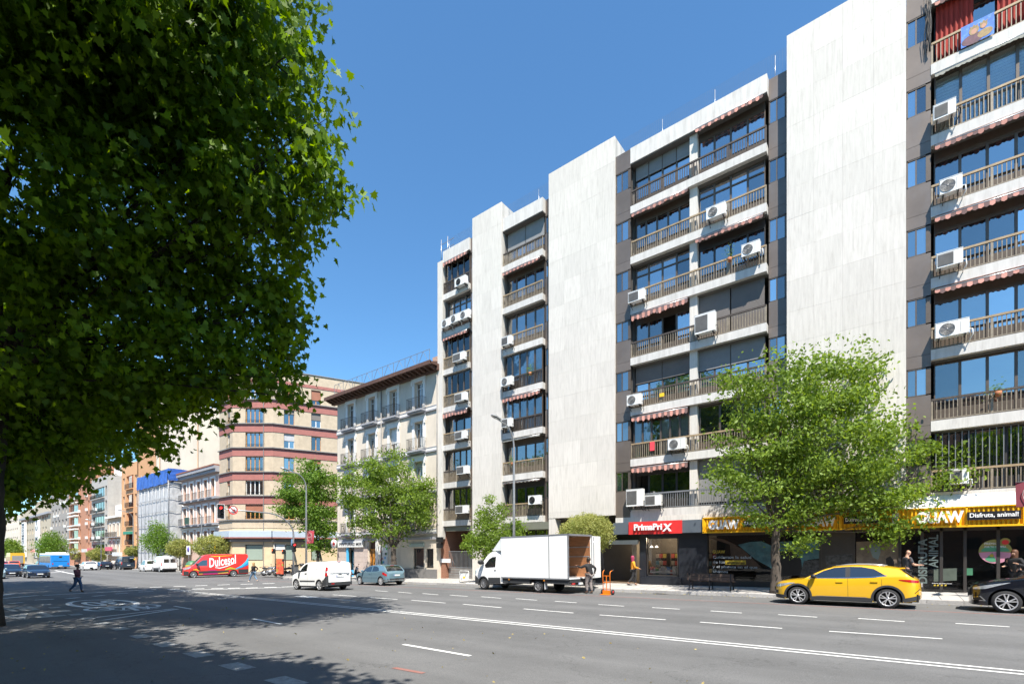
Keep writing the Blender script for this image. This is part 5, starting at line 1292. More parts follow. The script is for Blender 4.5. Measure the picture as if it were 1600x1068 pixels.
class Car:
    def __init__(s, name, label, cat, group, L, W, top, belt, sill, wheels, mat, tumble=.15, nose=(.5, 3.0), tail=(.4, 3.4), zroof=1.45, crown=.05, arch=.06, sm=4, spokes=5, rimk=.72, tyre_w=.21, rimmat=None, archmat=None, lower=.06):
        s.L, s.W, s.belt, s.tumble, s.nose, s.tail, s.zroof, s.crown, s.lower = L, W, belt, tumble, nose, tail, zroof, crown, lower
        s.top = smooth(top, sm); s.sill = sill; s.mat = mat
        s.r = root(name, (0, 0, 0), label, cat, group, world=False); s.wheels = wheels; s.arch = arch
        s.body(); s.make_wheels(spokes, rimk, tyre_w, rimmat or m_rim)
    def plan(s, x):
        a, p = s.nose; b, q = s.tail; v = 1
        if x < a: v = max(0, 1 - (1 - max(x, 0) / a) ** p) ** (1 / p)
        if s.L - x < b: v = min(v, max(0, 1 - (1 - max(s.L - x, 0) / b) ** q) ** (1 / q))
        return v
    def hw(s, x, z):
        w = s.W * s.plan(x); zb = lerp(s.belt, x)
        if z < zb:
            k = (zb - .28 - z) / max(zb - .28, .1); w *= 1 - s.lower * max(0, k) ** 2 - .02 * max(0, (z - (zb - .2)) / .2)
        else: w = w * .98 - s.tumble * (z - zb) / max(.1, s.zroof - zb) * min(1, s.plan(x) * 1.0)
        return max(w, 0)
    def ztop(s, x): return lerp(s.top, x)
    def zedge(s, x):
        z = s.ztop(x); return z - s.crown * min(1, s.plan(x))
    def zlow(s, x):
        z = lerp(s.sill, x)
        for wx, r in s.wheels:
            ra = r + s.arch
            if abs(x - wx) < ra: z = max(z, r + math.sqrt(ra * ra - (x - wx) ** 2))
        return z
    def xs(s):
        v = [s.L * i / 60 for i in range(61)] + [p[0] for p in s.top] + [p[0] for p in s.sill]
        for wx, r in s.wheels:
            ra = r + s.arch; v += [wx + ra * math.cos(PI * i / 18) for i in range(19)] + [wx - ra - .001, wx + ra + .001]
        v += [.001, .004, .012, .03, .06, .1, .15, .22] + [s.L - q for q in (.001, .004, .012, .03, .06, .1, .15, .22)]
        v = sorted(x for x in v if .0005 <= x <= s.L - .0005); o = []
        for x in v:
            if not o or x - o[-1] > .0025: o.append(x)
        return o
    def body(s):
        X = s.xs(); n = 12; m = 8; mb = MB(s.mat); mb.smooth = True
        for sg in (-1, 1):
            vs = []
            for x in X:
                z0, z1 = s.zlow(x), s.zedge(x)
                zb = min(lerp(s.belt, x), z1 - .005); zb = max(zb, z0 + .01)
                for j in range(n + 1):
                    z = z0 + (zb - z0) * j / 8 if j <= 8 else zb + (z1 - zb) * (j - 8) / 4
                    vs.append((x, sg * s.hw(x, z), z))
            fs = [(i * (n + 1) + j, (i + 1) * (n + 1) + j, (i + 1) * (n + 1) + j + 1, i * (n + 1) + j + 1) for i in range(len(X) - 1) for j in range(n)]
            if sg > 0: fs = [f[::-1] for f in fs]
            mb.add(vs, fs)
        vs = []
        for x in X:
            z1 = s.zedge(x); w = s.hw(x, z1); c = s.ztop(x) - z1
            for j in range(m + 1):
                f = -1 + 2 * j / m; vs.append((x, f * w, z1 + c * (1 - abs(f) ** 2.5)))
        mb.add(vs, [(i * (m + 1) + j, (i + 1) * (m + 1) + j, (i + 1) * (m + 1) + j + 1, i * (m + 1) + j + 1) for i in range(len(X) - 1) for j in range(m)])
        s.b = mb.build('body', s.mat, s.r, fix=True)
        u = MB(m_rimd); zb = min(.75, s.ztop(s.wheels[0][0]) - .12)
        u.box(.25, s.L - .25, -s.W + .27, s.W - .27, .2, zb); u.box(s.wheels[0][0] + s.wheels[0][1] + .1, s.wheels[1][0] - s.wheels[1][1] - .1, -s.W + .06, s.W - .06, .19, .4)
        u.box(.12, .3, -s.W + .3, s.W - .3, .22, .5); u.box(s.L - .3, s.L - .08, -s.W + .15, s.W - .15, .24, .5)
        u.build('underbody', m_rimd, s.r)
    def side(s, name, bot, tp, mat, sides=(-1, 1), off=.004, rows=4, n=14, parent=None, thick=0):
        x0, x1 = max(bot[0][0], tp[0][0]), min(bot[-1][0], tp[-1][0]); out = []
        xs = sorted(set([x0 + (x1 - x0) * i / n for i in range(n + 1)] + [p[0] for p in bot + tp if x0 <= p[0] <= x1]))
        for sg in sides:
            vs = []
            for x in xs:
                z0, z1 = lerp(bot, x), lerp(tp, x)
                for j in range(rows + 1):
                    z = z0 + (z1 - z0) * j / rows; vs.append((x, sg * (s.hw(x, min(z, s.zedge(x))) + off), z))
            mb = MB(mat); mb.smooth = True; k = rows + 1
            mb.add(vs, [(i * k + j, (i + 1) * k + j, (i + 1) * k + j + 1, i * k + j + 1) for i in range(len(xs) - 1) for j in range(rows)])
            out.append(mb.build(name, mat, parent or s.r))
        return out
    def over(s, name, x0, x1, f0, f1, mat, off=.004, n=10, m=8, parent=None):
        """a patch on the top surface; f0, f1: the half widths it reaches at x0 and at x1"""
        vs = []
        for i in range(n + 1):
            x = x0 + (x1 - x0) * i / n; z1 = s.zedge(x); w = s.hw(x, z1); c = s.ztop(x) - z1; ff = f0 + (f1 - f0) * i / n
            dz = (s.ztop(x + .02) - s.ztop(x - .02)) / .04; nx, nz = -dz / math.hypot(dz, 1), 1 / math.hypot(dz, 1)
            for j in range(m + 1):
                f = ff * (-1 + 2 * j / m); vs.append((x + nx * off, f * w, z1 + c * (1 - abs(f) ** 2.5) + nz * off))
        mb = MB(mat); mb.smooth = True; mb.add(vs, [(i * (m + 1) + j, (i + 1) * (m + 1) + j, (i + 1) * (m + 1) + j + 1, i * (m + 1) + j + 1) for i in range(n) for j in range(m)])
        return mb.build(name, mat, parent or s.r)
    def seam(s, x, z0, z1, sides=(-1, 1), w=.008, dx=0):
        for sg in sides: s.side('door_seam', [(x, z0), (x + w, z0)], [(x, z1), (x + w, z1)], m_rimd, (sg,), .003, 8, 1)
    def handle(s, x, z, mat=None, w=.2, sides=(-1, 1)):
        for sg in sides:
            y = s.hw(x, z); mb = MB(); mb.box(x - w / 2, x + w / 2, sg * (y - .005), sg * (y + .03), z - .015, z + .018); mb.build('door_handle', mat or s.mat, s.r)
    def mirror(s, x, z, mat=None, sides=(-1, 1), k=1.0):
        for sg in sides:
            y = s.hw(x, z - .05)
            mb = MB(mat or m_plastic); vs = []
            for i, (dx, ry, rz) in enumerate(((-.11, .03, .03), (-.09, .075, .06), (-.03, .1, .08), (.03, .1, .08), (.04, .085, .07))):
                for q in range(10): a = 2 * PI * q / 10; vs.append((x + dx * k, sg * (y + .13 * k + ry * math.cos(a) * k), z + rz * math.sin(a) * k))
            mb.smooth = True; mb.add(vs, [(i * 10 + j, i * 10 + (j + 1) % 10, (i + 1) * 10 + (j + 1) % 10, (i + 1) * 10 + j) for i in range(4) for j in range(10)] + [tuple(range(10)), tuple(range(40, 50))])
            mb.smooth = False; mb.bar((x, sg * (y - .02), z - .05), (x, sg * (y + .09), z - .04), .04); mb.build('wing_mirror', mat or m_plastic, s.r)
    def make_wheels(s, spokes, rimk, tw, rimmat):
        for wx, r in s.wheels:
            for sg in (-1, 1):
                yo = sg * (s.W - .015); yi = yo - sg * tw; ym = (yo + yi) / 2
                c = (wx, 0, r)
                prof = [(r * rimk, yi), (r * .93, yi + sg * .005), (r * .995, yi + sg * .03), (r, ym), (r * .995, yo - sg * .03), (r * .94, yo - sg * .004), (r * rimk * 1.02, yo)]
                ty = MB(m_tyre).lathe(prof, c, 'y', 28).build('wheel', m_tyre, s.r)
                rr = r * rimk
                rb = MB().use(rimmat); rb.lathe([(rr * 1.03, yo - sg * .002), (rr * .93, yo + sg * .003), (rr * .9, yo - sg * .03)], c, 'y', 28)
                rb.use(m_rimd).lathe([(.001, yo - sg * .07), (rr * .95, yo - sg * .07)], c, 'y', 24)
                rb.use(rimmat)
                for k in range(spokes):
                    a = 2 * PI * k / spokes + .3
                    for dv in ((-.13, .13) if spokes <= 7 else (0,)):
                        p0 = (wx + rr * .16 * math.cos(a), yo - sg * .012, r + rr * .16 * math.sin(a)); p1 = (wx + rr * .95 * math.cos(a + dv * 1.7), yo - sg * .018, r + rr * .95 * math.sin(a + dv * 1.7))
                        rb.bar(p0, p1, .042 if spokes <= 7 else .026, .03)
                rb.lathe([(.001, yo + sg * .0), (rr * .2, yo - sg * .002), (rr * .22, yo - sg * .03)], c, 'y', 14)
                rb.build('rim', None, ty)
    def cladding(s, w=.055, mat=None, off=.012):
        mat = mat or m_plastic
        for wx, r in s.wheels:
            for sg in (-1, 1):
                vs = []; ra = r + s.arch
                for i in range(25):
                    a = PI * (-.06 + 1.12 * i / 24)
                    for q in (0, 1):
                        rad = ra - .004 + q * w; x = wx + rad * math.cos(a); z = r + rad * math.sin(a); vs.append((x, sg * (s.hw(x, z) + off), z))
                mb = MB(mat); mb.smooth = True; mb.add(vs, [(2 * i, 2 * i + 1, 2 * i + 3, 2 * i + 2) for i in range(24)])
                # turned edge of the arch
                e = []
                for i in range(25):
                    a = PI * (-.06 + 1.12 * i / 24)
                    for q in (0, 1): x = wx + (ra - .004) * math.cos(a); z = r + (ra - .004) * math.sin(a); e.append((x, sg * (s.hw(x, z) + off - q * .12), z))
                mb.add(e, [(2 * i, 2 * i + 1, 2 * i + 3, 2 * i + 2) for i in range(24)]); mb.build('wheel_arch', mat, s.r)
    def arches_in(s):
        for wx, r in s.wheels:
            for sg in (-1, 1):
                mb = MB(m_rimd); e = []; ra = r + s.arch - .001
                for i in range(19):
                    a = PI * i / 18
                    for q in (0, 1): x = wx + ra * math.cos(a); z = r + ra * math.sin(a); e.append((x, sg * (s.hw(x, z) - .002 - q * .3), z))
                mb.add(e, [(2 * i, 2 * i + 1, 2 * i + 3, 2 * i + 2) for i in range(18)]); mb.build('wheel_well', m_rimd, s.r)
    def bx(s, name, x0, x1, y0, y1, z0, z1, mat): return MB().box(x0, x1, y0, y1, z0, z1).build(name, mat, s.r)
    def place(s, near_front, near_rear, side=-1, tilt=True):
        """set the car down by the ground points of the two wheels on one side"""
        a = Vector(near_front); b = Vector(near_rear); d = (b - a).normalized(); rz = math.atan2(d.y, d.x)
        o = (a + b) / 2; m = (s.wheels[0][0] + s.wheels[-1][0]) / 2
        off = Matrix.Rotation(rz, 2) @ Vector((m, side * (s.W - .1)))
        p = o - off; s.r.location = (p.x, p.y, g(o.x) - (.0)); pit = math.atan((g(b.x) - g(a.x)) / max(.1, (b - a).length)); s.r.rotation_euler = (0, -pit, rz)
        s.r.location.z = g(a.x) - s.wheels[0][0] * math.tan(pit)
        return s
def plate(car, x, z, front=True, text=None, w=.52, h=.11, tilt=0):
    sx = -1 if front else 1
    o = MB().box(x - .008, x + .008, -w / 2, w / 2, z, z + h).build('number_plate', m_plate, car.r)
    MB().box(x + sx * .009 - .001, x + sx * .009 + .001, -w / 2 if not front else w / 2 - .05, -w / 2 + .05 if not front else w / 2, z, z + h).build('blue_strip', M('eu_blue', (.02, .08, .4), .4), o)
# --- yellow crossover
m_yc = paint('yellow_car_paint', (.78, .44, .012), .12, .35)
yc = Car('yellow_crossover', 'bright yellow crossover with grey wheel arches parked by the large tree', 'car', None, 4.395, .913,
         [(0, .52), (.03, .66), (.12, .80), (.35, .885), (.7, .94), (1.05, 1.0), (1.4, 1.20), (1.75, 1.365), (2.1, 1.45), (2.6, 1.49), (3.1, 1.475), (3.55, 1.42), (3.82, 1.36), (3.98, 1.24), (4.15, 1.10), (4.27, 1.02), (4.35, .90), (4.395, .6)],
         [(0, .62), (.2, .74), (.5, .84), (1.1, .97), (2.4, 1.0), (3.3, 1.06), (4.0, 1.09), (4.3, .96), (4.395, .7)], [(0, .26), (.1, .22), (.5, .20), (4.0, .22), (4.3, .3), (4.395, .36)],
         [(.87, .335), (3.52, .335)], m_yc, tumble=.19, nose=(.62, 2.6), tail=(.5, 3.0), zroof=1.45)
yc.arches_in(); yc.cladding(.065)
W0 = [(1.26, 1.005), (1.5, 1.01), (2.4, 1.03), (3.05, 1.065), (3.45, 1.12)]; Wt = [(1.26, 1.01), (1.45, 1.12), (1.7, 1.26), (2.0, 1.365), (2.4, 1.405), (2.8, 1.40), (3.15, 1.33), (3.45, 1.13)]
yc.side('window', [(x, z) for x, z in W0 if x < 2.34] + [(2.34, 1.028)], [(x, z) for x, z in Wt if x < 2.34] + [(2.34, 1.40)], m_cglass)
yc.side('window', [(2.48, 1.035), (3.05, 1.065), (3.45, 1.12)], [(2.48, 1.405), (2.8, 1.40), (3.15, 1.33), (3.45, 1.13)], m_cglass)
yc.side('pillar', [(2.34, 1.03), (2.48, 1.035)], [(2.34, 1.40), (2.48, 1.405)], m_black)
yc.side('window_trim', [(1.24, .985), (2.4, 1.005), (3.1, 1.04), (3.5, 1.10)], [(1.24, 1.003), (2.4, 1.028), (3.1, 1.067), (3.5, 1.13)], m_chrome, off=.008, rows=1)
yc.over('windscreen', 1.10, 1.92, .90, .84, m_cglass); yc.over('rear_window', 3.9, 4.2, .8, .86, m_cglass)
yc.side('sill_cladding', [(1.28, .20), (3.1, .21)], [(1.28, .33), (1.6, .345), (2.9, .345), (3.1, .33)], m_plastic, off=.014)
yc.side('sill_trim', [(1.45, .345), (2.95, .345)], [(1.45, .36), (2.95, .36)], m_alu, off=.018, rows=1)
yc.side('bumper_cladding', [(.02, .25), (.42, .20)], [(.02, .37), (.42, .35)], m_plastic, off=.012); yc.side('bumper_cladding', [(3.95, .22), (4.38, .34)], [(3.95, .36), (4.38, .48)], m_plastic, off=.012)
yc.side('headlight', [(.10, .635), (.3, .655), (.62, .75), (.78, .80)], [(.10, .70), (.3, .765), (.62, .815), (.78, .815)], m_hl, off=.006)
yc.side('air_intake', [(.05, .38), (.2, .40)], [(.05, .53), (.2, .52)], m_black, off=.006)
yc.side('tail_light', [(3.82, .96), (4.1, .90), (4.33, .87)], [(3.82, .985), (4.1, .985), (4.33, .955)], m_tl, off=.008)
yc.side('reflector_strip', [(4.22, .52), (4.3, .6), (4.36, .66)], [(4.22, .545), (4.3, .63), (4.36, .69)], m_black, off=.008)
for x in (1.22, 2.41, 3.36): yc.seam(x, .36, .99)
yc.handle(2.17, .87, m_yc); yc.handle(3.16, .90, m_yc); yc.mirror(1.42, 1.06, m_black)
for sg in (-1, 1):
    mb = MB(); pts = [(x, sg * (yc.hw(x, yc.zedge(x)) - .05), yc.zedge(x) + .045) for x in (2.05, 2.3, 2.6, 2.9, 3.2, 3.45)]; mb.tube(pts, .017, 6); mb.build('roof_rail', m_alu, yc.r)
yc.bx('spoiler', 3.72, 3.98, -.58, .58, 1.335, 1.375, m_yc); yc.bx('grille', -.0, .05, -.42, .42, .5, .62, m_black); plate(yc, .0, .4); plate(yc, 4.40, .72, False)
yc.place(G(1246.5, 943.2), G(1389, 950))
# --- black estate car at the right edge
m_kc = paint('black_car_paint', (.006, .008, .014), .1, .25)
kc = Car('black_car', 'glossy black car parked at the right edge with a swept silver headlight', 'car', None, 4.41, .91,
         [(0, .50), (.03, .68), (.12, .83), (.3, .91), (.6, .985), (.95, 1.05), (1.3, 1.14), (1.6, 1.33), (1.9, 1.49), (2.2, 1.58), (2.7, 1.64), (3.3, 1.62), (3.9, 1.53), (4.15, 1.3), (4.33, 1.05), (4.41, .6)],
         [(0, .66), (.3, .82), (.8, .95), (1.2, 1.04), (2.4, 1.07), (4.0, 1.16), (4.41, .8)], [(0, .24), (.1, .22), (.5, .21), (4.0, .22), (4.41, .34)], [(.86, .345), (3.5, .345)], m_kc, tumble=.2, nose=(.6, 2.5), zroof=1.6, spokes=5)
kc.arches_in()
kc.side('window', [(1.30, 1.08), (2.38, 1.10)], [(1.30, 1.09), (1.6, 1.27), (1.9, 1.42), (2.2, 1.5), (2.38, 1.53)], m_cglass); kc.side('window', [(2.46, 1.10), (3.4, 1.17)], [(2.46, 1.54), (3.0, 1.53), (3.4, 1.4)], m_cglass)
kc.side('window_trim', [(1.28, 1.055), (3.5, 1.15)], [(1.28, 1.075), (3.5, 1.17)], m_chrome, off=.008, rows=1)
kc.over('windscreen', 1.2, 2.0, .9, .84, m_cglass); kc.side('headlight', [(.12, .70), (.4, .73), (.75, .86), (.95, .93)], [(.12, .76), (.4, .84), (.75, .91), (.95, .94)], m_hl, off=.007)
kc.side('fog_lamp_surround', [(.10, .36), (.42, .35)], [(.10, .46), (.3, .50), (.42, .36)], m_chrome, off=.006); kc.side('fog_lamp', [(.12, .38), (.36, .37)], [(.12, .445), (.28, .475), (.36, .38)], m_black, off=.009)
kc.side('sill_trim', [(1.3, .24), (3.1, .24)], [(1.3, .27), (3.1, .27)], m_chrome, off=.008, rows=1)
for x in (1.26, 2.42): kc.seam(x, .3, 1.05)
kc.handle(2.2, .95, m_chrome); kc.mirror(1.5, 1.15, m_kc); kc.bx('grille', .0, .06, -.5, .5, .5, .7, m_black); plate(kc, .0, .44)
kc.place(G(1553, 956), G(1820, 969.5))
# --- blue-grey hatchback
m_hb = paint('blue_grey_car_paint', (.17, .28, .34), .45, .3)
hb = Car('blue_grey_hatchback', 'blue-grey metallic hatchback parked in front of the cream house', 'car', None, 4.03, .86,
         [(0, .45), (.03, .58), (.12, .68), (.35, .78), (.7, .88), (1.0, .95), (1.3, 1.12), (1.65, 1.32), (2.0, 1.43), (2.5, 1.47), (3.0, 1.46), (3.45, 1.39), (3.7, 1.2), (3.88, 1.0), (3.97, .9), (4.01, .75), (4.03, .5)],
         [(0, .5), (.4, .74), (1.0, .9), (2.4, .96), (3.4, 1.0), (3.9, .98), (4.03, .7)], [(0, .24), (.5, .2), (3.5, .22), (4.03, .3)], [(.76, .305), (3.30, .305)], m_hb, tumble=.17, nose=(.6, 2.6), tail=(.42, 3.0), zroof=1.42, spokes=7)
hb.arches_in()
hb.side('window', [(1.12, .935), (2.2, .97)], [(1.12, .95), (1.4, 1.12), (1.7, 1.26), (2.0, 1.34), (2.2, 1.36)], m_cglass); hb.side('window', [(2.28, .975), (2.9, 1.0), (3.08, 1.05)], [(2.28, 1.365), (2.7, 1.34), (2.95, 1.24), (3.08, 1.06)], m_cglass)
hb.over('windscreen', 1.05, 1.9, .88, .84, m_cglass); hb.over('rear_window', 3.48, 3.86, .84, .86, m_cglass)
hb.side('tail_light', [(3.52, .80), (3.9, .66)], [(3.52, .92), (3.7, .92), (3.9, .80)], m_tl, off=.008); hb.side('headlight', [(.12, .52), (.62, .74)], [(.12, .6), (.62, .8)], m_hl, off=.007)
hb.side('bumper_line', [(3.55, .36), (4.0, .36)], [(3.55, .40), (4.0, .40)], m_plastic, off=.006, rows=1); hb.side('side_moulding', [(1.2, .52), (2.9, .53)], [(1.2, .55), (2.9, .56)], M('dark_blue_grey', (.09, .15, .19), .4), off=.01, rows=1)
hb.side('silver_bumper_band', [(3.62, .30), (4.0, .34)], [(3.62, .36), (4.0, .4)], m_alu, off=.01, rows=1)
hb.bx('rear_bumper', 3.96, 4.05, -.72, .72, .34, .40, m_alu); hb.bx('bumper_shadow', 3.98, 4.035, -.6, .6, .42, .5, m_plastic)
plate(hb, 4.03, .66, False); plate(hb, 0, .35); hb.mirror(1.28, 1.0, m_hb); hb.handle(2.05, .82, m_hb)
for x in (1.1, 2.25): hb.seam(x, .3, .93)
hb.bx('high_brake_light', 3.46, 3.5, -.15, .15, 1.375, 1.40, m_tl)
hb.place(G(562, 912.6), G(598, 914.3))
# --- white delivery van driving past
m_wp = paint('white_car_paint', (.82, .82, .81), 0, .35)
wv = Car('small_white_van', 'small white delivery van driving past with a red and white tail light', 'van', None, 4.16, .88,
         [(0, .5), (.03, .66), (.12, .80), (.35, .92), (.75, 1.06), (.98, 1.16), (1.3, 1.44), (1.6, 1.64), (1.9, 1.72), (2.4, 1.76), (3.3, 1.77), (3.95, 1.74), (4.06, 1.6), (4.11, 1.2), (4.14, .8), (4.16, .5)],
         [(0, .6), (.5, .86), (1.1, 1.05), (2, 1.12), (4.16, 1.14)], [(0, .25), (.5, .22), (3.5, .24), (4.16, .33)], [(.82, .315), (3.31, .315)], m_wp, tumble=.13, nose=(.55, 2.6), tail=(.16, 3.2), zroof=1.74, spokes=5)
wv.arches_in()
wv.side('window', [(1.18, 1.09), (2.0, 1.17)], [(1.18, 1.12), (1.5, 1.42), (1.75, 1.57), (2.0, 1.6)], m_cglass)
wv.side('cargo_panel_seam', [(2.15, 1.10), (4.0, 1.12)], [(2.15, 1.115), (4.0, 1.135)], m_curt_g, off=.002, rows=1)
wv.side('side_moulding', [(1.25, .52), (2.9, .55)], [(1.25, .59), (2.9, .61)], m_plastic, off=.016); wv.side('sill_cladding', [(1.2, .22), (2.95, .24)], [(1.2, .27), (2.95, .29)], m_plastic, off=.01)
wv.side('bumper_side', [(3.66, .3), (4.12, .34)], [(3.66, .62), (3.8, .66), (4.12, .95)], m_plastic, off=.01)
wv.side('tail_light', [(3.96, .88), (4.10, .88)], [(3.96, 1.42), (4.10, 1.40)], m_tl, off=.012); wv.side('white_lens', [(3.97, 1.08), (4.10, 1.08)], [(3.97, 1.18), (4.10, 1.18)], m_hl, off=.016, rows=1)
wv.side('bonnet_vent', [(1.08, .72), (1.15, .72)], [(1.08, 1.06), (1.15, 1.10)], m_plastic, off=.006)
wv.over('windscreen', 1.04, 1.72, .9, .86, m_cglass); wv.mirror(1.3, 1.16, m_plastic)
wv.bx('rear_bumper', 4.06, 4.2, -.8, .8, .33, .52, m_plastic); plate(wv, 4.155, .82, False); wv.bx('door_seam', 4.13, 4.15, -.66, .66, 1.05, 1.07, m_curt_g)
wv.bx('handle', 4.14, 4.16, -.1, .12, .97, 1.0, m_black); wv.bx('high_brake_light', 4.02, 4.06, -.12, .12, 1.72, 1.75, m_tl); wv.bx('reflector', 4.19, 4.205, -.62, -.42, .4, .46, m_tl); wv.bx('badge', 4.14, 4.158, .45, .62, .95, .99, m_chrome)
wv.seam(1.16, .35, 1.05); wv.seam(2.08, .35, 1.6); wv.handle(1.92, 1.02, m_plastic)
for i in range(3): wv.side('faded_lettering', [(2.35 + i * .3, 1.28), (2.5 + i * .3, 1.28)], [(2.35 + i * .3, 1.34), (2.5 + i * .3, 1.34)], M('faded_pink', (.6, .42, .42), .5), off=.005, rows=1, n=2)
wv.place(G(464.4, 920.3), G(501, 922.3))
# --- red livery van turning out of the side street
m_rv = paint('red_van_paint', (.66, .035, .028), 0, .35)
rv = Car('red_livery_van', 'long red van with white script lettering and coloured swooshes at the crossing', 'van', None, 6.3, .98,
         [(0, .55), (.03, .8), (.1, 1.0), (.3, 1.12), (.7, 1.24), (.95, 1.34), (1.3, 1.75), (1.7, 2.2), (1.95, 2.4), (2.4, 2.50), (3.5, 2.53), (6.0, 2.53), (6.15, 2.48), (6.22, 2.0), (6.28, 1.0), (6.3, .5)],
         [(0, .8), (.5, 1.1), (1.1, 1.3), (2, 1.38), (6.3, 1.38)], [(0, .28), (.5, .26), (6.3, .34)], [(.95, .35), (4.72, .35)], m_rv, tumble=.12, nose=(.5, 2.8), tail=(.14, 3.4), zroof=2.5, spokes=9)
rv.arches_in()
rv.side('window', [(1.2, 1.33), (1.5, 1.25), (2.2, 1.27)], [(1.2, 1.36), (1.55, 1.7), (1.8, 1.86), (2.2, 1.88)], m_cglass)
rv.over('windscreen', 1.0, 1.75, .9, .86, m_cglass)
gy = m_plastic
rv.side('lower_cladding', [(.1, .3), (.52, .3)], [(.1, .74), (.52, .66)], gy, off=.01); rv.side('lower_cladding', [(1.4, .42), (4.25, .42)], [(1.4, .68), (4.25, .7)], gy, off=.01); rv.side('lower_cladding', [(5.2, .36), (6.2, .4)], [(5.2, .8), (6.2, .82)], gy, off=.01)
m_lmag = M('magenta_stripe', (.45, .02, .2), .4); m_lyel = M('yellow_swoosh', (.75, .5, .02), .4); m_lblu = M('cyan_swoosh', (.05, .42, .68), .4); m_lgrn = M('green_swoosh', (.3, .4, .05), .4)
rv.side('stripe', [(1.45, .34), (4.2, .36)], [(1.45, .40), (2.8, .46), (4.2, .42)], m_lmag, off=.012, rows=1); rv.side('stripe', [(3.2, .38), (4.2, .42)], [(3.2, .44), (4.2, .52)], m_lyel, off=.014, rows=1); rv.side('stripe', [(1.45, .36), (1.8, .36)], [(1.45, .42), (1.8, .42)], m_lyel, off=.015, rows=1)
rv.side('stripe', [(2.2, .70), (3.1, .70)], [(2.2, .71), (2.6, .80), (3.1, .76)], m_lmag, off=.014, rows=1)
rv.side('swoosh', [(.9, .83), (1.25, .80), (1.5, .70)], [(.9, .87), (1.2, .96), (1.5, .74)], m_lyel, off=.012)
rv.side('swoosh', [(3.9, .72), (4.5, .84), (5.2, .75)], [(3.9, .82), (4.5, 1.02), (5.2, .78)], m_lgrn, off=.012); rv.side('swoosh', [(3.9, .80), (4.4, .96), (4.9, .86)], [(3.9, .84), (4.4, 1.06), (4.9, .9)], m_lyel, off=.015)
rv.side('swoosh', [(4.85, .80), (5.5, 1.0), (5.95, 1.3), (6.22, 1.6)], [(4.85, .86), (5.5, 1.24), (5.95, 1.7), (6.22, 2.2)], m_lblu, off=.012); rv.side('swoosh', [(5.0, .84), (5.6, .98), (6.22, 1.3)], [(5.0, .86), (5.6, 1.08), (6.22, 1.6)], M('blue_swoosh', (.03, .2, .5), .4), off=.015)
rv.side('swoosh', [(2.55, 2.28), (3.0, 2.22), (4.6, 2.34)], [(2.55, 2.32), (3.0, 2.30), (4.6, 2.38)], m_lyel, off=.012)
rv.side('headlight', [(.1, .82), (.5, .95), (.72, 1.1)], [(.1, .98), (.5, 1.12), (.72, 1.16)], m_hl, off=.01); rv.bx('grille', 0, .06, -.5, .5, .55, .95, m_black); plate(rv, -.01, .4)
rv.mirror(1.3, 1.45, m_plastic, k=1.5)
tm = text_mb('Dulcesol', 1, 0, .022, shear=.3, width=2.75, height=1.0, space=1.04)
mb = MB()
yy = lambda x, z: -(rv.hw(x, z) + .02)
X = Matrix.Translation((2.4, 0, 1.05)) @ Matrix.Rotation(PI / 2, 4, 'X') @ Matrix.Rotation(R(9), 4, 'Z')
vs = [X @ Vector(p) for p in tm.v]; mb.add([(v.x, yy(v.x, v.z), v.z) for v in vs], tm.f); mb.build('lettering', m_lwhite, rv.r, fix=False)
rv.side('swoosh', [(2.95, 1.02), (3.4, .92), (4.0, 1.1), (4.9, 1.5)], [(2.95, 1.1), (3.4, 1.03), (4.0, 1.2), (4.9, 1.54)], m_lwhite, (-1,), off=.018)
rv.seam(1.5, .7, 1.25); rv.seam(2.3, .7, 2.2); rv.seam(3.55, .7, 2.2)
rv.place(G(299.5, 902), G(367, 900))
# --- box truck being unloaded
m_tw = paint('white_truck_paint', (.86, .86, .85), 0, .4)
tr = Car('white_box_truck', 'white box truck unloading at the kerb with its rear doors open', 'truck', None, 2.75, .97,
         [(0, .5), (.03, .85), (.12, 1.08), (.4, 1.24), (.68, 1.36), (.95, 1.66), (1.3, 2.05), (1.6, 2.22), (1.9, 2.27), (2.6, 2.27), (2.75, 2.26)],
         [(0, .9), (.5, 1.18), (1.0, 1.3), (2.75, 1.34)], [(0, .3), (.5, .34), (2.75, .42)], [(1.0, .34), (20, .34)], m_tw, tumble=.1, nose=(.5, 2.7), tail=(.02, 2), zroof=2.25, spokes=8)
for ch_ in list(tr.r.children):
    if ch_.name.startswith(('wheel', 'underbody')): 
        for c2 in list(ch_.children): bpy.data.objects.remove(c2)
        bpy.data.objects.remove(ch_)
tr.wheels = [(1.0, .34), (5.15, .34)]; tr.make_wheels(10, .62, .2, M('steel_rim', (.3, .3, .31), .5, .5))
tr.r.location = (0, 0, 0)
mb = MB(m_rimd); mb.box(.3, 2.6, -.7, .7, .3, .9).box(2.5, 6.9, -.5, .5, .5, .78).box(5.9, 6.9, -.85, .85, .55, .62); mb.build('chassis', m_black, tr.r)
tr.side('window', [(1.12, 1.42), (1.2, 1.28), (2.0, 1.32)], [(1.12, 1.45), (1.45, 1.78), (1.7, 1.9), (2.0, 1.92)], m_cglass); tr.over('windscreen', .72, 1.42, .9, .86, m_cglass)
tr.side('bumper', [(.03, .34), (.62, .34)], [(.03, .82), (.4, .82), (.62, .62)], m_plastic, off=.01); tr.side('lower_cladding', [(1.42, .38), (2.4, .42)], [(1.42, .72), (2.4, .74)], m_plastic, off=.01); tr.cladding(.07)
tr.side('headlight', [(.1, .86), (.45, .98)], [(.1, 1.0), (.45, 1.16)], m_hl, off=.01); tr.mirror(1.05, 1.6, m_black, k=1.8); tr.seam(1.12, .74, 1.4); tr.seam(2.12, .5, 1.9); tr.handle(2.0, 1.15, m_plastic, .12)
bz0, bz1, b0, b1, bw = .74, 3.0, 2.55, 7.2, 1.03
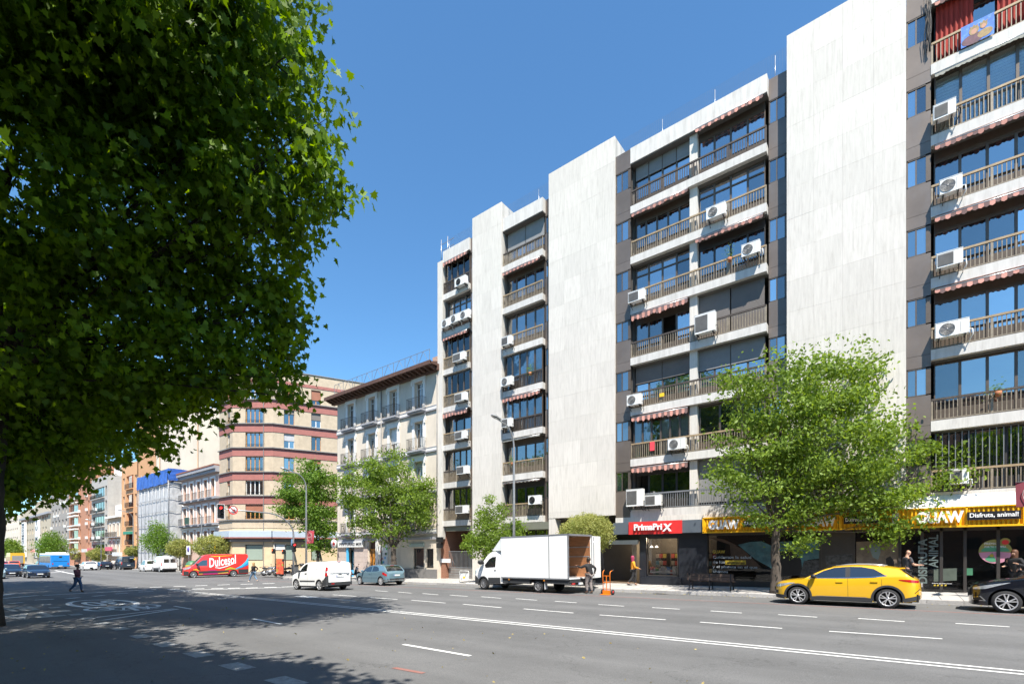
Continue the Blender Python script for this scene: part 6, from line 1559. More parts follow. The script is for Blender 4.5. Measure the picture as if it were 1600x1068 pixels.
b = MB(m_tw); b.box(b0, b1, -bw, -bw + .05, bz0, bz1).box(b0, b1, bw - .05, bw, bz0, bz1).box(b0, b1, -bw + .05, bw - .05, bz1 - .06, bz1).box(b0, b0 + .05, -bw + .05, bw - .05, bz0, bz1 - .06).box(b0, b1, -bw + .05, bw - .05, bz0, bz0 + .08)
b.build('box_body', m_tw, tr.r)
m_trim = M('grey_aluminium_trim', (.28, .29, .31), .5, .5)
t_ = MB(m_trim); t_.box(b0 - .01, b1 + .01, -bw - .012, -bw + .03, bz1 - .05, bz1 + .015).box(b0 - .01, b1 + .01, -bw - .012, -bw + .03, bz0 - .02, bz0 + .05).box(b1 - .05, b1 + .012, -bw - .012, -bw + .04, bz0, bz1).box(5.95, 6.0, -bw - .008, -bw, bz0 + .05, bz1 - .05)
t_.box(b1 - .04, b1 + .012, bw - .04, bw + .012, bz0, bz1).box(b1 - .04, b1 + .012, -bw, bw, bz1 - .08, bz1 + .014)
t_.build('edge_trim', m_trim, tr.r)
m_ply = M('brown_plywood', (.26, .11, .045), .6, var=.2, scale=2, stretch=(1, 1, 6))
i_ = MB(m_ply); i_.box(b0 + .1, b1 - .06, bw - .09, bw - .055, bz0 + .08, bz1 - .06).box(b0 + .06, b0 + .1, -bw + .06, bw - .09, bz0 + .08, bz1 - .06); i_.build('lining', m_ply, tr.r)
for z in (1.3, 1.85, 2.35): MB().box(b0 + .1, b1 - .08, bw - .1, bw - .088, z, z + .05).build('lashing_rail', m_trim, tr.r)
c_ = MB(m_tw); c_.add([(1.6, -.8, 2.25), (1.6, .8, 2.25), (2.53, .98, 2.98), (2.53, -.98, 2.98), (2.53, -.98, 2.25), (2.53, .98, 2.25)], [(0, 1, 2, 3), (0, 3, 4), (1, 5, 2)]); c_.build('roof_deflector', m_tw, tr.r)
dd = MB(m_tw); dd.xf = Matrix.Translation((b1 + .02, bw + .02, 0)) @ Matrix.Rotation(R(9), 4, 'Z'); dd.box(0, .04, -.0, .98, bz0, bz1 - .05); dd.build('rear_door', m_tw, tr.r)
dd = MB(m_trim); dd.xf = Matrix.Translation((b1 + .02, bw + .02, 0)) @ Matrix.Rotation(R(9), 4, 'Z'); dd.box(.04, .06, .05, .1, bz0 + .05, bz1 - .1); dd.build('door_bolt', m_trim, tr.r)
tl_ = MB(m_black); tl_.box(6.9, 7.2, -.9, .9, .55, .7).box(2.6, 4.6, -.98, -.8, .45, .76).box(5.65, 7.15, -.98, -.8, .5, .76).box(2.6, 7.1, .75, .95, .4, .76); tl_.build('tail_bar_shade_boxes', m_plastic, tr.r)  # tail bar, with dark side boxes added for chassis and underside shade
for sg in (-1, 1): MB().box(7.15, 7.22, sg * .62 - .12, sg * .62 + .12, .46, .56).build('tail_light', m_tl, tr.r)
plate(tr, 7.21, .45, False, w=.4)
for x in (3.1, 5.6): MB().box(x, x + .08, -bw - .02, -bw + .01, .62, .7).build('side_marker', m_amber, tr.r)
mf = MB(m_white); mf.box(5.6, 5.63, -.97, -.75, .2, .75); mf.build('mud_flap', m_curt_g, tr.r)
tr.r.name = 'white_box_truck'
tr.place(G(754, 920.3), G(846, 925.3)); TRK = tr.r
# --- simple vans and cars farther off, copied where alike
def panel_van(name, label, mat, L=5.3, H=2.3, group=None, k=1):
    v = Car(name, label, 'van', group, L, .98, [(0, .5), (.05, .85), (.3, 1.05), (.8, 1.2), (1.05, 1.35), (1.6, 1.9), (1.9, H - .1), (2.3, H), (L - .3, H), (L - .1, H - .06), (L - .04, 1.5), (L, .5)],
            [(0, .8), (1.1, 1.25), (L, 1.3)], [(0, .28), (L, .34)], [(.95, .34), (L - 1.15, .34)], mat, tumble=.12, nose=(.5, 2.8), tail=(.14, 3.2), zroof=H, spokes=9)
    v.side('window', [(1.25, 1.3), (2.1, 1.3)], [(1.25, 1.35), (1.7, 1.8), (2.1, 1.85)], m_cglass, n=6); v.over('windscreen', 1.1, 1.75, .9, .86, m_cglass)
    v.side('lower_cladding', [(1.4, .3), (L - 1.6, .3)], [(1.4, .6), (L - 1.6, .6)], m_plastic, off=.01, n=2); v.bx('rear_bumper', L - .08, L + .06, -.9, .9, .34, .56, m_plastic)
    v.side('tail_light', [(L - .13, .9), (L - .05, .9)], [(L - .13, 1.4), (L - .05, 1.4)], m_tl, off=.012, n=2); plate(v, L + .002, .75, False); v.mirror(1.35, 1.4, k=1.4)
    v.bx('door_seam', L - .02, L + .006, -.008, .008, .6, H - .2, m_black)
    return v
v = panel_van('white_van', 'large white van parked left of the red livery van', m_wp, 5.3, 2.35); v.place(G(240, 892.5), (G(240, 892.5)[0] + 3.2, G(240, 892.5)[1] - .1))
v.bx('rear_window', 5.285, 5.305, -.7, -.1, 1.4, 1.9, m_cglass); v.bx('rear_window', 5.285, 5.305, .1, .7, 1.4, 1.9, m_cglass)
m_dv = paint('dark_blue_van_paint', (.02, .035, .055), .1, .35)
v = panel_van('dark_blue_van', 'dark blue van with rear windows parked beside the small white car', m_dv, 5.0, 2.3); p = G(188, 889.5); v.place((p[0] - 2.9, p[1]), p)
for y in (-.72, .12): v.bx('rear_window', 4.99, 5.01, y, y + .6, 1.35, 1.85, m_cglass)
v.bx('lettering_strip', 5.0, 5.01, .15, .7, 1.95, 2.05, m_tx_w); v.bx('yellow_wheel_cover', 5.0, 5.02, .72, .92, 1.7, 1.95, m_lyel)
def sedan(name, label, mat, H=1.45, cat='car', hatch=False, group=None, W=.9, L=4.5):
    tail = [(L - .9, H - .25), (L - .55, 1.08), (L - .1, 1.0), (L - .03, .85), (L, .5)] if not hatch else [(L - .55, H - .06), (L - .25, 1.1), (L - .06, .95), (L, .5)]
    c = Car(name, label, cat, group, L, W, [(0, .45), (.03, .6), (.15, .7), (.5, .8), (1.1, .93), (1.6, 1.2), (2.0, H - .05), (2.5, H), (3.2, H - .02)] + tail,
            [(0, .5), (.5, .72), (1.2, .92), (L - .8, 1.0), (L, .7)], [(0, .22), (.5, .2), (L - .6, .22), (L, .3)], [(.85, .32), (L - .95, .32)], mat, tumble=.17, nose=(.55, 2.7), zroof=H, spokes=5)
    c.arches_in(); c.over('windscreen', 1.18, 1.92, .9, .84, m_cglass); c.over('rear_window', L - .9 if not hatch else L - .52, L - .58 if not hatch else L - .28, .85, .85, m_cglass)
    c.side('window', [(1.3, .98), (2.35, 1.0)], [(1.3, 1.0), (1.7, 1.22), (2.1, H - .12), (2.35, H - .1)], m_cglass, n=6); c.side('window', [(2.42, 1.0), (3.4, 1.04)], [(2.42, H - .1), (3.1, H - .12), (3.4, 1.1)], m_cglass, n=6)
    c.side('headlight', [(.1, .56), (.55, .7)], [(.1, .66), (.55, .77)], m_hl, off=.008, n=4); c.side('tail_light', [(L - .4, .8), (L - .06, .76)], [(L - .4, .92), (L - .06, .9)], m_tl, off=.008, n=4)
    c.bx('grille', 0, .05, -.42, .42, .36, .52, m_black); plate(c, -.005, .4); plate(c, L + .003, .62, False); c.mirror(1.5, 1.02, mat); c.seam(2.38, .3, .98)
    return c
def park(c, t, D, rz): c.r.location = (t, D, g(t)); c.r.rotation_euler = (0, 0, rz); return c
m_nav = paint('dark_blue_car_paint', (.012, .022, .045), .3, .3)
c = sedan('dark_sedan', 'dark blue sedan driving towards the crossing, in front of the other dark car', m_nav, 1.43); p = G(45.5, 903); park(c, p[0] + .3, p[1] + .8, PI); PS = p
c = sedan('dark_taxi', 'dark car with a pale green door just behind the dark blue sedan', paint('near_black_paint', (.008, .011, .016), .1, .3), 1.47); park(c, p[0] - 6.6, p[1] - .6, PI); c.side('green_door', [(1.4, .34), (2.3, .34)], [(1.4, .9), (2.3, .9)], M('green_decal', (.05, .35, .2), .5), off=.008)
c = sedan('pale_car', 'pale grey-green car cut by the left edge of the view', paint('pale_green_paint', (.35, .45, .46), .2, .35), 1.47); p = G(7, 904); park(c, p[0], p[1] - .75, PI)
c = sedan('small_white_car', 'white hatchback driving away to the right of the blue bus', m_wp, 1.5, hatch=True, L=4.2); p = G(130, 890.5); park(c, p[0] - 3.6, p[1] + .95, 0)
c = sedan('small_white_hatch', 'small white van-like car parked between the dark van and the white van', m_wp, 1.75, hatch=True, L=4.1, cat='car'); p = G(222, 892); park(c, p[0] - 1.5, p[1] + .7, 0)
c = sedan('black_hatchback', 'black car parked behind the small white hatchback by the ball tree', m_kc, 1.5, hatch=True, L=4.2); p = G(160, 889); park(c, p[0] - 2, p[1] + .2, 0)
c = sedan('orange_red_car', 'orange-red car with a green band far down the road', paint('orange_red_paint', (.6, .09, .03), 0, .35), 1.6, hatch=True, L=4.3); p = G(17, 888); park(c, p[0] - 3.5, p[1] + .4, 0); c.bx('green_band', 4.29, 4.31, -.6, .6, .75, .95, M('green_decal', (.05, .35, .2), .5))
c = sedan('red_car', 'red car far away behind the tree trunk', paint('dark_red_paint', (.45, .02, .03), 0, .35), 1.5, hatch=True, L=4.2); p = G(3, 888); park(c, p[0] - 4, p[1] + .5, 0)
c = sedan('grey_car', 'grey car far away behind the dark sedan', paint('grey_car_paint', (.08, .09, .10), .3, .35), 1.5, hatch=True, L=4.2); p = G(42, 887.5); park(c, p[0] - 4, p[1] + 2.4, 0)
# --- blue city bus
m_bus = M('bus_blue', (.01, .22, .62), .45, var=.03)
r = root('city_bus', (0, 0, 0), 'bright blue and white city bus seen from behind', 'bus', world=False)
p = G(80, 888.6); t0, D0 = p
L_, w_, H_ = 12.0, 2.55, 3.1
def rb_(name, x0, x1, y0, y1, z0, z1, m): return MB().box(x0, x1, y0, y1, z0, z1).build(name, m, r)
bb = MB(m_bus); pts = []
for a in ((0.12, 0), (w_ - .12, 0), (w_, .12), (w_, 0.5)): pass
bb.prism([(-L_, .0), (0, .0), (0, w_), (-L_, w_)], .32, 2.62, 'xy'); bb.build('body', m_bus, r)
rf_ = MB(m_wp); rf_.prism([(-L_, .04), (-.04, .04), (-.04, w_ - .04), (-L_, w_ - .04)], 2.62, 2.95, 'xy'); rf_.box(-8, -1.2, .3, w_ - .3, 2.95, 3.15); rf_.build('roof', m_wp, r)
rb_('side_windows', -L_ + .4, -1.0, -.012, 0, 1.15, 2.5, m_cglass)
for i in range(8): rb_('window_bar', -L_ + .4 + i * 1.35, -L_ + .46 + i * 1.35, -.02, -.01, 1.15, 2.5, m_black)
rb_('line_display', 0, .012, w_ * .42, w_ * .58, 2.1, 2.38, m_black); rb_('engine_grille', 0, .012, .3, w_ - .3, 1.42, 1.48, m_black); rb_('engine_cover', 0, .008, .35, w_ - .35, .62, 1.38, m_bus); rb_('bumper', 0, .06, 0, w_, .3, .48, m_plastic)
for y in (.12, w_ - .3): rb_('tail_light', 0, .03, y, y + .16, .85, 1.15, m_tl); rb_('amber_lens', 0, .02, y, y + .5 if y < 1 else y + .16, .36, .46, m_amber)
plate_o = rb_('number_plate', 0, .07, w_ / 2 - .26, w_ / 2 + .26, .52, .63, m_plate)
for x in (-2.8, -9.2):
    for y in (.14, w_ - .16): MB().lathe([(.001, -.14), (.3, -.14), (.48, -.13), (.48, .13), (.3, .14), (.001, .14)], (x, y, .48), 'y', 20).build('wheel', m_tyre, r)
r.location = (t0, D0, g(t0))
# --- yellow lorry far off
r = root('yellow_lorry', (0, 0, 0), 'yellow lorry with grey rear shutter far down the road', 'truck', world=False)
m_yl = paint('lorry_yellow', (.7, .42, .03), 0, .4)
p = G(16, 884.4); w_ = 2.5
MB(m_yl).box(-6.5, 0, 0, w_, .7, 3.3).build('box_body', m_yl, r); MB().box(0, .03, .3, w_ - .3, .8, 2.6).build('rear_shutter', m_shut_g, r); MB().box(-9, -6.7, .1, w_ - .1, .5, 2.5).build('cab', m_yl, r); MB().box(-8.8, .05, .4, w_ - .4, .4, .7).build('chassis', m_black, r)
for x in (-1.5, -7.6):
    for y in (.14, w_ - .16): MB().lathe([(.001, -.14), (.3, -.14), (.48, -.13), (.48, .13), (.3, .14), (.001, .14)], (x, y, .48), 'y', 16).build('wheel', m_tyre, r)
for y in (.1, w_ - .3): MB().box(0, .04, y, y + .2, .6, .75).build('tail_light', m_tl, r)
r.location = (p[0], p[1], g(p[0]))
# ---------------------------------------------------------------- trees
def leaf_mat(name, c0, c1, trans=.45, c2=None):
    m, t, b = new_mat(name); N = t.nodes; L = t.links
    geo = N.new('ShaderNodeNewGeometry'); cr = N.new('ShaderNodeValToRGB')
    cr.color_ramp.elements[0].color = (*c0, 1); cr.color_ramp.elements[1].color = (*c1, 1)
    if c2: e = cr.color_ramp.elements.new(.9); e.color = (*c1, 1); cr.color_ramp.elements[-1].color = (*c2, 1)
    no = N.new('ShaderNodeTexNoise'); no.inputs['Scale'].default_value = .9; no.inputs['Detail'].default_value = 2; L.new(geo.outputs['Position'], no.inputs['Vector'])
    ad = N.new('ShaderNodeMath'); ad.operation = 'MULTIPLY_ADD'; ad.inputs[1].default_value = .6; L.new(geo.outputs['Random Per Island'], ad.inputs[0])
    mr = N.new('ShaderNodeMapRange'); mr.inputs[1].default_value = .35; mr.inputs[2].default_value = .65; mr.inputs[3].default_value = 0; mr.inputs[4].default_value = .4; L.new(no.outputs[0], mr.inputs[0]); L.new(mr.outputs[0], ad.inputs[2])
    L.new(ad.outputs[0], cr.inputs[0]); L.new(cr.outputs[0], b.inputs['Base Color'])
    setc(b, 'Roughness', .5); setc(b, 'Specular IOR Level', .22)
    tr = N.new('ShaderNodeBsdfTranslucent'); hs = N.new('ShaderNodeHueSaturation'); hs.inputs['Hue'].default_value = .485; hs.inputs['Saturation'].default_value = 1.15; hs.inputs['Value'].default_value = 1.7
    L.new(cr.outputs[0], hs.inputs['Color']); L.new(hs.outputs[0], tr.inputs[0])
    mx = N.new('ShaderNodeMixShader'); mx.inputs[0].default_value = trans; L.new(b.outputs[0], mx.inputs[1]); L.new(tr.outputs[0], mx.inputs[2])
    L.new(mx.outputs[0], N['Material Output'].inputs['Surface']); return m
m_leaf = leaf_mat('deep_green_leaves', (.018, .052, .004), (.165, .285, .012), .46)
m_leafr = leaf_mat('fresh_green_leaves', (.085, .145, .02), (.23, .33, .06), .42)
m_leafv = leaf_mat('variegated_leaves', (.13, .17, .035), (.42, .42, .14), .3)
m_leafg = leaf_mat('mid_green_leaves', (.075, .15, .022), (.18, .29, .05), .4)
m_bark = M('tree_bark', (.075, .06, .048), .95, var=.35, scale=4, stretch=(3, 3, .6), bump=.9, bscale=12)
m_barkd = M('dark_rugged_bark', (.03, .024, .019), .95, var=.4, scale=3, stretch=(3, 3, .7), bump=1, bscale=9)
LEAF = {'lobed': [(0, 0), (.12, -.04), (.40, -.10), (.30, .08), (.52, .28), (.30, .34), (.26, .62), (.12, .56), (0, 1.0), (-.12, .56), (-.26, .62), (-.30, .34), (-.52, .28), (-.30, .08), (-.40, -.10), (-.12, -.04)],
        'oval': [(0, 0), (.2, .25), (.24, .55), (0, 1.0), (-.24, .55), (-.2, .25)], 'long': [(0, 0), (.13, .3), (.12, .65), (0, 1.0), (-.12, .65), (-.13, .3)]}
def leaves_mesh(name, pts, size, shape, mat, rng, droop=.5, parent=None):
    P = np.asarray(pts); n = len(P); out = LEAF[shape]; k = len(out)
    s = size * rng.uniform(.65, 1.25, n)
    az = rng.uniform(0, 2 * PI, n); el = rng.normal(-droop, .55, n)
    d = np.stack([np.cos(az) * np.cos(el), np.sin(az) * np.cos(el), np.sin(el)], 1)      # tip direction
    q = rng.normal(0, 1, (n, 3)); q[:, 2] *= .35; u = np.cross(d, q); u /= np.linalg.norm(u, axis=1)[:, None] + 1e-9
    w = np.cross(u, d)
    V = np.zeros((n, k, 3))
    for i, (a, b) in enumerate(out):
        V[:, i] = P + (u * a + d * b + w * (abs(a) * .35 - .12 * b * b)) * s[:, None]
    me = bpy.data.meshes.new(name); me.vertices.add(n * k); me.vertices.foreach_set('co', V.reshape(-1).astype(np.float32))
    me.loops.add(n * k); me.loops.foreach_set('vertex_index', np.arange(n * k, dtype=np.int32))
    me.polygons.add(n); me.polygons.foreach_set('loop_start', np.arange(0, n * k, k, dtype=np.int32)); me.polygons.foreach_set('loop_total', np.full(n, k, dtype=np.int32))
    me.materials.append(mat); me.update(calc_edges=True)
    o = bpy.data.objects.new(name, me); C.objects.link(o); adopt(o, parent); return o
def tree(label, base, blobs, tr, crown_n, leaf, shape, lmat, bmat, seed, group=None, cat='tree', fork=.35, lean=(0, 0), shell=.55, per=16, clump=.42, droop=.5, limbs=2, name='street_tree', h0=None, split=None, gaps=0, gapf=2.0):
    """blobs: (t, D, z, rx, ry, rz) of the crown's masses"""
    rng = np.random.default_rng(seed); rr = random.Random(seed)
    r = root(name, (base[0], base[1], base[2]), label, cat, group)
    zc = min(b[2] - b[5] * .5 for b in blobs) if h0 is None else base[2] + h0
    top = Vector((base[0] + lean[0], base[1] + lean[1], zc))
    # trunk
    b0 = Vector(base); n = 22; pts = []; rad = []
    for i in range(n):
        f = i / (n - 1); p = b0.lerp(top, f) + Vector((rr.uniform(-1, 1), rr.uniform(-1, 1), 0)) * tr * .10 * (1 if 0 < i < n - 1 else 0)
        pts.append(p); rad.append(tr * (1.35 - .35 * min(1, f * 6)) * (1 - .35 * f))
    tkm = MB(bmat).tube(pts, rad, 20)
    kv = len(pts) * 20; ph = [rr.uniform(0, 6) for _ in range(4)]
    for i in range(kv):
        a = 2 * PI * (i % 20) / 20; z = tkm.v[i][2]; c = pts[i // 20]; k = 1 + .07 * math.sin(a * 5 + z * .5 + ph[0]) + .05 * math.sin(a * 9 + z * 1.1 + ph[1]) + .07 * math.sin(z * 1.7 + a + ph[2]) + rr.uniform(-.02, .02)
        tkm.v[i] = (c.x + (tkm.v[i][0] - c.x) * k, c.y + (tkm.v[i][1] - c.y) * k, z)
    tk = tkm.build('trunk', bmat, r)
    br = MB(bmat); ends = []
    for b in blobs:
        if seed == 3 and b[2] - CZ > .98 * 1.142 * (-b[0] * SA + b[1] * CA): continue
        c = Vector(b[:3]); st = pts[-1 - rr.randrange(0, 3)]; mid = st.lerp(c, .5) + Vector((rr.uniform(-.4, .4), rr.uniform(-.4, .4), rr.uniform(.0, .5))) * min(1, (c - st).length * .2)
        r0 = tr * .42 * min(1, max(.35, b[3] / 2.0)); q = [st, st.lerp(mid, .5), mid, mid.lerp(c, .6), c]
        br.tube(q, [r0, r0 * .85, r0 * .65, r0 * .45, r0 * .25], 7)
        for k in range(limbs * 3):
            v = Vector((rr.uniform(-1, 1) * b[3], rr.uniform(-1, 1) * b[4], rr.uniform(-.7, 1) * b[5])) * .8; s0 = q[2 + k % 3]; e = c + v; m2 = s0.lerp(e, .5) + Vector((0, 0, .15))
            br.tube([s0, m2, e], [r0 * .3, r0 * .2, r0 * .06], 5)
    br.build('limbs', bmat, r, fix=False)
    # leaf clumps on the ends of the twigs
    vol = np.array([b[3] * b[4] * b[5] for b in blobs]) ** .72; vol /= vol.sum(); P = []
    ncl = max(8, crown_n // per)
    for b, f in zip(blobs, vol):
        m = max(3, int(ncl * f)); v = rng.normal(0, 1, (m, 3)); v /= np.linalg.norm(v, axis=1)[:, None]
        rad_ = shell + (1 - shell) * rng.random(m) ** .6; rad_ *= rng.uniform(.86, 1.1, m)
        c = np.array(b[:3]) + v * rad_[:, None] * np.array(b[3:6])
        sz = clump * rng.uniform(.5, 1.3, m)
        for j in range(m):
            kk = int(per * rng.uniform(.6, 1.4)); o = np.clip(rng.normal(0, 1, (kk, 3)), -1.5, 1.5) * sz[j] * .5; o[:, 2] *= .75; P.append(c[j] + o)
    P = np.concatenate(P)
    keep = P[:, 2] > base[2] + .6
    if gaps:                                # lighter and denser tiers: the crown opens between its boughs
        f = gapf; o_ = rng.uniform(0, 6, 6); x, y, z_ = P[:, 0], P[:, 1], P[:, 2] - .25 * np.abs(P[:, 0] - base[0])
        w_ = np.sin(x * f + 1.3 * np.sin(y * f * .7 + o_[0]) + o_[1]) * .6 + np.sin(z_ * f * 1.7 + .9 * np.sin(x * f * .6 + o_[2]) + o_[3]) + np.sin(y * f * .9 + z_ * f * .5 + o_[4]) * .6
        keep &= (w_ > np.quantile(w_, gaps)) | (rng.random(len(P)) < .12)
    if split is not None:                  # several masses of foliage
        pass
    leaves_mesh('crown', P[keep], leaf, shape, lmat, rng, droop, r)
    return r
def pb(x, y, Z, rp, k=1.0, kz=None, dz=0):           # a crown mass seen at x, y, Z metres off, rp pixels across
    t, D = AT(x, Z + dz); z = CZ + (863 - y) / F * (Z + dz); rm_ = rp * Z / F; return (t, D, z, rm_, rm_ * k, rm_ * (kz or 1))
# the great dark tree at the left
tA = AT(-17, 14.2); zA = g(tA[0])
tree('huge dark leafy tree filling the upper left, rugged trunk at the left edge', (tA[0] - .1, tA[1], zA),
     [pb(*a) for a in ((430, 100, 11, 78), (425, 242, 11.5, 112), (330, 170, 12, 140), (200, 70, 12, 180), (60, 110, 12, 190), (110, 290, 13, 200), (250, 320, 12.5, 165), (375, 395, 13, 100), (372, 500, 13.4, 96), (395, 570, 13.6, 58),
                       (300, 540, 14, 100), (190, 520, 14, 150), (50, 510, 14, 160), (290, 612, 14.5, 52), (170, 630, 15, 62), (60, 650, 15, 80), (0, 700, 15, 65), (215, 655, 15, 55), (70, 715, 15.5, 62), (10, 760, 15.5, 42), (120, 690, 15.5, 50), (310, 645, 14.8, 26), (430, 590, 13.4, 40), (440, 470, 13.4, 40), (480, 330, 12, 34), (455, 620, 13.6, 22), (250, -120, 11, 230), (0, -120, 12, 250), (360, -60, 10.5, 100), (230, -190, 8.5, 150), (130, -200, 8.5, 230), (-80, -150, 9, 260), (200, -60, 10.5, 170), (20, -40, 10.5, 190), (480, 195, 11, 38), (495, 270, 11.3, 42))]  # near masses above the frame are added to shade the crown below
     + [(-25, -2, 10, 4, 4, 4.5), (-20, -3, 12, 4, 4, 4.5), (-14, -1.5, 13.5, 3.5, 3.5, 3.5), (-27, 3, 9, 3.5, 3.5, 3.5)],
     (.26), 140000, .20, 'lobed', m_leaf, m_barkd, 3, fork=.3, per=30, clump=.78, droop=.75, limbs=2, lean=(.35, .2), h0=7.6, gaps=.16, gapf=1.9)
# its neighbours of the same row: one above the viewer, two farther on
tree('dark leafy tree of the same row standing over the viewer', (-6.8, -3.6, g(-7)), [(-5.2, -2.0, 9.0, 2.9, 2.6, 2.2), (-8.6, -3.4, 9.5, 3.0, 2.8, 2.5), (-3.2, -1.5, 9.6, 2.2, 2.0, 1.6), (-11.5, -4.2, 10, 3.0, 3, 2.5), (-6, -6, 10, 3.5, 3, 3), (-12, -1.5, 8, 2.6, 2.4, 1.8), (1.5, -5, 9, 4, 3.5, 3), (8, -6, 9.5, 4, 3.5, 3), (-8, -1.6, 8.2, 2.6, 2.0, 1.5)],
     .25, 80000, .25, 'lobed', m_leaf, m_barkd, 5, per=15, clump=.6, h0=5.5)
tB = AT(-60, 25)
tree('second dark tree of the left row, its low branches over the road', (tB[0], tB[1] - 1, g(tB[0])),
     [pb(*a) for a in ((150, 672, 20, 62), (60, 690, 20, 75), (-10, 725, 20, 70), (222, 664, 19.5, 36), (-60, 600, 22, 200), (60, 600, 22, 110), (20, 770, 21, 28), (100, 735, 20, 30))] + [(-34, 3.5, 9, 4.5, 3.8, 3.5), (-38, 2, 10, 4, 4, 4), (-31, 1, 9.5, 4, 4, 4)],
     .28, 62000, .19, 'lobed', m_leaf, m_barkd, 6, per=14, clump=.6, droop=.75, h0=4.5)
tree('third dark tree of the left row beyond the parked cars', (-50, .8, g(-50)), [(-48, 2.2, 8.5, 4.5, 4, 3), (-53, 1.5, 8.5, 4.5, 4, 3), (-57, 2, 8.5, 4.5, 4, 3), (-43.5, 3, 8, 3.8, 3.5, 2.6)],
     .28, 30000, .28, 'lobed', m_leaf, m_barkd, 8, per=14, clump=.7, h0=4.5)
# tree before the pet shop
t0 = T(1212, 23.95)
tree('large bright green street tree in front of the yellow pet shop sign', (t0, 23.95, sw(t0, 24)),
     [pb(*a) for a in ((1225, 625, 21, 72), (1305, 605, 21, 52), (1172, 700, 21, 56), (1285, 690, 21.2, 105), (1395, 725, 21, 62), (1455, 737, 20.3, 44), (1408, 668, 21, 26), (1190, 770, 21, 48), (1335, 762, 21, 58), (1260, 752, 21.5, 66), (1150, 600, 21, 30), (1352, 567, 21, 28), (1405, 790, 20.4, 42), (1135, 745, 21, 34), (1385, 832, 20.6, 22), (1240, 825, 21.3, 42), (1500, 724, 20.1, 24), (1290, 560, 21, 24))],
     .21, 62000, .165, 'oval', m_leafr, m_bark, 11, per=30, clump=.7, shell=.35, droop=.55, h0=3.0, gaps=.42, gapf=2.5)
t0 = T(615, 24.3)
tree('bright green street tree in front of the old cream house', (t0, 24.3, sw(t0, 24.3)),
     [pb(*a) for a in ((562, 752, 38.5, 34), (610, 732, 38.5, 30), (645, 782, 38.5, 40), (580, 795, 38.5, 33), (612, 820, 38.5, 30), (660, 765, 38.5, 18), (548, 780, 38.5, 17), (600, 765, 38.5, 35), (662, 805, 38.5, 16), (560, 822, 38.5, 14))],
     .26, 28000, .20, 'oval', m_leafr, m_bark, 12, per=28, clump=.8, shell=.35, h0=2.6, gaps=.4, gapf=2.4)
tc = AT(497, 56)
tree('leafy green tree at the mouth of the side street beside the corner house', (tc[0], tc[1], g(tc[0])),
     [pb(*a) for a in ((470, 765, 56, 34), (505, 760, 56, 30), (455, 790, 56, 26), (490, 800, 56, 34), (512, 820, 56, 24), (500, 850, 56, 20), (478, 735, 56, 18))],
     .22, 26000, .26, 'oval', m_leafg, m_bark, 13, per=28, clump=1.0, shell=.35, h0=2.4, gaps=.35, gapf=1.9)
t0 = T(757, 24.4)
tree('slender young green tree behind the cab of the white truck', (t0, 24.4, sw(t0, 24.4)),
     [pb(*a) for a in ((768, 838, 32.6, 34), (757, 806, 32.6, 18), (785, 798, 32.6, 14), (740, 848, 32.6, 20), (800, 845, 32.6, 24), (766, 780, 32.6, 9), (808, 822, 32.6, 12), (775, 862, 32.6, 26))],
     .09, 12000, .15, 'oval', m_leafr, m_bark, 14, per=11, clump=.4, shell=.2, h0=2.2, limbs=3)
def ball(label, x, y, rx, ry, D, n, seed, leaf=.09, group='clipped ball trees'):
    Z = _tz(x, D)[1]; t0 = T(x, D); z = ZA(x, y, D); a = rx * Z / F / 1.05; b = ry * Z / F
    gz_ = (sw(t0, D) if t0 > -46 else g(t0) + .14)
    return tree(label, (t0, D, gz_), [(t0, D, z, a, a, b), (t0 + a * .35, D - .1, z + b * .2, a * .6, a * .7, b * .75), (t0 - a * .4, D, z - b * .1, a * .55, a * .7, b * .7)], .09, n, leaf, 'oval', m_leafv, m_bark, seed, group, per=10, clump=.2 if D < 25 and x > 800 else .3, shell=.82, droop=.0, limbs=1, h0=max(.8, z - b - gz_ + .2), name='ball_tree')
ball('yellow-green clipped ball tree rising behind the white truck box', 916, 834, 43, 31, 24.5, 30000, 21, .08)
ball('broad ball tree behind the red livery van, beside the yellow framed sign', 334, 853, 31, 17, 25.8, 14000, 22, .16)
ball('ball tree left of the parking sign post by the red van', 281, 856, 18, 14, 25.8, 9000, 23, .16)
ball('ball tree behind the dark blue van', 209, 861, 12, 8, 26, 5000, 24, .2)
ball('ball tree in front of the glazed brown house', 154, 866, 15, 10, 26, 5000, 25, .22)
ball('ball tree right beside the blue bus', 117, 865, 9, 9, 26, 900, 26, .25)
ball('small ball tree left of the blue bus roof', 65, 868, 5, 6, 26, 500, 27, .3)
for x, y, rx, ry, Z, lb, sd in ((246, 838, 30, 28, 73.5, 'round green tree below the scaffolded house', 31), (80, 850, 27, 20, 112, 'spreading green tree behind the blue bus', 32), (18, 855, 14, 16, 150, 'light green tree far away beside the trunk', 33)):
    b_ = AT(x, Z)
    tree(lb, (b_[0], b_[1], g(b_[0])), [pb(x, y, Z, rx * .6), pb(x - rx * .45, y + ry * .25, Z, rx * .45), pb(x + rx * .45, y + ry * .2, Z, rx * .48), pb(x, y - ry * .5, Z, rx * .42), pb(x + rx * .1, y + ry * .45, Z, rx * .55)], .2, 5000, max(.22, 2.4 * Z / F), 'oval', m_leafg if sd != 33 else m_leafr, m_bark, sd, None, per=12, clump=Z * .011, shell=.35, h0=2.5)
for x, Z, sd in ((178, 100, 41), (40, 160, 42)):
    pass
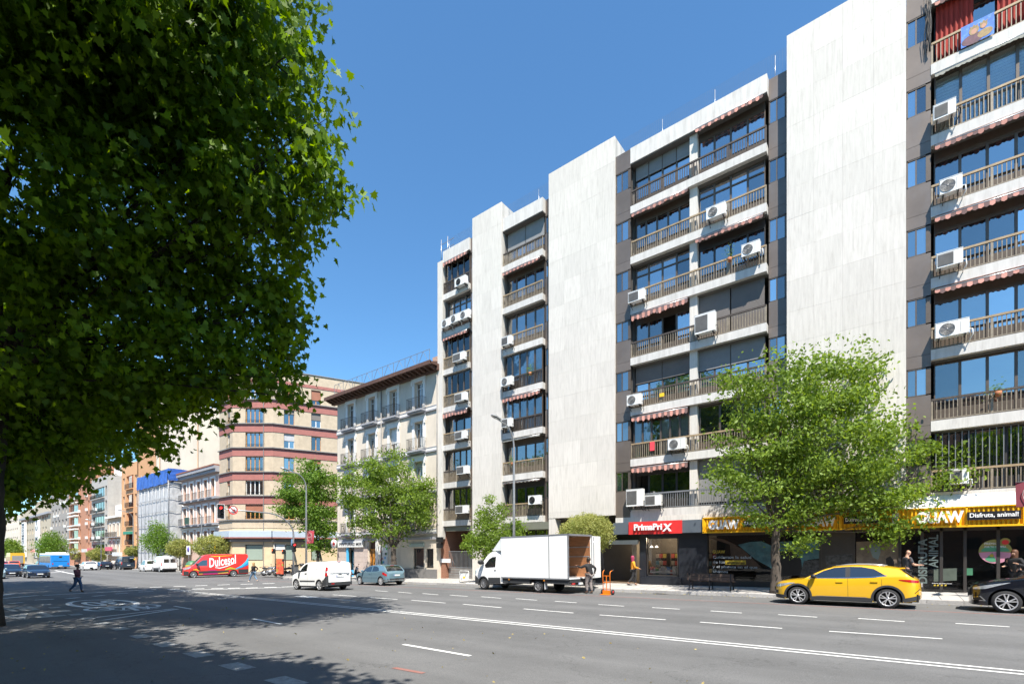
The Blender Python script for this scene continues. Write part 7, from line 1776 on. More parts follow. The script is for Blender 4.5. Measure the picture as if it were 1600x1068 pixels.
# ---------------------------------------------------------------- people
m_skin = M('skin', (.45, .26, .18), .55, var=.05); m_skind = M('brown_skin', (.16, .08, .05), .55, var=.05)
def skinned(name, chains, mat, parent, sub=1):
    """chains: {joint: (x, y, z, radius)}, edges between joints -> one smooth surface"""
    J, E_ = chains; names = list(J); me = bpy.data.meshes.new(name)
    me.from_pydata([J[k][:3] for k in names], [(names.index(a), names.index(b)) for a, b in E_], []); o = bpy.data.objects.new(name, me); C.objects.link(o)
    md = o.modifiers.new('skin', 'SKIN'); md.use_smooth_shade = True
    for v, k in zip(me.skin_vertices[0].data, names): rr = J[k][3]; v.radius = (rr, J[k][4] if len(J[k]) > 4 else rr)
    me.skin_vertices[0].data[0].use_root = True
    ss = o.modifiers.new('s', 'SUBSURF'); ss.levels = sub; ss.render_levels = sub
    dg = bpy.context.evaluated_depsgraph_get(); dg.update(); nm = bpy.data.meshes.new_from_object(o.evaluated_get(dg))
    bpy.data.objects.remove(o); nm.name = name; nm.materials.clear(); nm.materials.append(mat)
    for p in nm.polygons: p.use_smooth = True
    q = bpy.data.objects.new(name, nm); C.objects.link(q); adopt(q, parent); return q
def person(label, t, D, z, face, h=1.72, legs=((.25, 0), (-.25, 0)), arms=((.15, .25, .1), (-.15, .25, .1)), top=None, bottom=None, hair=None, skin=None, shoes=None, bend=0, head=(0, 0), sleeve=1.0, bag=None, hairlen=0, legw=1.0, group=None, bald=False):
    """legs: (foot forward, knee lift) ; arms: (hand forward, hand height above the hip, out) for the left (+y) and the right side"""
    skin = skin or m_skin; r = root('person', (t, D, z), label, 'person', group, rz=face, world=False); s = h / 1.72
    drop = max(abs(legs[0][0]), abs(legs[1][0])) ** 2 * .45
    hz = (.93 - drop) * s; J = {}; E_ = []
    def j(k, x, y, zz, r0, r1=None): J[k] = (x * s, y * s, zz, r0 * s, (r1 or r0) * s)
    sx = bend * .45
    j('pel', 0, 0, hz + .02, .115, .14); j('wai', sx * .4, 0, hz + .18 * s, .10, .13); j('che', sx, 0, hz + (.38 - bend * .06) * s, .12, .155); j('nkb', sx * 1.25, 0, hz + (.52 - bend * .1) * s, .06, .075)
    hx = sx * 1.3 + head[0]; j('nk', sx * 1.28, 0, hz + (.575 - bend * .12) * s, .05); j('jaw', hx + .02, head[1], hz + (.64 - bend * .14) * s, .072, .066); j('hd', hx, head[1], hz + (.73 - bend * .16) * s, .092, .08); j('cr', hx - .01, head[1], hz + (.80 - bend * .17) * s, .06, .055)
    E_ += [('pel', 'wai'), ('wai', 'che'), ('che', 'nkb'), ('nkb', 'nk'), ('nk', 'jaw'), ('jaw', 'hd'), ('hd', 'cr')]
    j('nose', hx + .105, head[1], hz + (.70 - bend * .15) * s, .014); E_.append(('hd', 'nose'))
    for sg, (fw, lift), n in ((1, legs[0], 'l'), (-1, legs[1], 'r')):
        az = .085 + (0.0 if fw <= 0 else 0); fz = .085 * s + (.06 if fw < -.15 else 0)
        j('hip' + n, 0, sg * .09, hz - .04, .10 * legw); kx = fw * .45 + .06 + lift; j('kn' + n, kx, sg * .095, hz * .52 + lift * .3, .062 * legw); j('an' + n, fw, sg * .09, fz, .04)
        j('toe' + n, fw + .14, sg * .10, fz - (.05 if fw >= -.15 else .075) * s, .035, .03)
        E_ += [('pel', 'hip' + n), ('hip' + n, 'kn' + n), ('kn' + n, 'an' + n), ('an' + n, 'toe' + n)]
    sz = hz + (.475 - bend * .1) * s
    for sg, (hf, hh, out), n in ((1, arms[0], 'l'), (-1, arms[1], 'r')):
        S = Vector((sx * 1.15 * s, sg * .185 * s, sz)); Hn = Vector(((sx * .6 + hf) * s, sg * (.21 + out) * s, hz + hh * s)); d = Hn - S; Lr = .56 * s
        if d.length > Lr: Hn = S + d.normalized() * Lr; d = Hn - S
        mid = (S + Hn) / 2; off = math.sqrt(max(0, (Lr / 2) ** 2 - (d.length / 2) ** 2)); e = Vector((-1, sg * .5, -.6)); e = (e - d.normalized() * e.dot(d.normalized())).normalized(); El = mid + e * off
        J['sh' + n] = (*S, .058 * s, .06 * s); J['el' + n] = (*El, .04 * s, .04 * s); J['wr' + n] = (*Hn, .026 * s, .024 * s)
        E_ += [('nkb', 'sh' + n) if False else ('che', 'sh' + n), ('sh' + n, 'el' + n), ('el' + n, 'wr' + n)]
        dn = (Hn - El).normalized(); pm = Hn + dn * .06 * s; J['pa' + n] = (*pm, .026 * s, .034 * s); E_.append(('wr' + n, 'pa' + n))
        sd_ = dn.cross(Vector((0, 0, 1))); sd_ = sd_.normalized() if sd_.length > .1 else Vector((0, 1, 0)); cu = Vector((0, 0, -.3))
        for q, (off_, ln) in enumerate(((-.028, .062), (-.010, .072), (.010, .068), (.027, .052))):
            b0 = pm + sd_ * off_ * s + dn * .03 * s; b1 = b0 + (dn + cu * .5).normalized() * ln * .5 * s; b2 = b1 + (dn + cu * 2).normalized() * ln * .5 * s
            for kk, bb_ in (('a', b0), ('b', b1), ('c', b2)): J['f%s%d%s' % (n, q, kk)] = (*bb_, .0095 * s, .0095 * s)
            E_ += [('pa' + n, 'f%s%da' % (n, q)), ('f%s%da' % (n, q), 'f%s%db' % (n, q)), ('f%s%db' % (n, q), 'f%s%dc' % (n, q))]
        th = Hn + dn * .03 * s - sd_ * .035 * s; J['t' + n + 'a'] = (*th, .011 * s, .011 * s); J['t' + n + 'b'] = (*(th + (dn - sd_ * .6).normalized() * .05 * s), .010 * s, .010 * s); E_ += [('wr' + n, 't' + n + 'a'), ('t' + n + 'a', 't' + n + 'b')]
    skinned('body', (J, E_), skin, r)
    def sub(keys, grow, name, mat, cut=None):
        K = {k: (*J[k][:3], J[k][3] + grow, J[k][4] + grow) for k in keys}
        if cut:
            for n in 'lr':
                a = Vector(J['sh' + n][:3]) if 'el' + n not in K or cut < 1 else None
                if cut < 1: e = Vector(J['sh' + n][:3]).lerp(Vector(J['el' + n][:3]), cut * 2 if cut < .5 else 1.0); K['el' + n] = (*e, .056 * s, .056 * s)
        return skinned(name, (K, [e for e in E_ if e[0] in K and e[1] in K]), mat, r)
    tk = ['wai', 'che', 'nkb', 'shl', 'shr', 'ell', 'elr'] + (['wrl', 'wrr'] if sleeve >= 1 else [])
    Kt = {k: (*J[k][:3], J[k][3] + .018, J[k][4] + .02) for k in tk}; Kt['hem'] = (J['pel'][0], 0, hz + .0, .135 * s, .165 * s)
    if sleeve < 1:
        for n in 'lr': e = Vector(J['sh' + n][:3]).lerp(Vector(J['el' + n][:3]), .8); Kt['el' + n] = (*e, .055 * s, .055 * s)
    skinned('shirt', (Kt, [('hem', 'wai')] + [e for e in E_ if e[0] in Kt and e[1] in Kt]), top, r)
    Kb = {k: (*J[k][:3], J[k][3] + .014, J[k][4] + .014) for k in ('pel', 'hipl', 'hipr', 'knl', 'knr', 'anl', 'anr')}
    for n in 'lr': v = Vector(J['kn' + n][:3]).lerp(Vector(J['an' + n][:3]), .93); Kb['an' + n] = (*v, .052 * s * legw, .052 * s * legw)
    skinned('trousers', (Kb, [e for e in E_ if e[0] in Kb and e[1] in Kb]), bottom, r)
    for n in 'lr':
        a = J['an' + n]; b = J['toe' + n]; skinned('shoe', ({'a': (a[0] - .03 * s, a[1], a[2] - .035 * s, .042 * s, .042 * s), 'b': ((a[0] + b[0]) / 2, b[1], (a[2] + b[2]) / 2 - .015, .042 * s, .038 * s), 'c': (b[0], b[1], b[2], .04 * s, .032 * s)}, [('a', 'b'), ('b', 'c')]), shoes or m_black, r)
    hc = Vector(J['hd'][:3])
    if not bald:
        hb_ = MB(hair); prof = [(.001, .125), (.05, .118), (.085, .09), (.102, .05), (.105, .0)] + ([(.10, -.06), (.09, -.14 - hairlen)] if hairlen else [(.09, -.04)])
        hb_.lathe([(a * s, b * s) for a, b in prof], (hc.x - .022 * s, hc.y, hc.z + .01 * s), 'z', 14); hb_.build('hair', hair, r)
    eb = MB(m_black)
    for sg in (-1, 1): eb.box(hc.x + .078 * s, hc.x + .09 * s, hc.y + sg * .03 - .009, hc.y + sg * .03 + .009, hc.z - .012, hc.z - .002)
    eb.build('eyes', m_black, r); MB().box(hc.x + .074 * s, hc.x + .086 * s, hc.y - .02, hc.y + .02, hc.z - .078 * s, hc.z - .07 * s).build('mouth', M('lips', (.3, .1, .09), .5), r)
    for sg in (-1, 1): MB().lathe([(.001, -.008), (.022, -.006), (.026, .004), (.001, .008)], (hc.x, hc.y + sg * .082 * s, hc.z - .02), 'y', 8).build('ear', skin, r)
    if bag:
        bz = Vector(J['che'][:3]); mb = MB(bag); mb.smooth = True; mb.xf = Matrix.Translation((bz.x - .2 * s, 0, bz.z - .08))
        vs = []; k = 0
        for zz, a, b_ in ((-.24, .07, .13), (-.2, .10, .155), (0, .115, .165), (.16, .09, .14), (.22, .04, .08)):
            for q in range(12): an = 2 * PI * q / 12; vs.append((a * math.copysign(abs(math.cos(an)) ** .6, math.cos(an)), b_ * math.copysign(abs(math.sin(an)) ** .6, math.sin(an)), zz))
        mb.add(vs, [(i * 12 + j_, i * 12 + (j_ + 1) % 12, (i + 1) * 12 + (j_ + 1) % 12, (i + 1) * 12 + j_) for i in range(4) for j_ in range(12)] + [tuple(range(12)), tuple(range(48, 60))]); mb.build('backpack', bag, r)
    return r, J
def cloth(n, c, **k): return M(n, c, .85, var=.18, scale=9, bump=.3, bscale=25, **k)
m_jean = cloth('blue_denim', (.05, .10, .20)); m_jeanl = cloth('light_denim', (.13, .22, .33)); m_blk = cloth('black_cloth', (.016, .016, .018)); m_mar = cloth('maroon_shirt', (.10, .03, .045)); m_gryc = cloth('grey_cloth', (.09, .09, .10))
m_orc = cloth('orange_cardigan', (.75, .30, .02)); m_camo = M('patterned_trousers', (.22, .19, .18), .85, var=.45, scale=14); m_tee = cloth('charcoal_tshirt', (.04, .042, .05))
m_hair = M('dark_hair', (.02, .014, .01), .6); m_blond = M('blond_hair', (.38, .24, .10), .6, var=.2, scale=20); m_pinkh = M('pink_dyed_hair', (.30, .03, .08), .6, var=.3, scale=20); m_brh = M('brown_hair', (.09, .035, .015), .6, var=.2, scale=20); m_wshoe = M('white_trainer', (.6, .55, .5), .6)
CAM = math.atan2(CA, -SA)                                # the direction the camera looks in
RIGHT = CAM - PI / 2
p = G(121, 924.5)
person('man in maroon shirt and jeans striding across the shaded road', p[0], p[1], g(p[0]), RIGHT + .1, 1.74, ((.16, 0), (-.38, .03)), ((-.1, .02, .02), (.36, .16, .05)), m_mar, m_jean, m_hair, m_skind, M('brown_shoe', (.12, .07, .02), .6))
p = G(396, 908.3)
person('blond woman in black top and light jeans walking at the crossing', p[0], p[1], g(p[0]), RIGHT + PI - .2, 1.68, ((.34, 0), (-.34, .02)), ((.1, .05, .05), (-.05, .08, .05)), m_blk, m_jeanl, m_blond, None, m_wshoe, hairlen=.1)
p = G(706, 904, .16)
person('man with a grey backpack walking past the barred gate', p[0], p[1], sw(*p), RIGHT + PI + .15, 1.78, ((.3, 0), (-.3, .02)), ((.1, .02, .05), (-.1, .02, .05)), m_gryc, m_jean, m_hair, bag=m_gryc)
p = G(921, 926.5)
person('man in black jumper and patterned trousers unloading the truck', p[0], p[1], g(p[0]), CAM + .75, 1.78, ((.06, .02), (-.10, 0)), ((.48, .42, .1), (-.02, .12, .25)), m_blk, m_camo, m_hair, m_skind, bend=.12, legw=1.2)
p = G(989, 915, .17)
person('woman in bright orange cardigan and black trousers by the discount shop door', p[0], p[1], sw(*p), RIGHT + .05, 1.66, ((.16, 0), (-.34, .05)), ((.26, .16, 0), (.28, .12, 0)), m_orc, m_blk, m_pinkh, None, m_blk, hairlen=.08)
D7 = 25.2; t7 = T(1417, D7)
r_, J_ = person('bald man in charcoal t-shirt looking at his phone behind the yellow car', t7, D7, sw(t7, D7), RIGHT - .15, 1.78, ((.05, 0), (-.1, 0)), ((.34, .24, -.03), (.36, .22, -.03)), m_tee, m_blk, m_hair, sleeve=.5, bald=True, head=(.04, 0))
ph = bpy.data.objects.new('phone', MB().box(-.04, .04, -.006, .006, -.075, .075).mesh('phone', m_black)); C.objects.link(ph)
w_ = Vector(J_['parr'[:3]][:3]) if 'par' in J_ else Vector((0, 0, 0)); ph.matrix_world = Matrix.Translation((t7, D7, sw(t7, D7))) @ Matrix.Rotation(RIGHT - .15, 4, 'Z') @ Matrix.Translation(Vector(J_['par'][:3]) + Vector((.05, .06, .04))) @ Matrix.Rotation(1.2, 4, 'Y'); tag(ph, 'black phone held by the bald man in the charcoal t-shirt', 'phone')
D8 = 25.6; t8 = T(1588, D8)
person('brown haired person in black looking down beside the pet shop window', t8, D8, sw(t8, D8), RIGHT + PI + .3, 1.7, ((.05, 0), (-.05, 0)), ((.3, .3, 0), (.25, .2, 0)), m_blk, m_blk, m_brh, bend=.2, hairlen=.1)
for i, (x, y, tp, lb) in enumerate(((160, 888, m_wshoe, 'distant pedestrian in white beside the black parked car'), (166.5, 889, m_blk, 'distant pedestrian in black between two others on the far kerb'), (172, 889.5, m_wshoe, 'distant pedestrian in pale clothes left of the dark blue van'))):
    p = G(x, y); person(lb, p[0], p[1] + .5, g(p[0]) + .1, RIGHT + i, 1.72, ((.15, 0), (-.15, 0)), top=tp, bottom=m_gryc if i != 1 else m_jean, hair=m_hair)
# ---------------------------------------------------------------- street furniture
def lamp(label, x, ytop, D, dirD=-1, arm=2.2, xb=None, group='curved grey street lamps', s=1.0):
    t0 = T(x, D); Z = _tz(x, D)[1]; zt = CZ + (863 - ytop) / F * Z; zb = sw(t0, D) if t0 > -46 else g(t0) + .14
    r = root('street_lamp', (t0, D, zb), label, 'street lamp', group)
    pts = [(t0, D, zb), (t0, D, zb + (zt - zb) * .5), (t0, D, zt - 1.6)]; rad = [.10, .08, .06]
    for i in range(1, 9): a = PI / 2 * i / 8; pts.append((t0, D + dirD * arm * .62 * (1 - math.cos(a)), zt - 1.6 + 1.35 * math.sin(a))); rad.append(.055 - .0015 * i)
    pts.append((t0, D + dirD * arm * .95, zt - .12)); rad.append(.04)
    MB().tube(pts, [q * s for q in rad], 10).build('pole', m_steel, r)
    MB().lathe([(.16, 0), (.16, .05), (.13, .5), (.10, .9)], (t0, D, zb), 'z', 12).build('base', m_steel, r)
    hd = MB(m_steel); yy = D + dirD * arm
    hd.add([(t0 - .13, yy - dirD * .35, zt - .13), (t0 + .13, yy - dirD * .35, zt - .13), (t0 + .17, yy + dirD * .2, zt - .05), (t0 + .08, yy + dirD * .45, zt + .0), (t0 - .08, yy + dirD * .45, zt), (t0 - .17, yy + dirD * .2, zt - .05),
            (t0 - .06, yy - dirD * .35, zt - .02), (t0 + .06, yy - dirD * .35, zt - .02), (t0 + .1, yy + dirD * .2, zt + .07), (t0 + .04, yy + dirD * .42, zt + .05), (t0 - .04, yy + dirD * .42, zt + .05), (t0 - .1, yy + dirD * .2, zt + .07)],
           [(0, 1, 2, 3, 4, 5), (6, 7, 8, 9, 10, 11)] + [(i, (i + 1) % 6, 6 + (i + 1) % 6, 6 + i) for i in range(6)]); hd.build('lamp_head', m_steel, r)
    MB().box(t0 - .1, t0 + .1, yy - .15, yy + .15, zt - .12, zt - .10).build('lamp_glass', M('lamp_glass', (.5, .5, .48), .2), r)
    return t0, zt, zb
lamp('tall curved street lamp rising behind the white truck', 803, 660, 23.8, arm=1.7)
t0, zt, zb = lamp('tall curved street lamp with a red banner behind the small white van', 478.5, 736, 23.7, arm=2.0)
def banner(label, t0, D, z0, z1, w, mat, sgn=1, txt=None, tmat=None):
    r = root('street_banner', (t0, D, z0), label, 'banner')
    MB().tube([(t0, D, z1), (t0 + sgn * (w + .1), D, z1)], .015, 5).build('arm', m_steel, r)
    mb = MB(mat); n = 8; vs = []
    for i in range(n + 1):
        for j in range(n + 1): u = i / n; v = j / n; vs.append((t0 + sgn * (.1 + w * u), D + .05 * math.sin(u * 5 + v * 2), z0 + (z1 - z0) * v + .04 * u * (1 - v)))
    mb.smooth = True; mb.add(vs, [(i * (n + 1) + j, (i + 1) * (n + 1) + j, (i + 1) * (n + 1) + j + 1, i * (n + 1) + j + 1) for i in range(n) for j in range(n)]); mb.build('cloth', mat, r)
    cx_, cz_ = t0 + sgn * (.1 + w / 2), (z0 + z1) / 2
    em = MB(tmat)
    for rr_ in (.36, .27): em.tube([(cx_ + w * rr_ * math.cos(a), D - .09, cz_ + w * rr_ * math.sin(a)) for a in [2 * PI * i / 20 for i in range(20)]], .012, 4, closed=True)
    em.build('emblem', tmat, r)
    if txt: put_text(txt, cx_ - w * .2, D - .1, cz_ - .07, tmat, r, width=w * .4, height=.14, ext=.005)
m_redbn = M('red_banner_cloth', (.42, .05, .07), .75, var=.15, scale=3); m_marb = M('maroon_banner_cloth', (.20, .035, .05), .75, var=.15, scale=3); m_pinkl = M('pale_pink_print', (.55, .4, .38), .7)
z_ = lambda x, y, D: ZA(x, y, D)
banner('red banner with a round emblem hanging on the middle street lamp', t0, 23.7, z_(487, 848.5, 23.7), z_(487, 828.5, 23.7), 1.25, m_redbn, 1, '100', m_pinkl)
lamp('tall street lamp just beyond the right edge carrying a maroon banner', 1668, 560, 23.8, arm=1.7)
banner('maroon banner with pale print cut by the right edge of the view', T(1668, 23.8), 23.8, z_(1600, 793, 23.8), z_(1600, 752, 23.8), T(1662, 23.8) - T(1588, 23.8), m_marb, -1, '100', m_pinkl)
for x, y, D, lb in ((208, 797, 25.7, 'slim street lamp before the scaffolded house'), (158, 812, 25.7, 'slim street lamp before the glazed brown house'), (315, 792, 25.7, 'slim street lamp before the pink house'), (100, 835, 25.7, 'far street lamp beside the blue bus')): lamp(lb, x, y, D, arm=2)
# traffic light mast with its curved arm
bT, bD = G(458.5, 905.5)
r = root('traffic_mast', (bT, bD, g(bT)), 'grey mast with a long curved arm carrying a red traffic light over the road', 'traffic light')
zz0 = g(bT) + .12; zt = 5.45; pts = [(bT, bD, zz0), (bT, bD, 2.6), (bT, bD, 3.6)]; rd = [.1, .085, .08]
for i in range(1, 11): a = PI / 2 * i / 10; pts.append((bT, bD - 2.6 * (1 - math.cos(a)), 3.6 + (zt - 3.6) * math.sin(a))); rd.append(.075 - i * .002)
pts.append((bT, bD - 6.4, zt + .1)); rd.append(.045); MB().tube(pts, rd, 10).build('mast', m_steel, r)
def signal(par, t, D, z, s=1.0, lit=True, backboard=True, n=3, face=1):
    o = MB(m_black); o.box(t - .14, t + .12, D - .15 * s, D + .15 * s, z - .45 * s, z + .45 * s); o.build('signal_head', m_black, par)
    if backboard:
        MB(m_black).box(t + .10, t + .115, D - .27 * s, D + .27 * s, z - .58 * s, z + .58 * s).build('backboard', m_black, par)
        e = MB(m_lwhite)
        for a, b, c, d in ((-.29, -.26, -.6, .6), (.26, .29, -.6, .6), (-.26, .26, .57, .6), (-.26, .26, -.6, -.57)): e.box(t + .10, t + .12, D + a * s, D + b * s, z + c * s, z + d * s)
        e.build('white_border', m_lwhite, par)
    for k in range(3):
        zc_ = z + (1 - k) * .29 * s; mt = M('lit_red_lamp', (1, .02, .02), .3, emit=3.0) if (k == 0 and lit) else f_dark
        MB().lathe([(.001, t + .15), (.08 * s, t + .14), (.1 * s, t + .12)], (0, D, zc_), 'x', 16).build('signal_lamp', mt, par)
        v = MB(m_black); vs = []
        for i in range(9):
            a = PI * i / 8
            for q in (0, 1): vs.append((t + .12 + q * .16, D + .11 * s * math.cos(a), zc_ + .11 * s * math.sin(a)))
        v.add(vs, [(2 * i, 2 * i + 1, 2 * i + 3, 2 * i + 2) for i in range(8)]); v.build('visor', m_black, par)
xD = lambda x: None
def D_on_arm(x):                       # where on the arm (t = bT) the column x lies
    k = (x - 800) / F; return bT * (CA + k * SA) / (k * CA - SA)
Ds = D_on_arm(344); Dn = D_on_arm(363.5)
signal(r, bT, Ds, CZ + (863 - 798.5) / F * (-bT * SA + Ds * CA), 1.0)
zn = CZ + (863 - 796.5) / F * (-bT * SA + Dn * CA)
ns = MB(m_lwhite).lathe([(.001, bT + .1), (.36, bT + .1), (.36, bT + .08), (.001, bT + .08)], (0, Dn, zn), 'x', 28).build('sign_disc', m_lwhite, r)
MB(m_red).lathe([(.37, bT + .105), (.30, bT + .108), (.30, bT + .09), (.37, bT + .07)], (0, Dn, zn), 'x', 28).build('red_ring', m_red, r)
MB(m_red).bar((bT + .11, Dn - .24, zn + .24), (bT + .11, Dn + .24, zn - .24), .06).build('red_bar', m_red, r)
MB(f_dark).bar((bT + .105, Dn + .1, zn - .18), (bT + .105, Dn + .1, zn + .06), .05).bar((bT + .105, Dn + .1, zn + .06), (bT + .105, Dn - .12, zn + .06), .05).build('arrow', f_dark, r)
signal(r, bT + .05, bD + .02, CZ + (863 - 855) / F * 45.3, .9, backboard=False)
def ped_signal(x, y, ytop, label, D=24.4):
    t0 = T(x, D); zb = sw(t0, D); zt = ZA(x, ytop, D); r = root('pedestrian_signal', (t0, D, zb), label, 'traffic light')
    MB().tube([(t0, D, zb), (t0, D, zt)], .05, 8).build('pole', m_black, r); z = zt - .45
    MB(m_black).box(t0 - .12, t0 + .12, D - .32, D - .08, z - .3, z + .2).build('signal_head', m_black, r); MB().box(t0 - .07, t0 + .07, D - .335, D - .32, z - .03, z + .13).build('signal_lamp', M('lit_amber_red', (.8, .1, .02), .3, emit=.8), r)
    MB(m_black).lathe([(.055, zt), (.08, zt + .05), (.08, zt + .3), (.04, zt + .34)], (t0, D, 0), 'z', 10).build('finial', m_black, r)
ped_signal(430, 0, 853, 'pedestrian light on a black pole left of the orange poster stand'); ped_signal(446, 0, 854, 'pedestrian light on a black pole right of the orange poster stand', 25.5)
# poster stand
D0 = 23.9; a, b = T(432, D0), T(443.5, D0); zb = sw(a, D0); r = root('poster_stand', (a, D0, zb), 'orange and red food poster on a pavement stand by the motorbikes', 'sign')
z0, z1 = ZA(437, 896, D0), ZA(437, 872.5, D0)
MB(m_red).box(a, b, D0 - .03, D0 + .03, z0, z1).build('board', M('orange_poster', (.70, .10, .05), .5, var=.4, scale=5, dirt=((.6, .45, .1), .9, 3.5, (1, 1, 1))), r)
MB(m_lgrn).box(a + .12, a + .3, D0 - .035, D0 - .03, z0 + .2, z0 + .5).box(b - .35, b - .1, D0 - .035, D0 - .03, z1 - .7, z1 - .5).build('print', m_lgrn, r); MB(f_dark).box(b - .3, b - .02, D0 - .036, D0 - .03, z1 - .25, z1 - .02).build('dark_corner', f_dark, r)
MB().bar((a + .05, D0 - .25, zb), (b - .1, D0 + .25, z0 + .1), .03).bar((b - .05, D0 - .25, zb), (a + .1, D0 + .25, z0 + .1), .03).box(a - .03, a, D0 - .04, D0 + .04, zb, z1 + .03).box(b, b + .03, D0 - .04, D0 + .04, zb, z1 + .03).build('legs_frame', m_black, r)
# litter bin
D0 = 23.7; t0 = T(461, D0); zb = sw(t0, D0); r = root('litter_bin', (t0, D0, zb), 'dark grey slatted litter bin beside the traffic light mast', 'bin')
MB().prism([(t0 - .26, zb + .42), (t0 + .26, zb + .42), (t0 + .3, zb + 1.15), (t0 - .3, zb + 1.15)], D0 - .2, D0 + .2).build('body', M('bin_grey', (.10, .105, .11), .55), r); MB(m_black).box(t0 - .34, t0 + .34, D0 - .25, D0 + .25, zb + 1.15, zb + 1.25).build('lid', m_black, r)
for i in range(6): pbox('slat', t0 - .25, t0 + .25, D0 - .225, D0 - .2, zb + .48 + i * .11, zb + .55 + i * .11, m_black, r)
MB(m_black).box(t0 - .05, t0 + .05, D0 - .05, D0 + .05, zb, zb + .45).build('post', m_black, r)
# pavement barrier
D0 = 23.75; a, b = T(718, D0), T(732.5, D0); zb = sw(a, D0); r = root('small_barrier', (a, D0, zb), 'small white plate barrier with a yellow label in front of the truck', 'barrier')
fr_ = MB(); fr_.tube([(a, D0, zb + .05), (a, D0, zb + .78), (a + .06, D0, zb + .84), (b - .06, D0, zb + .84), (b, D0, zb + .78), (b, D0, zb + .05)], .02, 6); fr_.bar((a - .35, D0 - .3, zb + .04), (a + .1, D0 + .3, zb + .04), .06).bar((b, D0 - .3, zb + .04), (b + .4, D0 + .3, zb + .04), .06).build('frame', m_white, r)
MB().box(a + .02, b - .02, D0 - .01, D0 + .01, zb + .2, zb + .68).build('plate', m_white, r); MB().box((a + b) / 2 - .1, (a + b) / 2 + .12, D0 - .02, D0 - .012, zb + .34, zb + .46).build('label_patch', m_lyel, r)
# orange hand truck
p = G(947, 928.6); a, D0 = p; zb = g(a); m_oc = M('orange_enamel', (.72, .17, .01), .4); r = root('hand_truck', (a, D0, zb), 'upright orange hand truck with red wheels standing at the kerb', 'hand truck')
f_ = MB(m_oc)
for sx in (-.19, .19): f_.tube([(a + sx, D0 + .08, zb + .05), (a + sx, D0 + .02, zb + 1.0), (a + sx, D0 + .06, zb + 1.12), (a + sx * 1.25, D0 + .28, zb + 1.2)], .018, 7)
f_.bar((a, D0 + .06, zb + .05), (a, D0 + .03, zb + .92), .03)
for z in (.3, .6, .92): f_.bar((a - .19, D0 + .05, zb + z), (a + .19, D0 + .05, zb + z), .028)
f_.build('frame', m_oc, r); MB(m_oc).box(a - .24, a + .24, D0 - .2, D0 + .06, zb + .01, zb + .03).box(a - .2, a + .2, D0 + .03, D0 + .05, zb + .03, zb + .22).build('toe_plate', m_oc, r)
for sx in (-.27, .27):
    w = MB().lathe([(.07, a + sx - .03), (.13, a + sx - .035), (.13, a + sx + .035), (.07, a + sx + .03)], (0, D0 + .17, zb + .13), 'x', 18).build('wheel', m_tyre, r); MB().lathe([(.001, a + sx + .036), (.075, a + sx + .03), (.075, a + sx - .03)], (0, D0 + .17, zb + .13), 'x', 14).build('hub', m_red, w)
for sx in (-.235, .235): MB().tube([(a + sx, D0 + .2, zb + 1.175), (a + sx * 1.02, D0 + .3, zb + 1.21)], .024, 7).build('grip', m_black, r)
# bench
D0 = 24.25; a, b = T(1073.5, D0), T(1146, D0); zb = sw(a, D0); r = root('park_bench', ((a + b) / 2, D0, zb), 'dark wooden bench facing the shop, its back to the road', 'bench')
m_bw = M('dark_bench_wood', (.075, .05, .04), .6, var=.3, scale=4, stretch=(.5, 5, 5), rand=.15)
for i in range(2): pbox('back_slat', a, b, D0 - .02 + i * .015, D0 + .015 + i * .015, zb + .82 - i * .17 - .155, zb + .82 - i * .17, m_bw, r)
for i in range(4): pbox('seat_slat', a, b, D0 + .08 + i * .12, D0 + .19 + i * .12, zb + .43, zb + .465, m_bw, r)
for x in (a + .12, (a + b) / 2, b - .12):
    MB(m_iron).tube([(x, D0 - .06, zb), (x, D0 + .02, zb + .42), (x, D0 - .01, zb + .82)], .028, 6).tube([(x, D0 + .52, zb), (x, D0 + .48, zb + .42), (x, D0 + .03, zb + .42)], .028, 6).tube([(x, D0, zb + .62), (x, D0 + .4, zb + .64), (x, D0 + .46, zb + .45)], .02, 6).build('leg', m_iron, r)
# signs on the far pavement
D0 = 25.7; t0 = T(295, D0); zb = g(t0) + .14; r = root('parking_sign', (t0, D0, zb), 'slim parking sign post with blue disc between the ball trees', 'sign')
MB().tube([(t0, D0, zb), (t0, D0, ZA(295, 852, D0))], .035, 6).build('post', m_steel, r); a, b = T(291.8, D0), T(298, D0); MB().box(a, b, D0 - .06, D0 - .04, ZA(295, 866, D0), ZA(295, 852, D0)).build('plate', m_lwhite, r)
MB(m_lblu).lathe([(.001, D0 - .07), (.38, D0 - .07), (.38, D0 - .06)], ((a + b) / 2, 0, ZA(295, 858, D0)), 'y', 16).build('disc', M('parking_purple', (.12, .08, .45), .4), r)
D0 = 25.75; a, b = T(322, D0), T(336.5, D0); zb = g(a) + .14; zt = ZA(329, 845.5, D0); r = root('info_panel', (a, D0, zb), 'yellow framed white notice panel on a tall pole behind the red van', 'sign')
MB().box(a, b, D0 - .05, D0 + .05, ZA(329, 862.5, D0), zt).build('frame', m_lyel, r); MB().box(a + .35, b - .35, D0 - .07, D0 - .05, ZA(329, 861, D0), zt - .2).build('panel', m_lwhite, r); MB(m_lblu).box((a + b) / 2 + .1, b - .6, D0 - .08, D0 - .07, ZA(329, 859, D0), ZA(329, 854, D0)).build('picture', m_lblu, r); MB().tube([((a + b) / 2, D0, zb), ((a + b) / 2, D0, zt - .3)], .06, 6).build('post', m_steel, r)
for i in range(4): put_text('INFORMACION'[:9 - i], a + .5, D0 - .08, zt - .6 - i * .32, m_ggrille, r, width=(b - a) * .35, height=.12, ext=0)
t0, D0 = G(277, 896.0); r = root('bottle_bank', (t0, D0, g(t0)), 'rounded dark green bottle bank at the front of the red van', 'container')
D0 = max(D0, 24.2)
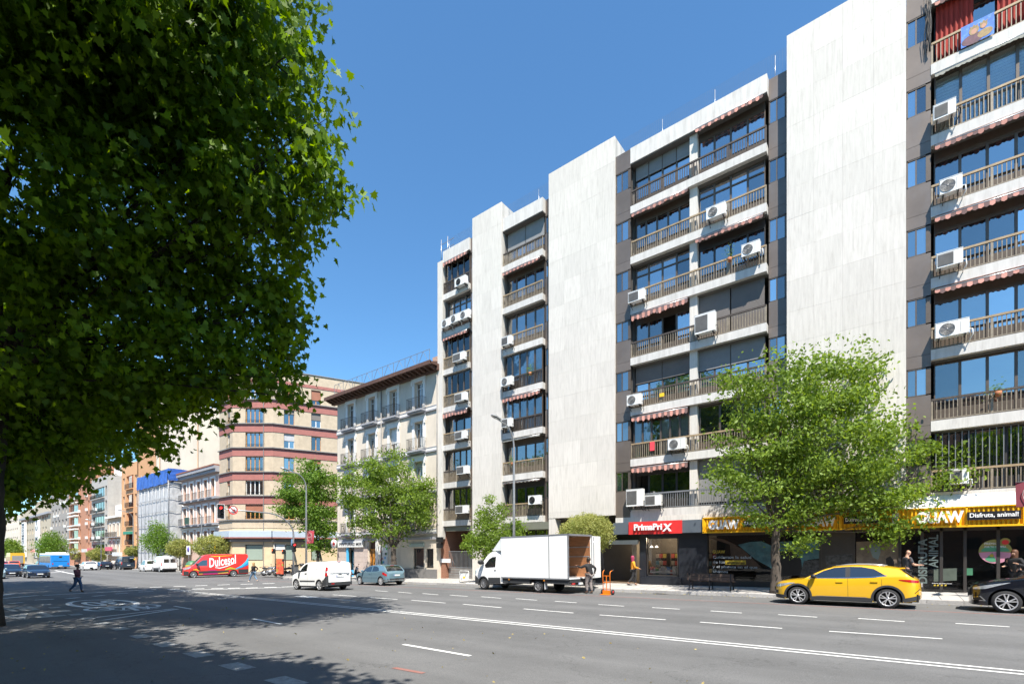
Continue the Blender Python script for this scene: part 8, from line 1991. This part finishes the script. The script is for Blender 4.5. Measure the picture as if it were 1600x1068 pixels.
MB().lathe([(.55, 0), (.75, .3), (.8, .9), (.68, 1.35), (.4, 1.62), (.001, 1.7)], (t0, D0, g(t0) + .02), 'z', 16).build('body', M('bottle_green', (.05, .16, .08), .5), r); MB(m_lyel).lathe([(.79, .95), (.805, 1.0), (.79, 1.1)], (t0, D0, g(t0)), 'z', 16).build('band', m_lyel, r)
# motorbikes and bicycles on the corner pavement
def wheel_pts(r0, n=20): return [(r0 * math.cos(2 * PI * i / n), 0, r0 * math.sin(2 * PI * i / n)) for i in range(n)]
def bicycle(label, t, D, rz, mat):
    r = root('bicycle', (t, D, sw(t, D)), label, 'bicycle', 'bicycles on the corner pavement', rz=rz, world=False)
    for x in (-.52, .52):
        w = MB().tube([(x + a, 0, .34 + c) for a, b, c in wheel_pts(.33)], .017, 6, closed=True).build('wheel', m_tyre, r); sp = MB()
        for i in range(9): a = 2 * PI * i / 9; sp.bar((x, 0, .34), (x + .32 * math.cos(a), 0, .34 + .32 * math.sin(a)), .004)
        sp.build('spokes', m_chrome, w, 'stuff')
    MB(mat).tube([(-.52, 0, .34), (-.08, 0, .3), (.36, 0, .78), (-.18, 0, .78), (-.52, 0, .34)], .016, 6).tube([(-.08, 0, .3), (-.2, 0, .88)], .016, 6).tube([(.52, 0, .34), (.36, 0, .78), (.33, 0, .98)], .016, 6).build('frame', mat, r)
    MB(m_black).tube([(.33, -.26, 1.0), (.38, 0, .98), (.33, .26, 1.0)], .014, 6).build('handlebar', m_black, r); MB(m_black).box(-.32, -.08, -.06, .06, .88, .93).build('saddle', m_black, r)
def motorbike(label, t, D, rz, mat, scooter=False):
    r = root('motorbike', (t, D, sw(t, D)), label, 'motorbike', 'motorbikes on the corner pavement', rz=rz, world=False)
    for x in (-.68, .70):
        w = MB().tube([(x + a, 0, .31 + c) for a, b, c in wheel_pts(.25)], .062, 8, closed=True).build('wheel', m_tyre, r); MB(m_rim).lathe([(.001, -.03), (.19, -.02), (.19, .02), (.001, .03)], (x, 0, .31), 'y', 14).build('rim', m_rim, w)
    b_ = MB(mat)
    def loft(secs):
        vs = []
        for x, z, a, h in secs:
            for q in range(10): an = 2 * PI * q / 10; vs.append((x, a * math.cos(an), z + h * math.sin(an)))
        b_.smooth = True; b_.add(vs, [(i * 10 + j, i * 10 + (j + 1) % 10, (i + 1) * 10 + (j + 1) % 10, (i + 1) * 10 + j) for i in range(len(secs) - 1) for j in range(10)] + [tuple(range(10)), tuple(range(len(vs) - 10, len(vs)))])
    if scooter: loft([(-.85, .72, .06, .05), (-.6, .66, .16, .16), (-.2, .55, .18, .2), (.0, .36, .17, .08), (.28, .36, .16, .07), (.42, .6, .18, .26), (.5, .85, .14, .2), (.52, 1.02, .07, .06)])
    else: loft([(-.8, .82, .06, .05), (-.4, .72, .12, .09), (-.05, .8, .14, .1), (.2, .86, .16, .13), (.42, .82, .1, .1), (.5, .9, .1, .1)]); b_.box(-.3, .3, -.16, .16, .28, .6)
    b_.build('body', mat, r); MB(m_black).prism([(-.75, .80), (-.05, .76), (.02, .84), (-.4, .86), (-.78, .9)], -.13, .13).build('seat', m_black, r)
    MB(m_steel).bar((.70, -.09, .31), (.50, -.09, .95), .04).bar((.70, .09, .31), (.50, .09, .95), .04).build('fork', m_steel, r); MB(m_black).tube([(.42, -.36, 1.05), (.5, 0, 1.02), (.42, .36, 1.05)], .018, 6).build('handlebar', m_black, r)
    for sg in (-1, 1): MB(m_black).bar((.46, sg * .28, 1.05), (.44, sg * .34, 1.22), .012).box(.43, .45, sg * .34 - .06, sg * .34 + .06, 1.2, 1.27).build('mirror', m_black, r)
    MB(m_steel).tube([(-.1, -.16, .3), (-.4, -.18, .28), (-.8, -.19, .38)], .04, 7).build('exhaust', m_steel, r); MB(m_hl).lathe([(.001, .66), (.09, .64), (.1, .55)], (0, 0, .86), 'x', 12).build('headlamp', m_hl, r); MB(m_tl).box(-.9, -.86, -.06, .06, .74, .8).build('tail_light', m_tl, r)
    if scooter: MB(m_black).lathe([(.001, 1.3), (.19, 1.28), (.21, 1.1), (.19, .98), (.001, .96)], (-.72, 0, 0), 'z', 12).build('top_box', m_black, r)
PTS = lambda x, D: (T(x, D), D)
bicycle('white bicycle leaning at the left end of the parked bikes', *PTS(409, 24.1), .25, m_white); bicycle('dark bicycle second from the left among the parked bikes', *PTS(414, 24.6), -.2, m_black)
motorbike('silver motorbike next to the bicycles on the corner', *PTS(421, 24.3), .5, m_alu); motorbike('blue motorbike behind the orange poster stand', *PTS(429, 25.0), .4, paint('bike_blue', (.03, .06, .2), .2)); motorbike('black motorbike right of the orange poster stand', *PTS(449, 24.5), .5, m_kc)
motorbike('white scooter with black box behind the small white van', *PTS(473, 25.2), -.4, m_wp, True); motorbike('black scooter between the white van and the blue-grey hatchback', *PTS(550, 24.6), .3, m_kc, True)

# fallen leaves and crumbs along the kerb, a few pots on the balconies
rng = np.random.default_rng(99); P_ = []
for i in range(420):
    t_ = rng.uniform(-30, 9); D_ = KERB - abs(rng.normal(0, .18)) - .03 if rng.random() < .6 else rng.uniform(20.5, 26.2); P_.append((t_, D_, (g(t_) + .012) if D_ < KERB else sw(t_, D_) + .012))
for i in range(160):
    t_ = rng.uniform(-22, -2); D_ = rng.uniform(1, 10); P_.append((t_, D_, g(t_) + .012))
o = leaves_mesh('fallen_leaves', P_, .06, 'oval', M('dry_leaf', (.30, .24, .09), .9, var=.4, scale=5), rng, droop=0.0); o['kind'] = 'stuff'
def pot(label, t, k, n=90, h=.45, mat=None):
    z = SL[k] + .62; r = root('potted_plant', (t, 26.52, z), label, 'plant')
    MB().lathe([(.001, z), (.08, z), (.11, z + .2), (.10, z + .2), (.001, z + .17)], (t, 26.52, 0), 'z', 12).build('pot', M('terracotta', (.35, .13, .06), .8), r)
    rg = np.random.default_rng(int(abs(t) * 100)); q = rg.normal(0, 1, (n, 3)) * [.12, .1, h * .35] + [t, 26.5, z + .2 + h * .4]
    leaves_mesh('leaves', q, .1, 'long', mat or m_leafg, rg, droop=.2, parent=r)
pot('green plant in a pot on the ochre rail of the narrow bay, second row up', T(800, 26.5), 1); pot('bushy plant on the dark rail of the narrow bay beside white curtains', T(828, 26.5), 3, 140, .5)
pot('spiky plant on the brown rail beside the round-fan unit, fifth row, middle bays', T(1140, 26.5), 4, 70, .6); pot('small plant on the right hand balcony with large dark panes', T(1560, 26.5), 1, 60, .35)
